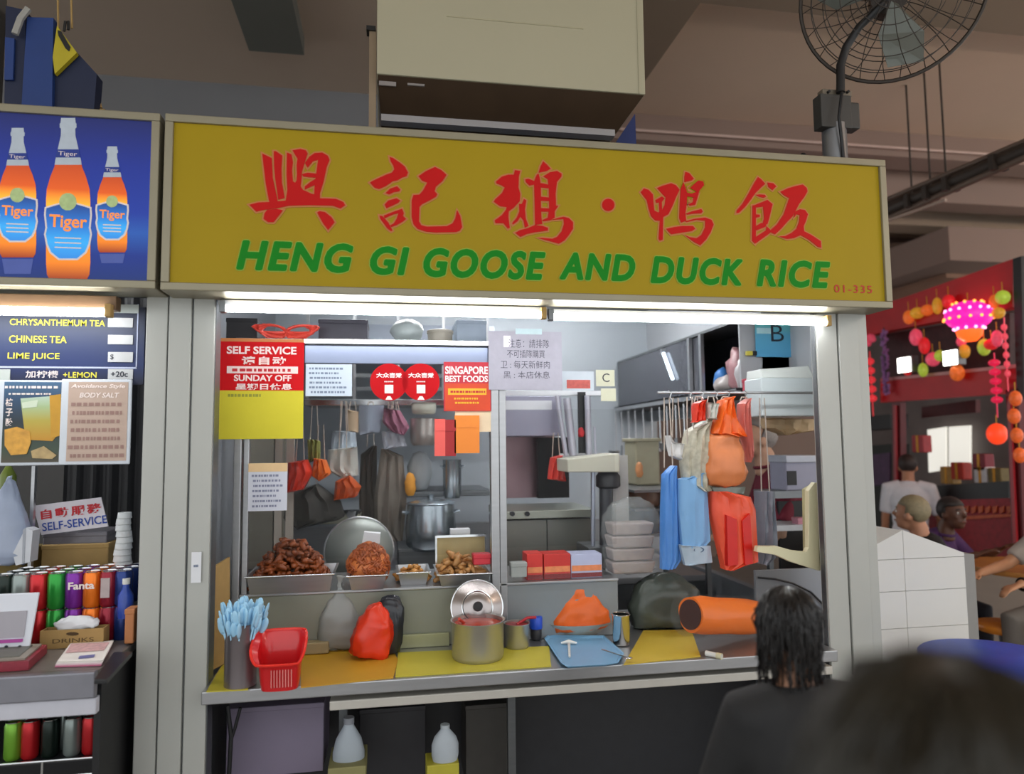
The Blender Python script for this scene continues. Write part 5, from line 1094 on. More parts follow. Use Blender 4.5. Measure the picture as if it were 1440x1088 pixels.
# side shelf seen under the white box: grey till, dark shelves
t = thing('side_rack', 'dark slotted rack beyond the counter end', 'rack', at(1110, 830, .8))
a, b, z0, z1 = B(1086, 690, 1150, 700, .8); obj('shelf', MB().box(a, b, .8, 1.0, z0, z1), dsteel, t); a, b, z0, z1 = B(1084, 738, 1150, 746, .8); obj('shelf', MB().box(a, b, .8, 1.0, z0, z1), mat('shelf_light', '#b9bcc0', .4, .3), t)
a, b, z0, z1 = B(1084, 702, 1150, 840, 1.1); obj('back', MB().box(a, b, 1.0, 1.02, .86, z1), black_m, t)
for px in (1084, 1150): p = at(px, 760, .8); obj('post', MB().box(p.x-.012, p.x+.012, .8, .83, .86, at(px, 690, .8).z), dsteel, t)
t = thing('till_machine', 'grey boxy machine with a dark screen standing on the side rack', 'machine', at(1128, 690, .85))
a, b, z0, z1 = B(1105, 640, 1150, 690, .85); obj('body', MB().box(a, b, .85, 1.02, z0, z1), mat('till_grey', '#8f8fa0', .4, .2, .06), t, bevel=.008)
a, b, z0, z1 = B(1107, 662, 1120, 682, .848); obj('screen', MB().box(a, b, .845, .85, z0, z1), black_m, t)
a, b, z0, z1 = B(1104, 640, 1148, 650, .84); obj('top_lid', MB().box(a, b, .83, 1.03, z0, z1), mat('till_light', '#aeb2bd', .4, .2), t, bevel=.004)
carton('pink_box', 1122, 728, 1136, 742, .82, .06, mat('box_rose', '#c98a9a', .5), 'little pink box on the lower side rack shelf', 'box')
# ================================================================ drinks stall on the left
# menu board
YM = .06
menu_m = ramp_mat('menu_navy', [(0, '#0b122c'), (.25, '#1a2c60'), (.5, '#1f2f58'), (.75, '#202c48'), (1, '#121a30')], rough=.5)
a, b, z0, z1 = rect(-160, 428, 203, 540, YM)
mn = thing('menu_board', 'dark blue drinks menu board with yellow words and pale price labels', 'menu', ((a+b)/2, YM, z0))
obj('board', MB().box(a, b, YM, YM+.015, z0, z1), menu_m, mn)
a2, b2, za, zb_ = rect(-150, 424, 194, 516, YM-.001)
for q in ((a2, b2, za-.003, za+.003), (b2-.004, b2, za, zb_)): obj('border_line', MB().box(q[0], q[1], YM-.002, YM, q[2], q[3]), mat('line_white', '#b9c2dc', .6), mn)
for s_, x0, x1, y0, y1, cm in (('CHRYSANTHEMUM TEA', 14, 148, 449, 458, yellowink_m), ('CHINESE TEA', 13, 94, 472, 482, yellowink_m), ('LIME JUICE', 11, 84, 496, 507, yellowink_m), ('加柠檬', 36, 82, 521, 531, whiteink_m), ('+LEMON', 89, 136, 523, 531, yellowink_m)):
    ptext(s_, mn, x0, y0, x1, y1, YM-.001, cm, bold=.008)
for y0, y1, tx in ((447, 460, '$1.00'), (471, 484, '$1.00'), (495, 509, '$1.00'), (519, 533, '+20c')):
    a2, b2, za, zb_ = rect(152, y0, 187, y1, YM-.002); obj('price_label', MB().box(a2, b2, YM-.004, YM-.001, za, zb_), mat('label_grey', '#c7c9ca', .7), mn)
    if tx == '+20c': ptext(tx, mn, 156, 522, 180, 530, YM-.004, ink_m, bold=.02)
    elif y0 == 495: ptext('$', mn, 155, 498, 160, 506, YM-.004, ink_m, bold=.01)
a2, b2, za, zb_ = rect(155, 428, 195, 440, YM-.003); obj('upper_label', MB().box(a2, b2, YM-.004, YM-.001, za, zb_), mat('label_pale', '#b9c0bb', .7), mn)
a2, b2, za, zb_ = rect(-40, 519, 14, 535, YM-.003); obj('side_label', MB().box(a2, b2, YM-.004, YM-.001, za, zb_), mat('label_pale', '#b9c0bb', .7), mn)
# two framed drink cards in one white-edged plate
a, b, z0, z1 = rect(-90, 534, 88, 655, YM-.02)
dp = thing('drink_poster', 'framed drink picture with a tall yellow glass under the menu board', 'poster', ((a+b)/2, YM-.02, z0))
obj('frame', MB().box(a, b, YM-.02, YM-.008, z0, z1), mat('frame_white', '#d3dae2', .5), dp, bevel=.004)
a2, b2, za, zb_ = rect(4, 537, 86, 650, YM-.021); obj('picture', MB().box(a2, b2, YM-.022, YM-.02, za, zb_), ramp_mat('drink_pic', [(0, '#4e4636'), (.15, '#3a4a3a'), (.5, '#1f2c34'), (.8, '#2c4a6a'), (1, '#456a8c')], rough=.4), dp)
def poly(px, Y, m, par, name, dy=-.001, th=.0008): obj(name, MB().prism([at(x, y, Y)+Vector((0, dy, 0)) for x, y in px], (0, th, 0)), m, par)
YP2 = YM-.0225
poly([(29, 560), (84, 556), (82, 610), (74, 620), (36, 618)], YP2, ramp_mat('glass_print', [(0, '#c9902a'), (.45, '#b8a848'), (.75, '#a9bf8c'), (1, '#b9cfc0')]), dp, 'glass_print')
poly([(70, 556), (86, 554), (86, 612), (72, 616)], YP2, mat('amber_print', '#c9962a', .5, 0, .2), dp, 'amber_print', -.002)
poly([(31, 566), (54, 562), (52, 572), (32, 574)], YP2, mat('ice_print', '#cfdcc4', .5, 0, .1), dp, 'ice_print', -.002)
poly([(7, 604), (24, 600), (42, 606), (44, 622), (38, 638), (16, 640), (7, 626)], YP2, mat('peel_print', '#e0a040', .5, 0, .5, 40), dp, 'fruit_print', -.003)
poly([(44, 634), (62, 627), (80, 640), (74, 645), (46, 644)], YP2, mat('slice_print', '#b9a070', .5, 0, .4, 40), dp, 'slice_print', -.003)
a2, b2, za, zb_ = rect(7, 540, 84, 548, YP2); lines((a2, YP2, za), X1, Z1, b2-a2, zb_-za, 1, whiteink_m, dp, 31, fill=.98)
a2, b2, za, zb_ = rect(12, 551, 78, 556, YP2); lines((a2, YP2, za), X1, Z1, b2-a2, zb_-za, 1, whiteink_m, dp, 32, fill=.98)
for k, s_ in enumerate('桔子酸'): ptext(s_, dp, 8, 560+14*k, 18, 571+14*k, YP2, whiteink_m, bold=.02)
a, b, z0, z1 = rect(84, 533, 184, 653, YM-.03)
dn = thing('health_notice', 'pinkish printed notice card with rounded corners beside the drink picture', 'notice', ((a+b)/2, YM-.03, z0))
obj('plate', MB().box(a, b, YM-.03, YM-.022, z0, z1), mat('frame_white', '#d3dae2'), dn, bevel=.012)
a2, b2, za, zb_ = rect(95, 537, 179, 648, YM-.03); obj('print', MB().box(a2, b2, YM-.0315, YM-.03, za, zb_), mat('print_tan', '#c2ab9c', .7, 0, .1, 20), dn)
ptext('Avoidance Style', dn, 100, 540, 176, 547, YM-.0315, whiteink_m, bold=.02, shear=.2); ptext('BODY SALT', dn, 112, 552, 168, 559, YM-.0315, whiteink_m, bold=.02, shear=.2)
a2, b2, za, zb_ = rect(96, 562, 176, 646, YM-.0315); lines((a2, YM-.0315, za), X1, Z1, b2-a2, zb_-za, 7, mat('print_brown', '#a08078', .8), dn, 33, fill=.9)
# counter and chiller
zl = 1.0
Yl0 = atz(80, 950, zl).y
x0l, x1l = -2.2, -.895
lc_ = thing('drinks_counter', 'drinks stall counter with a steel front edge over a chilled can rack', 'counter', (-1.5, .2, 0))
obj('worktop', MB().box(x0l, x1l, Yl0+.03, .75, zl-.03, zl), mat('worktop_grey', '#77716c', .4, .3, .15), lc_, bevel=.003)
obj('front_edge', MB().box(x0l, x1l, Yl0, Yl0+.03, zl-.075, zl+.004), mat('edge_grey', '#8a8a92', .35, .5, .1), lc_, bevel=.004)
obj('apron_panel', MB().box(x0l, x1l, Yl0+.02, Yl0+.05, zl-.13, zl-.08), mat('edge_white', '#c9c9d2', .4, .2), lc_, bevel=.003)
obj('back_panel', MB().box(x0l, x1l, .70, .75, 0, zl-.03), black_m, lc_)
obj('side_panel', MB().box(x1l-.02, x1l, Yl0+.06, .75, 0, zl-.03), black_m, lc_)
zr_ = at(80, 1064, .06).z
obj('rack_shelf', MB().box(x0l, x1l-.02, .03, .5, zr_-.008, zr_), dark_m, lc_)
for dz in (.004, -.05): obj('rack_wire', MB().tube([(x0l, .02, zr_+dz), (x1l-.03, .02, zr_+dz)], .004, 6), chrome, lc_)
for px in (60, 150): p = at(px, 1064, .02); obj('rack_stay', MB().tube([(p.x, .02, zr_+.004), (p.x, .02, zr_-.08)], .004, 6), chrome, lc_)
can_cols = {'green': '#2b9a3a', 'red': '#c8242a', 'purple': '#7a2a9a', 'orange': '#ee7a1e', 'maroon': '#8e1c30', 'navy': '#223a7a', 'silver': '#8f9a96', 'dark': '#1d2a24', 'lime': '#7db63a'}
can_m = {k: mat('can_'+k, v, .25, .45, .12, 30, stretch=(1, 1, .2)) for k, v in can_cols.items()}
def can(x, y, z, col, label, group, r=.031, h=.145):
    t = thing('drink_can', label, 'can', (x, y, z), group)
    obj('body', MB().lathe((x, y, z), [(r*.8, 0), (r, .010), (r, h-.014), (r*.86, h-.003)], 18), can_m[col], t, smooth=True)
    obj('lid', MB().lathe((x, y, z), [(r*.86, h-.003), (r*.88, h), (r*.8, h), (r*.78, h-.004), (.002, h-.004)], 18, cap0=False), chrome, t, smooth=True)
    return t
names = ['dark green', 'silver', 'red', 'green', 'purple', 'orange', 'maroon', 'navy']
colk = ['dark', 'silver', 'red', 'green', 'purple', 'orange', 'maroon', 'navy']
pxs = [8, 32, 57, 82, 107, 132, 155, 176]
hcan = .128
z1c = at(80, 857, .10).z
front = {}
for i, (nm, ck, px) in enumerate(zip(names, colk, pxs)):
    x = at(px-2, 830, .13).x
    for row in range(3):
        rw = ('front', 'second', 'rear')[row]
        o = can(x+.004*row, .13+row*.066, z1c, ck, '%s drink can on top of the stacked row, %s rank' % (nm, rw), 'stacked drink cans', .0305, hcan)
        if row == 0: front[ck] = o
    if i > 1: can(x, .13, z1c-hcan-.001, ck, '%s drink can in the lower layer under the front rank' % nm, 'stacked drink cans', .0305, hcan)
xo = at(130, 826, .0985)
text('Fanta', at(96, 829, .098), X1, Z1, at(133, 829, .098).x-at(96, 829, .098).x, .026, whiteink_m, front['orange'], 'can_lettering', bold=.03, lift=.003)
mx_ = front['maroon'].location; obj('can_panel', MB().box(mx_.x-.016, mx_.x+.014, mx_.y-.034, mx_.y-.029, z1c+.035, z1c+.105), mat('can_pale', '#b9aaa8', .5, 0, .2, 40), front['maroon'])
# step under the upper cans and the cardboard tray in front
tray_z = z1c-hcan-.003
obj_b = MB().box(at(-160, 900, .16).x, at(172, 900, .16).x, .09, .34, zl+.001, tray_z)
tag(obj('display_step', obj_b, dark_m, None), 'dark display step under the stacked drink cans', 'step')
a, b, z0, z1 = rect(58, 884, 147, 906, .04)
cbx = thing('cardboard_tray', 'shallow cardboard tray with white tissue standing before the cans', 'tray', ((a+b)/2, .06, zl))
obj('front_wall', MB().box(a, b, .03, .034, zl+.001, z1), card_m, cbx); obj('back_wall', MB().box(a, b, .080, .084, zl+.001, z1), card_m, cbx)
for q in (a, b-.004): obj('side_wall', MB().box(q, q+.004, .034, .080, zl+.001, z1), card_m, cbx)
obj('base', MB().box(a+.004, b-.004, .034, .080, zl+.001, zl+.005), card_m, cbx)
ptext('DRINKS', cbx, 74, 903-6, 132, 903, .03, mat('ink_box', '#4e3a20', .8), bold=.0)
obj('oval_mark', MB().prism([at(102+9*math.cos(k*PI/7), 891+2.6*math.sin(k*PI/7), .03)+Vector((0, -.001, 0)) for k in range(14)], (0, .0006, 0)), mat('ink_box', '#4e3a20'), cbx)
lumpy('tissue', 108, 877, .057, (.075, .02, .026), paper_m, 'white crumpled tissue lying in the cardboard tray', 'tissue', 2, amt=.6)
# cardboard boxes and self service sign behind the cans
carton('cardboard_box', 58, 765, 152, 800, .42, .2, card_m, 'flat cardboard box behind the cans under the self service sign')
carton('glass_box', 60, 748, 150, 766, .44, .18, mat('box_smoke', '#6d6a70', .3, .1, .3), 'smoky box on the flat cardboard box under the self service sign')
carton('cardboard_box', -30, 775, 31, 812, .36, .2, mat('card_olive', '#7d6a38', .8, 0, .12), 'olive cardboard box at the left edge behind the cans')
tsv = thing('self_service_sign', 'tilted white plaque with red Chinese and blue self-service words', 'sign', at(97, 750, .40))
c4 = [at(x, y, .40) for x, y in ((46, 711), (142, 699), (152, 740), (58, 752))]
obj('plaque', MB().prism(c4, (0, .006, 0)), mat('plaque', '#dcd6dc', .5, 0, .03), tsv)
ux = (c4[1]-c4[0]).normalized(); uz = (c4[0]-c4[3]); uz = (uz-ux*uz.dot(ux)).normalized(); s = mpp(c4[0])
text('自動服務', at(58, 731, .398), ux, uz, 79*s, 14*s, redink_m, tsv, bold=.03, sp=1.25)
text('SELF-SERVICE', at(60, 747, .398), ux, uz, 84*s, 11.5*s, mat('ink_royal', '#2c4aa0', .7), tsv, bold=.01)
# stacked white cups
p = at(172, 815, .28); s = mpp(p)
hh = at(172, 720, .28).z-p.z
for k in range(11):
    zz = hh*k/11; r0 = .033-.0009*k
    tag(obj('plastic_cup', MB().lathe(p+Vector((.003*math.sin(k*1.3), 0, zz)), [(r0*1.06, .0005), (r0*1.09, .003), (r0*1.06, .006), (r0*.99, hh/11-.0005)], 20), mat('cup_white', '#d7dbdb', .35, 0, .04), None, smooth=True), 'upside-down white plastic cup, %s from the bottom of the tall stack' % ORD[k], 'cup', 'white cups in the tall stack')
carton('cup_riser', 160, 815, 186, 900, .24, .1, mat('riser', '#77787c', .5), 'grey riser block under the stack of white cups', 'riser')
t = thing('small_bottle', 'small bottle with a blue label beside the column under the cups', 'bottle', at(176, 868, .10))
p = at(176, 868, .10); obj('body', MB().lathe(p, [(.024, 0), (.026, .02), (.026, .08), (.012, .105), (.011, .12)], 16), mat('bottle_blue', '#2a4aa8', .3, 0, .3, 40), t, smooth=True); obj('cap', MB().lathe(p, [(.013, .12), (.013, .14)], 12), white_m, t, smooth=True)
carton('orange_box', 175, 856, 188, 905, .02, .06, mat('box_orange', '#b9784a', .6), 'narrow orange-brown box against the grey column', 'box')
# clear cone bag, white cups box at the left edge
pouch('clear_cone_bag', 'pale bluish clear bag tied to a point at the left edge', mat('bag_icy', '#a3aec4', .35, 0, .15, 10, .25), at(8, 792, .30), (0, 0, 1), (34*.0029, .07), at(8, 668, .30).z-at(8, 792, .30).z, [(.7, 0), (1, .12), (.85, .35), (.5, .65), (.2, .9), (.08, 1)], 3, .08, .9)
t = thing('white_carton', 'upright white carton beside the clear cone bag', 'carton', at(34, 785, .24)); obj('front_face', MB().prism([at(18, 778, .24), at(36, 742, .24), at(46, 746, .24), at(42, 790, .24), at(22, 795, .24)], (0, .06, 0)), mat('carton_white', '#d3d6dc', .5), t); obj('fold', MB().prism([at(32, 745, .238), at(36, 742, .238), at(34, 792, .238), at(31, 792, .238)], (0, .002, 0)), mat('fold_grey', '#a9adb6', .5), t)
tag(obj('green_bottle', MB().lathe(at(10, 700, .5), [(.02, 0), (.03, .02), (.03, .09), (.01, .13)], 14), mat('green_btl', '#6b7a2a', .3), None, smooth=True), 'greenish bottle top behind the clear cone bag', 'bottle')
# payment stand (its code left out), red tray, pink leaflets
YK = -.06
a, b, z0, z1 = rect(-60, 838, 47, 918, YK)
ps = thing('payment_stand', 'white tilted payment card stand with a blank grey square', 'stand', ((a+b)/2, YK, zl))
z0 = zl+.002
obj('card', MB().hexa([(a, YK-.01, z0), (b-.01, YK-.01, z0), (b-.01, YK, z0), (a, YK, z0), (a, YK+.03, z1), (b, YK+.03, z1), (b, YK+.04, z1), (a, YK+.04, z1)]), mat('stand_white', '#d9dde6', .4, 0, .03), ps, bevel=.003)
fa, fb, fz0, fz1 = rect(-50, 862, 34, 898, YK)
obj('blank_square', MB().hexa([(fa, YK-.002, fz0), (fb, YK-.002, fz0), (fb, YK+.006, fz0), (fa, YK+.006, fz0), (fa, YK+.014, fz1), (fb, YK+.014, fz1), (fb, YK+.022, fz1), (fa, YK+.022, fz1)]), mat('blank_grey', '#a7a4ac', .7, 0, .05), ps)
fa, fb, fz0, fz1 = rect(-50, 900, 32, 904, YK); obj('magenta_line', MB().box(fa, fb, YK-.009, YK+.003, fz0, fz1), mat('magenta', '#b0469a', .6), ps)
for px in (9, 28): q = at(px, 909, YK-.007); obj('dot_mark', MB().cyl(q, q+Vector((0, -.004, 0)), .005, n=8), ink_m, ps)
t = thing('red_tray', 'dark red diamond-patterned tray with a grey notepad at the left edge', 'tray', atz(20, 935, zl+.004))
P = [atz(x, y, zl+.002) for x, y in ((-80, 950), (40, 942), (66, 918), (-40, 920))]
obj('tray', MB().prism(P, (0, 0, .028)), mat('tray_wine', '#8e2a3a', .4, 0, .35, 70), t)
P2 = [p_.lerp(sum(P, Vector())/4, .12)+Vector((0, 0, .0285)) for p_ in P]
obj('pad', MB().prism(P2, (0, 0, .006)), mat('pad_grey', '#8b8378', .5), t); P3 = [p_.lerp(sum(P2, Vector())/4, .22)+Vector((0, 0, .0062)) for p_ in P2]
obj('pad_inner', MB().prism(P3, (0, 0, .002)), mat('pad_dark', '#5f6058', .5), t)
t = thing('leaflets', 'pile of pink and white leaflets on the drinks counter', 'leaflets', atz(115, 930, zl+.002))
for k, cc in enumerate(('#d27a9a', '#e8c9d4', '#ece6e2', '#e4ded8')):
    P = [atz(x+k, y-2.2*k, zl+.002+.004*k) for x, y in ((77, 938), (142, 936), (157, 908), (96, 912))]
    obj('sheet', MB().prism(P, (0, 0, .003)), mat('leaf'+cc, cc, .7, 0, .05), t)
P = [atz(x, y, zl+.0185) for x, y in ((92, 918), (146, 914), (154, 903), (100, 905))]; obj('print_block', MB().prism(P, (0, 0, .0006)), mat('leaf_print', '#c9a0a0', .7, 0, .5, 60), t)
P = [atz(x, y, zl+.0185) for x, y in ((110, 926), (132, 924), (134, 920), (112, 922))]; obj('print_word', MB().prism(P, (0, 0, .0007)), mat('ink_violet', '#6a6aa0', .7), t)
P = [atz(x, y, zl+.002) for x, y in ((132, 962), (150, 962), (186, 922), (160, 922))]
tag(obj('dark_slab', MB().prism(P, (0, 0, .014)), mat('slab_black', '#1e1f20', .4), None, bevel=.003), 'black slab lying at the right end of the drinks counter', 'slab')
# chilled cans below
for i, (px, ck, nm, top) in enumerate(((18, 'lime', 'lime green', 1015), (42, 'red', 'red', 1008), (70, 'dark', 'dark green', 1004), (101, 'silver', 'silver and navy', 1008), (127, 'red', 'bright red', 1000), (148, 'navy', 'navy', 1000))):
    p = at(px, 1063, .07); can(p.x, .07, zr_+.001, ck, '%s can in the front of the chilled rack below the drinks counter' % nm, 'cans in the chilled rack', .0285, .128)
    can(p.x+.012, .135, zr_+.001, 'dark' if i % 2 else 'silver', '%s can in the second rank behind the %s can of the chilled rack' % ('dark' if i % 2 else 'silver', nm), 'cans in the chilled rack', .0285, .128)
a, b, z0, z1 = rect(39, 655, 190, 790, .62)
tag(obj('dark_backdrop', MB().quadgrid(lambda u, v: Vector((a+(b+.05-a)*u, .95+.012*math.sin(u*40), .0+2.74*v)), 40, 2), mat('backdrop_black', '#0f0f12', .6), None), 'black backdrop for the dark stall interior behind the self service sign', 'backdrop')  # black sheet standing in for the shade inside the drinks stall
p = at(38, 700, .3); tag(obj('steel_post', MB().box(p.x-.006, p.x+.006, .34, .36, zl+.0005, at(38, 655, .34).z), steel, None), 'thin upright rod left of the self service sign', 'rod')
# clipboard with leaflets right of the sheet on the column side: pale strip
# ================================================================ above the stalls
# grease hood over the sign
x0, x1 = at(530, 60, 0).x, at(906, 60, 0).x; z0 = at(720, 118, 0).z
gh = thing('hood_casing', 'big cream exhaust casing with a dark flared underside above the signboard', 'casing', ((x0+x1)/2, .3, z0))
obj('casing', MB().box(x0, x1, 0, .62, z0, 3.95), mat('casing_cream', '#aea88e', .5, 0, .05, 2, .02), gh, bevel=.004)
xb0, xb1 = at(536, 180, .14).x, at(861, 203, .14).x; zb_ = at(700, 184, .14).z
obj('underside', MB().hexa([(xb0, .14, zb_), (xb1, .14, zb_), (xb1, .5, zb_), (xb0, .5, zb_), (x0+.004, .01, z0), (x1-.004, .01, z0), (x1-.004, .6, z0), (x0+.004, .6, z0)]), mat('casing_brown', '#4a3a2c', .35, .4, .25, 5), gh)
obj('light_strip', MB().box(xb0, xb1, .10, .15, zb_-.006, zb_+.022), mat('strip_steel', '#cdd8e8', .15, .9, .03), gh)
obj('corner_strip', MB().box(x1-.03, x1-.026, -.004, .0, z0, 3.95), mat('casing_cream', '#aea88e'), gh)
obj('seam', MB().box(at(628, 30, 0).x, at(820, 30, 0).x, -.002, .0, at(720, 32, 0).z, at(720, 32, 0).z+.006), mat('casing_seam', '#aaa488', .5), gh)
for px in (545, 585): 
    a, b, za, zb2 = rect(px-12, 110, px+12, 121, .03); obj('patch', MB().box(a, b, .025, .032, za, zb2), mat('patch_grey', '#8b8480', .4), gh)
t = thing('conduit_pipe', 'tan upright conduit with a dark cap beside the cream casing', 'pipe', at(522, 178, .05))
obj('pipe', MB().box(at(519, 100, .05).x, at(529, 100, .05).x, .05, .08, at(523, 182, .05).z, at(523, 42, .05).z), mat('conduit', '#8d7a62', .5, .1), t); obj('cap', MB().box(at(515, 100, .05).x, at(528, 100, .05).x, .04, .09, at(523, 44, .05).z, at(523, 38, .05).z), black_m, t)
tag(obj('blue_hoarding', MB().prism([at(x, y, .35) for x, y in ((862, 206), (893, 160), (895, 206))], (0, .02, 0)), mat('panel_blue', '#1f3270', .5), None), 'dark blue corner panel under the right end of the cream casing', 'panel')
# wall fan
fp = at(1254, -12, -.22); fr = 119*mpp(fp)
fan = thing('wall_fan', 'large dark wire-caged fan on a bent arm above the right end of the sign', 'fan', fp)
wire = mat('fan_wire', '#3a332d', .5, .5, .15)
fm_ = Matrix.Translation(fp) @ Matrix.Rotation(math.radians(-30), 4, 'Z') @ Matrix.Rotation(math.radians(16), 4, 'X') @ Matrix.Rotation(math.radians(90), 4, 'X')
def fpt(r, a, d): return fm_ @ Vector((r*math.cos(a), r*math.sin(a), d))
N = 48
for side, nm in ((1, 'front_cage'), (-1, 'rear_cage')):
    mb = MB()
    for q in (.25, .42, .58, .74, .88):
        mb.tube([fpt(fr*q, 2*PI*k/N, side*.10*(1-q**2.2)) for k in range(N)], .0022, 4, closed=True)
    for j in range(22):
        a = 2*PI*j/22; mb.tube([fpt(fr*q, a+.35*q*(1 if side > 0 else -1), side*.10*(1-q**2.2)) for q in (.12, .3, .5, .7, .85, 1)], .0022, 4)
    o = obj(nm, mb, wire, fan); o['kind'] = 'stuff'
obj('rim', MB().tube([fpt(fr, 2*PI*k/N, 0) for k in range(N)], .008, 6, closed=True), wire, fan, smooth=True)
for j in range(3):
    a0 = j*2*PI/3+.4
    obj('blade', MB().prism([fpt(fr*.12, a0, .02), fpt(fr*.5, a0-.2, .03), fpt(fr*.86, a0+.05, .035), fpt(fr*.9, a0+.5, .0), fpt(fr*.6, a0+.75, -.03), fpt(fr*.15, a0+.6, -.02)], fm_.to_3x3() @ Vector((0, 0, .004))), mat('fan_blade', '#62665f', .4, .3), fan)
obj('motor', MB().tube([fpt(0, 0, -.05), fpt(0, 0, -.17), fpt(0, 0, -.2)], [.075, .07, .03], 18), wire, fan, smooth=True)
arm = [at(1182, 130, -.12), at(1182, 92, -.12), at(1190, 66, -.13), at(1208, 38, -.17), at(1240, 8, -.24), fpt(0, 0, -.15)]
obj('arm', MB().tube(arm, [.018, .018, .017, .016, .016, .02], 10), black_m, fan, smooth=True)
a, b, za, zb2 = rect(1153, 134, 1196, 180, -.10); obj('bracket', MB().box(a, b, -.11, -.05, za, zb2), mat('bracket_grey', '#4b4a48', .5, .5, .15), fan, bevel=.004)
a, b, za, zb2 = rect(1190, 143, 1210, 180, -.10); obj('switch_box', MB().box(a, b, -.10, -.04, za, zb2), mat('bracket_grey', '#4b4a48'), fan, bevel=.008)
a, b, za, zb2 = rect(1157, 126, 1198, 134, -.10); obj('clamp', MB().box(a, b, -.10, -.06, za, zb2), mat('clamp_tan', '#7d7466', .5, .4), fan, bevel=.003)
for px in (1164, 1191): q = at(px, 130, -.10); obj('bolt', MB().cyl(q, q+Vector((0, -.012, 0)), .006, n=8), black_m, fan)
a, b, za, zb2 = rect(1155, 178, 1190, 222, -.06); obj('pole', MB().cyl(((a+b)/2, -.065, za-.05), ((a+b)/2, -.065, zb2), (b-a)*.42, n=20), mat('pole_steel', '#85878a', .35, .7, .1), fan, smooth=True)
obj('cable', MB().tube([at(1184, 130, -.14), at(1180, 165, -.15), at(1184, 200, -.13), at(1186, 222, -.12)], .007, 6), black_m, fan, smooth=True)
# blue banner bags at the top left
YBn = .12
bb = thing('rolled_banner', 'dark blue hanging banner bag with a yellow triangle at the top left', 'banner', at(70, 152, YBn))
blu = mat('banner_blue', '#1c3a78', .55, 0, .15, 6); blu2 = mat('banner_navy', '#131f3e', .55, 0, .15, 6)
obj('front_panel', MB().prism([at(x, y, YBn) for x, y in ((38, 24), (75, 25), (73, 156), (30, 152))], (0, .05, 0)), blu, bb)
obj('lower_flap', MB().prism([at(x, y, YBn+.02) for x, y in ((73, 90), (107, 72), (136, 104), (132, 156), (73, 156))], (0, .06, 0)), blu2, bb)
obj('yellow_triangle', MB().prism([at(x, y, YBn-.005) for x, y in ((80, 36), (108, 74), (77, 104), (74, 80))], (0, .02, 0)), mat('banner_yellow', '#b9a81e', .55, 0, .12), bb)
obj('triangle_mark', MB().prism([at(x, y, YBn-.008) for x, y in ((81, 42), (86, 44), (99, 66), (97, 72), (92, 68), (82, 50))], (0, .002, 0)), black_m, bb)
obj('left_panel', MB().prism([at(x, y, YBn+.01) for x, y in ((8, 8), (36, 14), (34, 150), (6, 148))], (0, .05, 0)), blu2, bb)
obj('left_fold', MB().prism([at(x, y, YBn-.002) for x, y in ((7, 52), (20, 54), (18, 112), (6, 112))], (0, .01, 0)), blu, bb)
obj('white_tie', MB().tube([at(21, 48, YBn-.02), at(29, 26, YBn-.02), at(40, 12, YBn-.02)], .012, 6), mat('tie_grey', '#a3a19a', .6), bb)
for px in (82, 101): obj('cord', MB().tube([at(px, 40, YBn+.02), at(px-1, -10, YBn+.02)], .004, 5), card_m, bb)
obj('hook', MB().tube([at(90, 44, YBn), at(92, 30, YBn), at(96, 30, YBn), at(96, 42, YBn)], .005, 6), black_m, bb)
struct('wall_side_left', MB().box(-3.2, at(6, 80, .2).x, .15, .2, 2.8, ZC), mat('wall_dim', '#5e5c58', .7))
t = thing('tan_strut', 'short tan strut beside the blue banner bag', 'strut', at(138, 150, .2)); obj('strut', MB().tube([at(133, 118, .2), at(141, 152, .2)], .008, 8), card_m, t); obj('foot', MB().box(at(141, 150, .2).x-.02, at(141, 150, .2).x+.02, .19, .23, at(141, 154, .2).z-.02, at(141, 154, .2).z), card_m, t)
# small lamp bracket on top of the sign
t = thing('sign_clip', 'small clip with a black knob on top of the signboard near the fan', 'clip', at(1122, 216, -.07)); a, b, za, zb2 = rect(1113, 212, 1128, 219, -.07); obj('plate', MB().box(a, b, -.09, -.05, sz1+.0005, sz1+.02), frame_m, t); q = at(1129, 212, -.07); obj('knob', MB().ball((q.x, -.07, sz1+.03), .014, 10, 8), black_m, t, smooth=True)
# ================================================================ right of the stall
t = thing('white_cabinet', 'white gable-topped panelled cabinet right of the stall', 'cabinet', at(1300, 915, .35))
YC = .35; za = at(1270, 745, YC).z; ze = at(1222, 772, YC).z; xL, xA, xR = at(1222, 800, YC).x, at(1272, 800, YC).x, at(1357, 800, YC).x
zR = at(1356, 777, YC).z; zm1 = at(1290, 785, YC).z; zm2 = at(1290, 882, YC).z; zm15 = at(1290, 830, YC).z
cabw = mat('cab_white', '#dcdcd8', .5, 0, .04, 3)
g = .0012
obj('gable_panel', MB().prism([(xL, YC, zm1+g), (xA-g, YC, zm1+g), (xA-g, YC, za), (xL, YC, ze)], (0, .02, 0)), cabw, t)
obj('gable_panel', MB().prism([(xA+g, YC, zm1+g), (xR, YC, zm1+g), (xR, YC, zR), (xA+g, YC, za)], (0, .02, 0)), cabw, t)
for zz0, zz1 in ((zm15, zm1), (zm2, zm15), (0, zm2)):
    for q0, q1 in ((xL, xA-g), (xA+g, xR)): obj('front_panel', MB().box(q0, q1, YC, YC+.02, zz0+g, zz1-g), cabw, t)
xS = at(1372, 800, YC).x
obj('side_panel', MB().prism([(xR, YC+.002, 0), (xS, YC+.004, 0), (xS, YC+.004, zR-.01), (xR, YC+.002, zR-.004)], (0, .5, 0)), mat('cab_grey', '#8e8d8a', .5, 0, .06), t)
obj('roof', MB().prism([(xL, YC+.02, ze-.002), (xA, YC+.02, za-.002), (xR, YC+.02, zR-.002), (xR, YC+.02, zm1), (xL, YC+.02, zm1)], (0, .3, 0)), cabw, t)
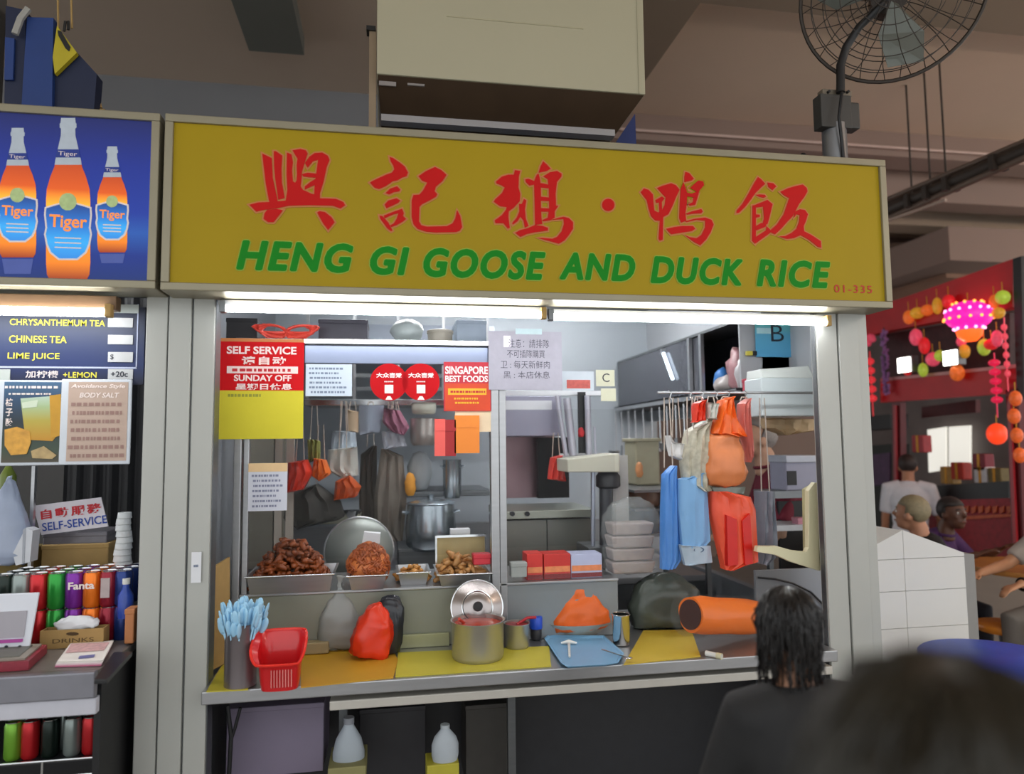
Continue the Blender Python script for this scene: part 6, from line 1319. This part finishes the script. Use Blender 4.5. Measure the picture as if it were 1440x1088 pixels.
obj('core', MB().box(xL+.01, xR-.002, YC+.02, YC+.45, 0, zm1), cabw, t)
tag(obj('cream_board', MB().prism([at(x, y, .9) for x, y in ((1214, 738), (1262, 745), (1262, 790), (1214, 772))]+[], (0, .03, 0)), mat('board_cream', '#c8c8b0', .6), None), 'cream board standing behind the white gabled cabinet', 'board')
# round blue tabletop on a post
c = atz(1402, 926, .80); r = 98*mpp(c)
t = thing('blue_table', 'round bright blue plastic table before the white cabinet', 'table', (c.x, c.y, 0))
obj('top', MB().lathe((c.x, c.y, 0), [(r*.97, .765), (r, .77), (r, .80), (r*.98, .806), (.01, .806)], 48), mat('table_blue', '#1f4ec4', .35, 0, .06, 6), t, smooth=True)
obj('post', MB().cyl((c.x, c.y, .02), (c.x, c.y, .765), .04, n=16), dsteel, t); obj('foot', MB().cyl((c.x, c.y, 0), (c.x, c.y, .02), .2, n=24), dsteel, t)
# wooden table and stools of the diners
wood = mat('table_wood', '#c98a48', .4, 0, .12, 3, stretch=(1, 8, 1)); woodst = mat('stool_orange', '#d9862e', .35, 0, .08)
tc_ = atz(1452, 795, .80)
t = thing('dining_table', 'brown topped dining table where the purple shirted man sits', 'table', (tc_.x, tc_.y, 0))
obj('top', MB().lathe((tc_.x, tc_.y, 0), [(.40, .765), (.41, .78), (.405, .80), (.01, .80)], 40), wood, t, smooth=True); obj('post', MB().cyl((tc_.x, tc_.y, 0), (tc_.x, tc_.y, .765), .05, n=14), dsteel, t)
def stool(c, r, h, label):
    t = thing('round_stool', label, 'stool', (c.x, c.y, 0), 'round orange stools')
    obj('seat', MB().lathe((c.x, c.y, 0), [(r*.9, h-.05), (r, h-.03), (r, h-.008), (r*.95, h), (.01, h)], 30), woodst, t, smooth=True); obj('post', MB().cyl((c.x, c.y, .0), (c.x, c.y, h-.05), .035, n=12), dsteel, t); obj('foot', MB().cyl((c.x, c.y, 0), (c.x, c.y, .015), .14, n=18), dsteel, t)
stool(atz(1412, 876, .47), .17, .47, 'round orange stool in front of the dining table')

# ---- people
VOX = []
def skin_obj(name, mb, m, parent, vox=.012, sm=4):
    o = obj(name, mb, m, parent, smooth=True, autos=False)
    r = o.modifiers.new('remesh', 'REMESH'); r.mode = 'VOXEL'; r.voxel_size = vox; r.use_smooth_shade = True
    s = o.modifiers.new('smooth', 'SMOOTH'); s.factor = .5; s.iterations = sm
    return o
def person(label, loc, yaw, skin, top, bottom, hair, hs, sit=True, seat=.46, lean=.12, head=(0, 0), hands=None, hair_kind='short', headup=0.0, scale=1.0, sleeves='short', name='person', vox=.011):
    """standing or seated figure; local axes: x to its right, y forward, z up"""
    t = thing(name, label, 'person', loc); b0 = Vector(loc)
    Rz = Matrix.Rotation(yaw, 4, 'Z')
    def Wp(p): return b0 + (Rz @ (Vector(p)*scale))
    sm_ = mat('skin'+skin, skin, .5, 0, .06, 10); tm = mat('cloth'+top, top, .85, 0, .12, 14, .08); bm_ = mat('cloth'+bottom, bottom, .85, 0, .12, 14, .08); hm = mat('hair'+hair, hair, .6, 0, .3, 60)
    pz = seat+.09 if sit else .90
    pel = Vector((0, 0, pz)); chest = Vector((0, lean, pz+.36)); nk = Vector((0, lean+.05*lean/.12+.01, pz+.54)); hc = nk+Vector((0, .03+lean*.12, .13+headup))
    sh = [Vector((s*.175, lean+.0, pz+.47)) for s in (-1, 1)]
    hp = [Vector((s*.09, 0, pz)) for s in (-1, 1)]
    if sit: kn = [Vector((s*.13, .43, seat+.06)) for s in (-1, 1)]; an = [Vector((s*.13, .40, .09)) for s in (-1, 1)]
    else: kn = [Vector((s*.095, .02, .48)) for s in (-1, 1)]; an = [Vector((s*.10, -.02, .09)) for s in (-1, 1)]
    if hands is None: hands = [(-.2, .38, seat+.18 if sit else .75), (.2, .38, seat+.18 if sit else .75)]
    wr = [Vector(h) for h in hands]; el = []
    for s, a, w in zip((-1, 1), sh, wr):
        m = (a+w)/2; d = w-a; L = .54; off = max(.02, (max(0, (L/2)**2-(d.length/2)**2))**.5)
        el.append(m+Vector((s*off*.55, -off*.35, -off*.75)))
    body = MB(); P = lambda *ps: [Wp(p) for p in ps]
    k = scale
    def tb(mb, ps, rs, n=12): mb.tube(P(*ps), [r*k for r in rs], n)
    def el_(mb, c, r, n=16, mm=12):
        c = Vector(c); q0 = len(mb.b.verts); mb.ball((0, 0, 0), tuple(x*k for x in r), n, mm); mb.b.verts.ensure_lookup_table()
        for v in mb.b.verts[q0:]: v.co = (Rz @ v.co)+Wp(c)
    # core
    el_(body, pel+Vector((0, 0, .02)), (.155, .115, .13)); el_(body, (pel+chest)/2+Vector((0, 0, .0)), (.145, .10, .20)); el_(body, chest+Vector((0, 0, .01)), (.17, .115, .17))
    for i, s in enumerate((-1, 1)):
        tb(body, (sh[i]+Vector((-s*.05, 0, 0)), sh[i], sh[i].lerp(el[i], .5), el[i], el[i].lerp(wr[i], .4), wr[i]), (.06, .056, .046, .038, .036, .026))
        tb(body, (hp[i], hp[i].lerp(kn[i], .5), kn[i], kn[i].lerp(an[i], .35), an[i]), (.095, .08, .057, .055, .036))
        tb(body, (an[i]+Vector((0, -.04, -.05)), an[i]+Vector((0, .08, -.055)), an[i]+Vector((0, .17, -.065))), (.035, .04, .025))
        # hand: palm, four fingers of unequal length, thumb from the side of the palm
        f = (wr[i]-el[i]).normalized(); side = f.cross(Vector((0, 0, 1))).normalized()*(-s); dn = side.cross(f)*(-s)
        if dn.z > 0: dn = -dn
        pc = wr[i]+f*.05
        for q in (-.022, -.007, .008, .022): tb(body, (wr[i]+side*q*.6, wr[i]+f*.085+side*q), (.014, .0125), 8)
        for q, ln in ((-.025, .055), (-.008, .072), (.009, .078), (.025, .068)):
            b_ = wr[i]+f*.085+side*q; tb(body, (b_, b_+f*ln*.5+dn*ln*.12, b_+f*ln*.8+dn*ln*.5), (.0095, .009, .0075), 6)
        b_ = wr[i]+f*.03+side*.022; tb(body, (b_, b_+f*.03+side*.03, b_+f*.06+side*.032+dn*.012), (.012, .011, .009), 6)
    # neck, head with brow, nose, jaw and ears
    tb(body, (nk+Vector((0, -.01, -.06)), nk+Vector((0, .0, .05)), hc+Vector((0, -.02, -.04))), (.065, .056, .055))
    hy, hpit = head; RH = Matrix.Rotation(hy, 4, 'Z') @ Matrix.Rotation(-hpit, 4, 'X')
    def HP(p): return hc+(RH @ Vector(p))
    def hel(mb, p, r, n=14, mm=10):
        q0 = len(mb.b.verts); mb.ball((0, 0, 0), tuple(x*k for x in r), n, mm); mb.b.verts.ensure_lookup_table()
        for v in mb.b.verts[q0:]: v.co = (Rz @ (RH @ v.co))+Wp(HP(p))
    hel(body, (0, 0, .025), (.074, .094, .095), 20, 14); hel(body, (0, .028, -.045), (.055, .058, .062)); hel(body, (0, .055, -.085), (.026, .024, .02))
    tb(body, (HP((0, .088, .02)), HP((0, .112, -.018)), HP((0, .096, -.026))), (.009, .015, .012), 8)
    tb(body, (HP((-.04, .076, .03)), HP((0, .091, .034)), HP((.04, .076, .03))), (.009, .011, .009), 8)
    for s in (-1, 1): hel(body, (s*.077, -.005, -.005), (.012, .022, .032), 8, 6); hel(body, (s*.036, .068, -.02), (.02, .014, .016), 8, 6)
    tb(body, (HP((-.022, .082, -.056)), HP((0, .089, -.055)), HP((.022, .082, -.056))), (.006, .008, .006), 6)
    skin_obj('body', body, sm_, t, vox*k if k < 1 else vox)
    for s in (-1, 1):
        e = MB(); hel(e, (s*.032, .083, .008), (.012, .007, .008), 10, 6); eo = obj('eye', e, mat('eye_white', '#d9d4cc', .3), t, smooth=True)
        e = MB(); hel(e, (s*.032, .089, .008), (.006, .0035, .006), 8, 6); obj('pupil', e, black_m, eo, smooth=True)
        e = MB(); tb(e, (HP((s*.016, .092, .03)), HP((s*.034, .089, .036)), HP((s*.05, .076, .03))), (.003, .004, .003), 6); obj('eyebrow', e, hm, t)
    e = MB(); tb(e, (HP((-.02, .089, -.057)), HP((0, .096, -.057)), HP((.02, .089, -.057))), (.003, .004, .003), 6); obj('mouth', e, mat('lips'+skin, '#8d5348', .5), t)
    # clothes
    sh_ = MB()
    el_(sh_, pel+Vector((0, 0, .06)), (.168, .128, .12)); el_(sh_, (pel+chest)/2, (.160, .118, .21)); el_(sh_, chest+Vector((0, -.002, .01)), (.186, .130, .178))
    for i, s in enumerate((-1, 1)):
        e_ = sh[i].lerp(el[i], .8) if sleeves == 'short' else el[i].lerp(wr[i], .85)
        if sleeves == 'short': tb(sh_, (sh[i]+Vector((-s*.09, 0, .01)), sh[i]+Vector((0, 0, .004)), sh[i].lerp(el[i], .5), e_), (.075, .072, .066, .062))
        else: tb(sh_, (sh[i]+Vector((-s*.09, 0, .01)), sh[i]+Vector((0, 0, .004)), sh[i].lerp(el[i], .5), el[i], e_), (.075, .072, .062, .054, .042))
    tb(sh_, (chest+Vector((0, 0, .10)), nk+Vector((0, -.008, -.02))), (.11, .072))
    skin_obj('shirt', sh_, tm, t, vox*1.1)
    obj('collar', MB().tube([Wp(nk+Vector((.066*math.cos(a), -.008+.062*math.sin(a), -.015-.01*math.sin(a)))) for a in [2*PI*q/18 for q in range(18)]], .010*k, 6, closed=True), tm, t, smooth=True)
    tr = MB(); el_(tr, pel, (.168, .13, .115))
    for i in range(2): tb(tr, (hp[i], hp[i].lerp(kn[i], .5), kn[i], kn[i].lerp(an[i], .5), an[i]+Vector((0, 0, .03))), (.108, .094, .074, .066, .056))
    skin_obj('trousers', tr, bm_, t, vox*1.2)
    for i in range(2):
        so = MB(); tb(so, (an[i]+Vector((0, -.06, -.045)), an[i]+Vector((0, .06, -.048)), an[i]+Vector((0, .19, -.058))), (.042, .047, .03)); obj('shoe', so, dark_m, t, smooth=True)
    # hair
    hb = MB(); hel(hb, (0, -.012, .042), (.081, .098, .092), 22, 16)
    hb.b.verts.ensure_lookup_table()
    inv = (Rz @ RH).to_3x3().inverted(); hc_w = Wp(hc)
    kill = []
    for v in hb.b.verts:
        lo = inv @ ((v.co-hc_w)/k)
        line = .055 if lo.y > .03 else ((-.03 if hair_kind in ('long', 'strands') else .0) if lo.y > -.03 else -.055)
        if hair_kind == 'bald': line = .03 if lo.y < .0 else .2
        if lo.z < line: kill.append(v)
        else: v.co += noise.noise_vector(v.co*70)*.004*k
    bmesh.ops.delete(hb.b, geom=kill, context='VERTS')
    o = obj('hair', hb, hm, t, smooth=True, autos=False); so = o.modifiers.new('solid', 'SOLIDIFY'); so.thickness = .008*k; so.offset = 0
    if hair_kind in ('long', 'strands'):
        st = MB(); rn = random.Random(int(hs*100)); n_ = 700 if hair_kind == 'strands' else 520
        for q in range(n_):
            a = rn.uniform(0, 2*PI); e0 = rn.uniform(.15, 1.5); R0 = 1.03
            ln = rn.uniform(.14, .36) if hair_kind == 'long' else rn.uniform(.10, .34)
            pts = []
            for j in range(6):
                e1 = e0-ln/.095*j/5*.8
                if e1 > -.35: p = Vector((.083*math.cos(a)*math.cos(e1), -.012+.10*math.sin(a)*math.cos(e1), .042+.095*math.sin(e1)))*R0
                else: p = Vector((.083*math.cos(a)*.94, -.012+.10*math.sin(a)*.94, .042-.033-(-.35-e1)*.095))*R0
                p += Vector((rn.uniform(-1, 1), rn.uniform(-1, 1), rn.uniform(-.5, 1)))*.006*j/2
                pts.append(p)
            if math.sin(a) > .35 and min(p.z for p in pts) < .06: continue
            st.tube([Wp(HP(p)) for p in pts], [.0035*k, .0035*k, .0032*k, .003*k, .0025*k, .001*k], 4)
        o = obj('hair_strands', st, mat('strand'+hair, '#231f15' if hair_kind == 'strands' else hair, .4, 0, .8, 30), t, smooth=True, autos=False); o['kind'] = 'stuff'
    return t, wr, Wp
# grey-haired man in black, seen from behind and turned left
h = at(1286, 728, 1.45)
person('seated man with cropped grey hair and black shirt behind the white cabinet', (h.x+.22, 1.45, 0), math.radians(62), '#c08a6c', '#141416', '#1c1c20', '#8f8468', 1, lean=.10, seat=h.z-.82+.07, head=(-.5, -.18), hands=[(-.05, .32, .80), (.22, .36, .80)])
stool(Vector((h.x+.22, 1.45, 0)), .18, h.z-.82+.03, 'round orange stool under the grey-haired man in black')
h = at(1343, 712, 1.95)
person('seated man in a purple shirt leaning on the table with dark cropped hair', (h.x-.13, 2.25, 0), math.radians(200), '#5e3d2e', '#4a2a5c', '#26242c', '#241d1c', 2, lean=.18, seat=h.z-.88+.06, head=(-.25, -.15), hands=[(-.42, .42, .86), (-.05, .45, .86)])
stool(Vector((h.x-.13, 2.25, 0)), .18, h.z-.88+.025, 'round orange stool under the purple shirted man')
p3 = at(1510, 760, 1.25)
t3, w3, W3 = person('seated diner at the right picture edge in grey trousers with a dark wristwatch', (p3.x, 1.22, 0), math.radians(95), '#c9936f', '#b3aaa2', '#7d7872', '#1d1a19', 3, lean=.10, seat=.47, hands=[(-.10, .62, .81), (.22, .57, .82)])
wt = MB().tube([W3(Vector(w3[0])-Vector((0, .02, 0))+Vector((.034*math.cos(a), 0, .034*math.sin(a)))) for a in [2*PI*q/14 for q in range(14)]], .010, 6, closed=True); obj('wristwatch', wt, black_m, t3, smooth=True)
stool(Vector((p3.x, 1.22, 0)), .18, .435, 'round orange stool under the diner at the right edge')
h = at(1276, 652, 3.0)
person('standing person in a white shirt with short dark hair before the red shop window', (h.x, 3.0, 0), math.radians(-40), '#b07a5c', '#d5d5dc', '#2c2c34', '#2a1d1a', 4, sit=False, lean=.03, scale=(h.z+.1)/1.72, hands=[(-.24, .12, .80), (.24, .2, .9)])
h = at(1084, 616, 1.15)
person('stooping worker in a maroon shirt seen behind the vermilion bag', (h.x+.26, 1.25, 0), math.radians(75), '#c2987e', '#6a1a2c', '#2a2a30', '#8d8784', 5, sit=False, lean=.14, scale=(h.z)/1.58, head=(.3, -.5), hands=[(-.2, .40, 1.02), (.2, .42, 1.02)])
# customers in the foreground, backs to the camera
hx = at(1122, 905, -1.2)
person('short customer with long dark hair and dark grey clothes at the counter', (hx.x, -1.24, 0), 0, '#a97a5e', '#242425', '#1c1c20', '#1b1817', 6, sit=False, lean=.05, scale=1.0*(1.345/1.70), hair_kind='long', hands=[(-.24, .30, .90), (.22, .32, .95)], sleeves='long')
hx = at(1316, 1100, -2.38); HT = at(1312, 893, -2.38).z
person('dark-haired customer in the near right corner, only the back of the head in view', (hx.x-.03, -2.43, 0), -.7, '#a97a5e', '#3a3f36', '#1c1c20', '#17130f', 7, sit=False, lean=.03, scale=HT/1.725, hair_kind='strands', hands=[(-.24, .1, .80), (.24, .1, .8)], sleeves='long')

# ---- red festive shop on the far right, its front running back from the camera
XS = 4.8
def px_poly(name, pts, m, parent, th=.04, X=XS, **k): return obj(name, MB().prism([atx(x, y, X) for x, y in pts], (th, 0, 0)), m, parent, **k)
red_cl = mat('festive_red', '#b8141c', .5, 0, .2, 5); red_dk = mat('festive_wine', '#5e0e16', .45, 0, .2); gold = mat('festive_gold', '#c9902a', .45, .3, .4, 50)
shop = thing('festive_shop', 'red fronted festive goods shop hung with ornaments at the right edge', 'shop', atx(1330, 800, XS))
px_poly('canopy', [(1200, 440), (1265, 420), (1424, 364), (1424, 432), (1265, 462), (1200, 476)], red_cl, shop, .12)
px_poly('fascia', [(1238, 536), (1436, 516), (1436, 552), (1238, 566)], red_cl, shop, .06)
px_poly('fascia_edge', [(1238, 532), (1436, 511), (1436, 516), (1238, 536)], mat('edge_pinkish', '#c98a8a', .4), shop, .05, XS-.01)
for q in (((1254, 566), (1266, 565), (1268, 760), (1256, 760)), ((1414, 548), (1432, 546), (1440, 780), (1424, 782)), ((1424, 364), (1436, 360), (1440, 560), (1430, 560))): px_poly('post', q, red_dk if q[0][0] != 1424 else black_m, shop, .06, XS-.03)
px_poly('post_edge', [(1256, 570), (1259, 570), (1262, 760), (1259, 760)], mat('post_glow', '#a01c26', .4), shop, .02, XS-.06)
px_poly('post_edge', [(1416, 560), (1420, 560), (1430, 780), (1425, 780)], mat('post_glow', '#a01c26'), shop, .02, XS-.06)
px_poly('inner_wall', [(1200, 430), (1440, 400), (1440, 800), (1200, 790)], mat('shop_grey', '#6f6664', .7, 0, .3, 4), shop, .05, XS+1.2)
px_poly('header_goods', [(1296, 572), (1372, 562), (1372, 580), (1296, 588)], mat('goods_dark', '#4a1418', .6, 0, .5, 30), shop, .05, XS+.5)
px_poly('bright_window', [(1304, 604), (1330, 600), (1330, 660), (1306, 664)], emit_mat('daylight_pane', '#f2f0e6', .45), shop, .02, XS+1.1)
px_poly('bright_window', [(1334, 600), (1364, 598), (1364, 652), (1334, 660)], emit_mat('daylight_pane', '#f2f0e6', .45), shop, .02, XS+1.1)
px_poly('counter_top', [(1296, 684), (1418, 676), (1418, 706), (1360, 708), (1296, 704)], black_m, shop, .3, XS+.1)
px_poly('counter_cloth', [(1300, 704), (1424, 700), (1428, 790), (1300, 790)], mat('cloth_pattern', '#8e1420', .6, 0, .5, 22), shop, .05, XS+.05)
for k in range(9):
    a = 1335+k*10; px_poly('cloth_motif', [(a, 712+2*(k % 2)), (a+7, 711), (a+6, 720), (a+1, 722)], mat('motif_orange', '#b9532a', .6, 0, .4, 40), shop, .01, XS+.035)
px_poly('cloth_stripe', [(1352, 726), (1424, 722), (1424, 726), (1352, 731)], mat('motif_orange', '#b9532a'), shop, .01, XS+.035)
px_poly('far_counter', [(1204, 628), (1254, 624), (1254, 760), (1204, 760)], mat('dim_counter', '#1d201c', .6, 0, .4, 8), shop, .2, XS+.2)
px_poly('far_shelf', [(1208, 586), (1252, 582), (1252, 602), (1208, 606)], black_m, shop, .2, XS+.15)
px_poly('far_goods', [(1222, 640), (1250, 636), (1250, 680), (1222, 684)], mat('goods_violet', '#4a3050', .6, 0, .5, 20), shop, .1, XS+.18)
px_poly('back_stock', [(1244, 470), (1420, 440), (1420, 520), (1244, 534)], mat('stock_dark', '#3c1c1e', .6, 0, .7, 16), shop, .05, XS+.25)
rn = random.Random(11)
def ornament(name, px, py, w, h, m, label, X=XS-.06, group='festive ornaments of the red shop', n=14):
    c = atx(px, py, X); s = mpp(c); t = thing(name, label, 'ornament', c, group)
    obj('body', MB().ball(c, (w*s/2, w*s/2, h*s/2), n, 10), m, t, smooth=True); obj('cord', MB().tube([c+Vector((0, 0, h*s/2)), c+Vector((0, 0, h*s/2+12*s))], .004, 5), gold, t)
    return t, c, s
lan_r = emit_mat('lantern_red', '#e8242a', .5)
t, c, s = ornament('palace_lantern', 1362, 444, 60, 42, mat('lantern_pink', '#d2188c', .4, 0, .4, 60, emit=.9), 'big glowing pink lantern with lit beads in the red shop', XS-.15, None, 20)
for j, (zz, rr, q) in enumerate(((.36, .62, 10), (.16, .95, 14), (-.08, 1.02, 14), (-.36, .62, 10))):
    for k in range(q):
        a = 2*PI*k/q; obj('bead', MB().ball(c+Vector((rr*30*s*math.cos(a), rr*30*s*math.sin(a), zz*50*s)), 2.1*s, 6, 4), emit_mat('bead_lit', '#ff7a3a' if False else '#ff9ad0', 2.0) if j % 2 else emit_mat('bead_orange', '#ff8a3a', 2.0), t)
obj('lower_bowl', MB().lathe(c-Vector((0, 0, 36*s)), [(8*s, 0), (15*s, 7*s), (17*s, 16*s)], 18), emit_mat('bowl_orange', '#ff5a1e', .9), t, smooth=True)
for i, (px, y0, n_, w, cc) in enumerate(((1223, 508, 5, 12, '#e0343c'), (1398, 510, 5, 15, '#d8204a'), (1412, 460, 6, 8, '#e04a5a'))):
    t = thing('lantern_string', ('string of little round red lanterns near the grey column', 'string of crimson lanterns beside the wine red post', 'thin pink bead string at the right end of the shop')[i], 'ornament', atx(px, y0, XS-.08))
    for k in range(n_):
        c = atx(px+k*1.0, y0+k*13, XS-.08); s = mpp(c); obj('lantern', MB().ball(c, (w*s/2, w*s/2, 5*s), 12, 8), mat('lantern'+cc, cc, .4, 0, .1, emit=.35), t, smooth=True)
    c0 = atx(px, y0-14, XS-.08); obj('cord', MB().tube([c0, atx(px+n_, y0+13*n_+12, XS-.08)], .005, 5), mat('lantern'+cc, cc), t)
cols = [('#d8262c', 'red'), ('#c9902a', 'gold'), ('#e06a2a', 'orange'), ('#a8c040', 'lime'), ('#e8506a', 'pink')]
spots = [(1278, 446), (1290, 440), (1304, 436), (1318, 430), (1334, 424), (1398, 424), (1410, 418), (1288, 474), (1300, 486), (1322, 500), (1312, 505), (1352, 480), (1356, 494), (1384, 488), (1394, 484), (1402, 476), (1404, 440), (1276, 520), (1298, 520), (1346, 524)]
for i, (x, y) in enumerate(sorted(spots)):
    cc, nm = cols[i*7 % 5]; ornament('hanging_ornament', x, y, 13+i % 4*2, 16+i % 3*4, mat('orn'+cc, cc, .4, .1, .3, 40, emit=.25), 'small %s festive ornament on the red shop front, %s from its left end' % (nm, ORD[i]))
for px, py, lab in ((1273, 513, 'bright white shop lamp, left of the two'), (1338, 503, 'bright white shop lamp, right of the two')):
    c = atx(px, py, XS-.10); s = mpp(c); t = thing('shop_lamp', lab+' in the red shop', 'lamp', c); obj('housing', MB().box(c.x-.01, c.x+.06, c.y-15*s, c.y+15*s, c.z-11*s, c.z+12*s), dsteel, t, bevel=.004); obj('lamp_face', MB().box(c.x-.016, c.x-.01, c.y-12*s, c.y+12*s, c.z-10*s, c.z+10*s), emit_mat('lamp_face', '#fffaf0', 6), t)
ornament('round_lantern', 1402, 610, 26, 30, mat('lantern_orange', '#e8401e', .4, 0, .2, emit=.6), 'round orange-red lantern inside the shop window', XS+.3, None)
for i, (x, y, cc, nm) in enumerate(((1290, 624, '#a8343a', 'dusky red'), (1345, 662, '#b9301e', 'bright red'), (1330, 668, '#a9803a', 'tan'), (1376, 650, '#7a1a2a', 'wine red'), (1378, 668, '#d0d0d4', 'white'), (1398, 670, '#6a5a2a', 'olive'))):
    c = atx(x, y, XS+.35); s = mpp(c); t = thing('gift_box', '%s gift packet standing on the red shop counter' % nm, 'packet', c-Vector((0, 0, 12*s))); obj('packet', MB().box(c.x, c.x+.1, c.y-11*s, c.y+11*s, c.z-12*s, c.z+12*s), mat('gift'+cc, cc, .5, 0, .3, 20), t, bevel=.01); obj('ribbon', MB().box(c.x-.004, c.x, c.y-2*s, c.y+2*s, c.z-12*s, c.z+12*s), gold, t)
rb_ = [(1436, 590), (1432, 620), (1438, 650)]
for i, (x, y) in enumerate(((1428, 560), (1426, 585), (1430, 612), (1434, 640))): ornament('gold_charm', x, y, 16, 22, mat('charm_orange', '#e0602a', .4, .1, .5, 40, emit=.2), 'orange-gold charm, %s from the top in the column at the right edge' % ORD[i], XS-.12, 'charms at the right edge')
t = thing('violet_garland', 'violet tinsel garland hanging beside the string of red lanterns', 'garland', atx(1246, 470, XS-.06))
gb = MB(); 
for k in range(60):
    c = atx(1243+k*.06+rn.uniform(-4, 4), 465+k*1.5, XS-.06+rn.uniform(-.02, .02)); gb.ball(c, .018, 5, 4)
o = obj('tinsel', gb, mat('tinsel_violet', '#a87ab8', .3, .4, .3, 60), t); o['kind'] = 'stuff'
obj('cord', MB().tube([atx(1243, 460, XS-.06), atx(1247, 556, XS-.06)], .004, 5), black_m, t)
t = thing('pink_garland', 'pink flower garland at the canopy corner next to the grey column', 'garland', atx(1215, 480, XS-.05)); gb = MB()
for k in range(24): gb.ball(atx(1206+k*.95, 478+rn.uniform(-5, 6), XS-.05), .03, 6, 5)
o = obj('flowers', gb, mat('flowers_pink', '#e8506a', .5, 0, .3, 40, emit=.15), t); o['kind'] = 'stuff'
obj('cord', MB().tube([atx(1204, 478, XS-.05), atx(1230, 478, XS-.05)], .004, 5), black_m, t)
# cable tray with pipes under the hall ceiling
Xp = 3.9
pt_ = thing('cable_tray', 'dark cable tray with pipes hanging from the hall ceiling on the right', 'cable tray', atx(1340, 250, Xp))
def ppipe(name, p0, p1, r, m, X=Xp): obj(name, MB().tube([atx(p0[0], p0[1], X), atx(p1[0], p1[1], X)], r, 8), m, pt_, smooth=True)
pipe_dk = mat('pipe_dark', '#3b322c', .6, .2, .2); pipe_br = mat('pipe_brown', '#6a584c', .6, .1, .15)
ppipe('pipe', (1238, 300), (1470, 198), .045, pipe_dk); ppipe('pipe', (1238, 312), (1470, 208), .025, pipe_br); ppipe('pipe', (1238, 284), (1470, 186), .018, pipe_br); ppipe('pipe', (1240, 313), (1330, 281), .012, mat('pipe_pale', '#b09a8c', .5), Xp-.06)
ppipe('pipe', (1240, 292), (1470, 194), .03, pipe_dk, Xp+.1)
for px in (1283, 1309, 1331):
    q = atx(px, 300-(px-1240)*.44, Xp); obj('hanger', MB().tube([q, Vector((q.x, q.y, ZC))], .007, 6), pipe_dk, pt_)
for px in (1283, 1309, 1337, 1404): q = atx(px, 302-(px-1240)*.445, Xp); obj('clamp', MB().box(q.x-.06, q.x+.06, q.y-.02, q.y+.02, q.z-.05, q.z+.05), pipe_dk, pt_)
q = [atz(905, 186, ZC-.22), atz(1440, 232, ZC-.22)]
tag(obj('ceiling_pipe', MB().tube([(1.80, YB-.04, ZC-.16), (9, YB-.04, ZC-.16)], .012, 8), mat('pipe_pinkish', '#c9b0a6', .5), None, smooth=True), 'thin pale pipe running along the ceiling beam on the right', 'pipe')
struct('beam_hall_side', MB().box(5.6, 14, YB+.8, 5.6, ZC-.9, ZC-.55), pinkwall)
struct('wall_unit', MB().box(atx(1246, 380, 6.0).x, 6.3, atx(1330, 380, 6.0).y, 5.5, at(1290, 390, 4.0).z, ZC-.9), mat('unit_brown', '#8d6c58', .7, 0, .15, 2))
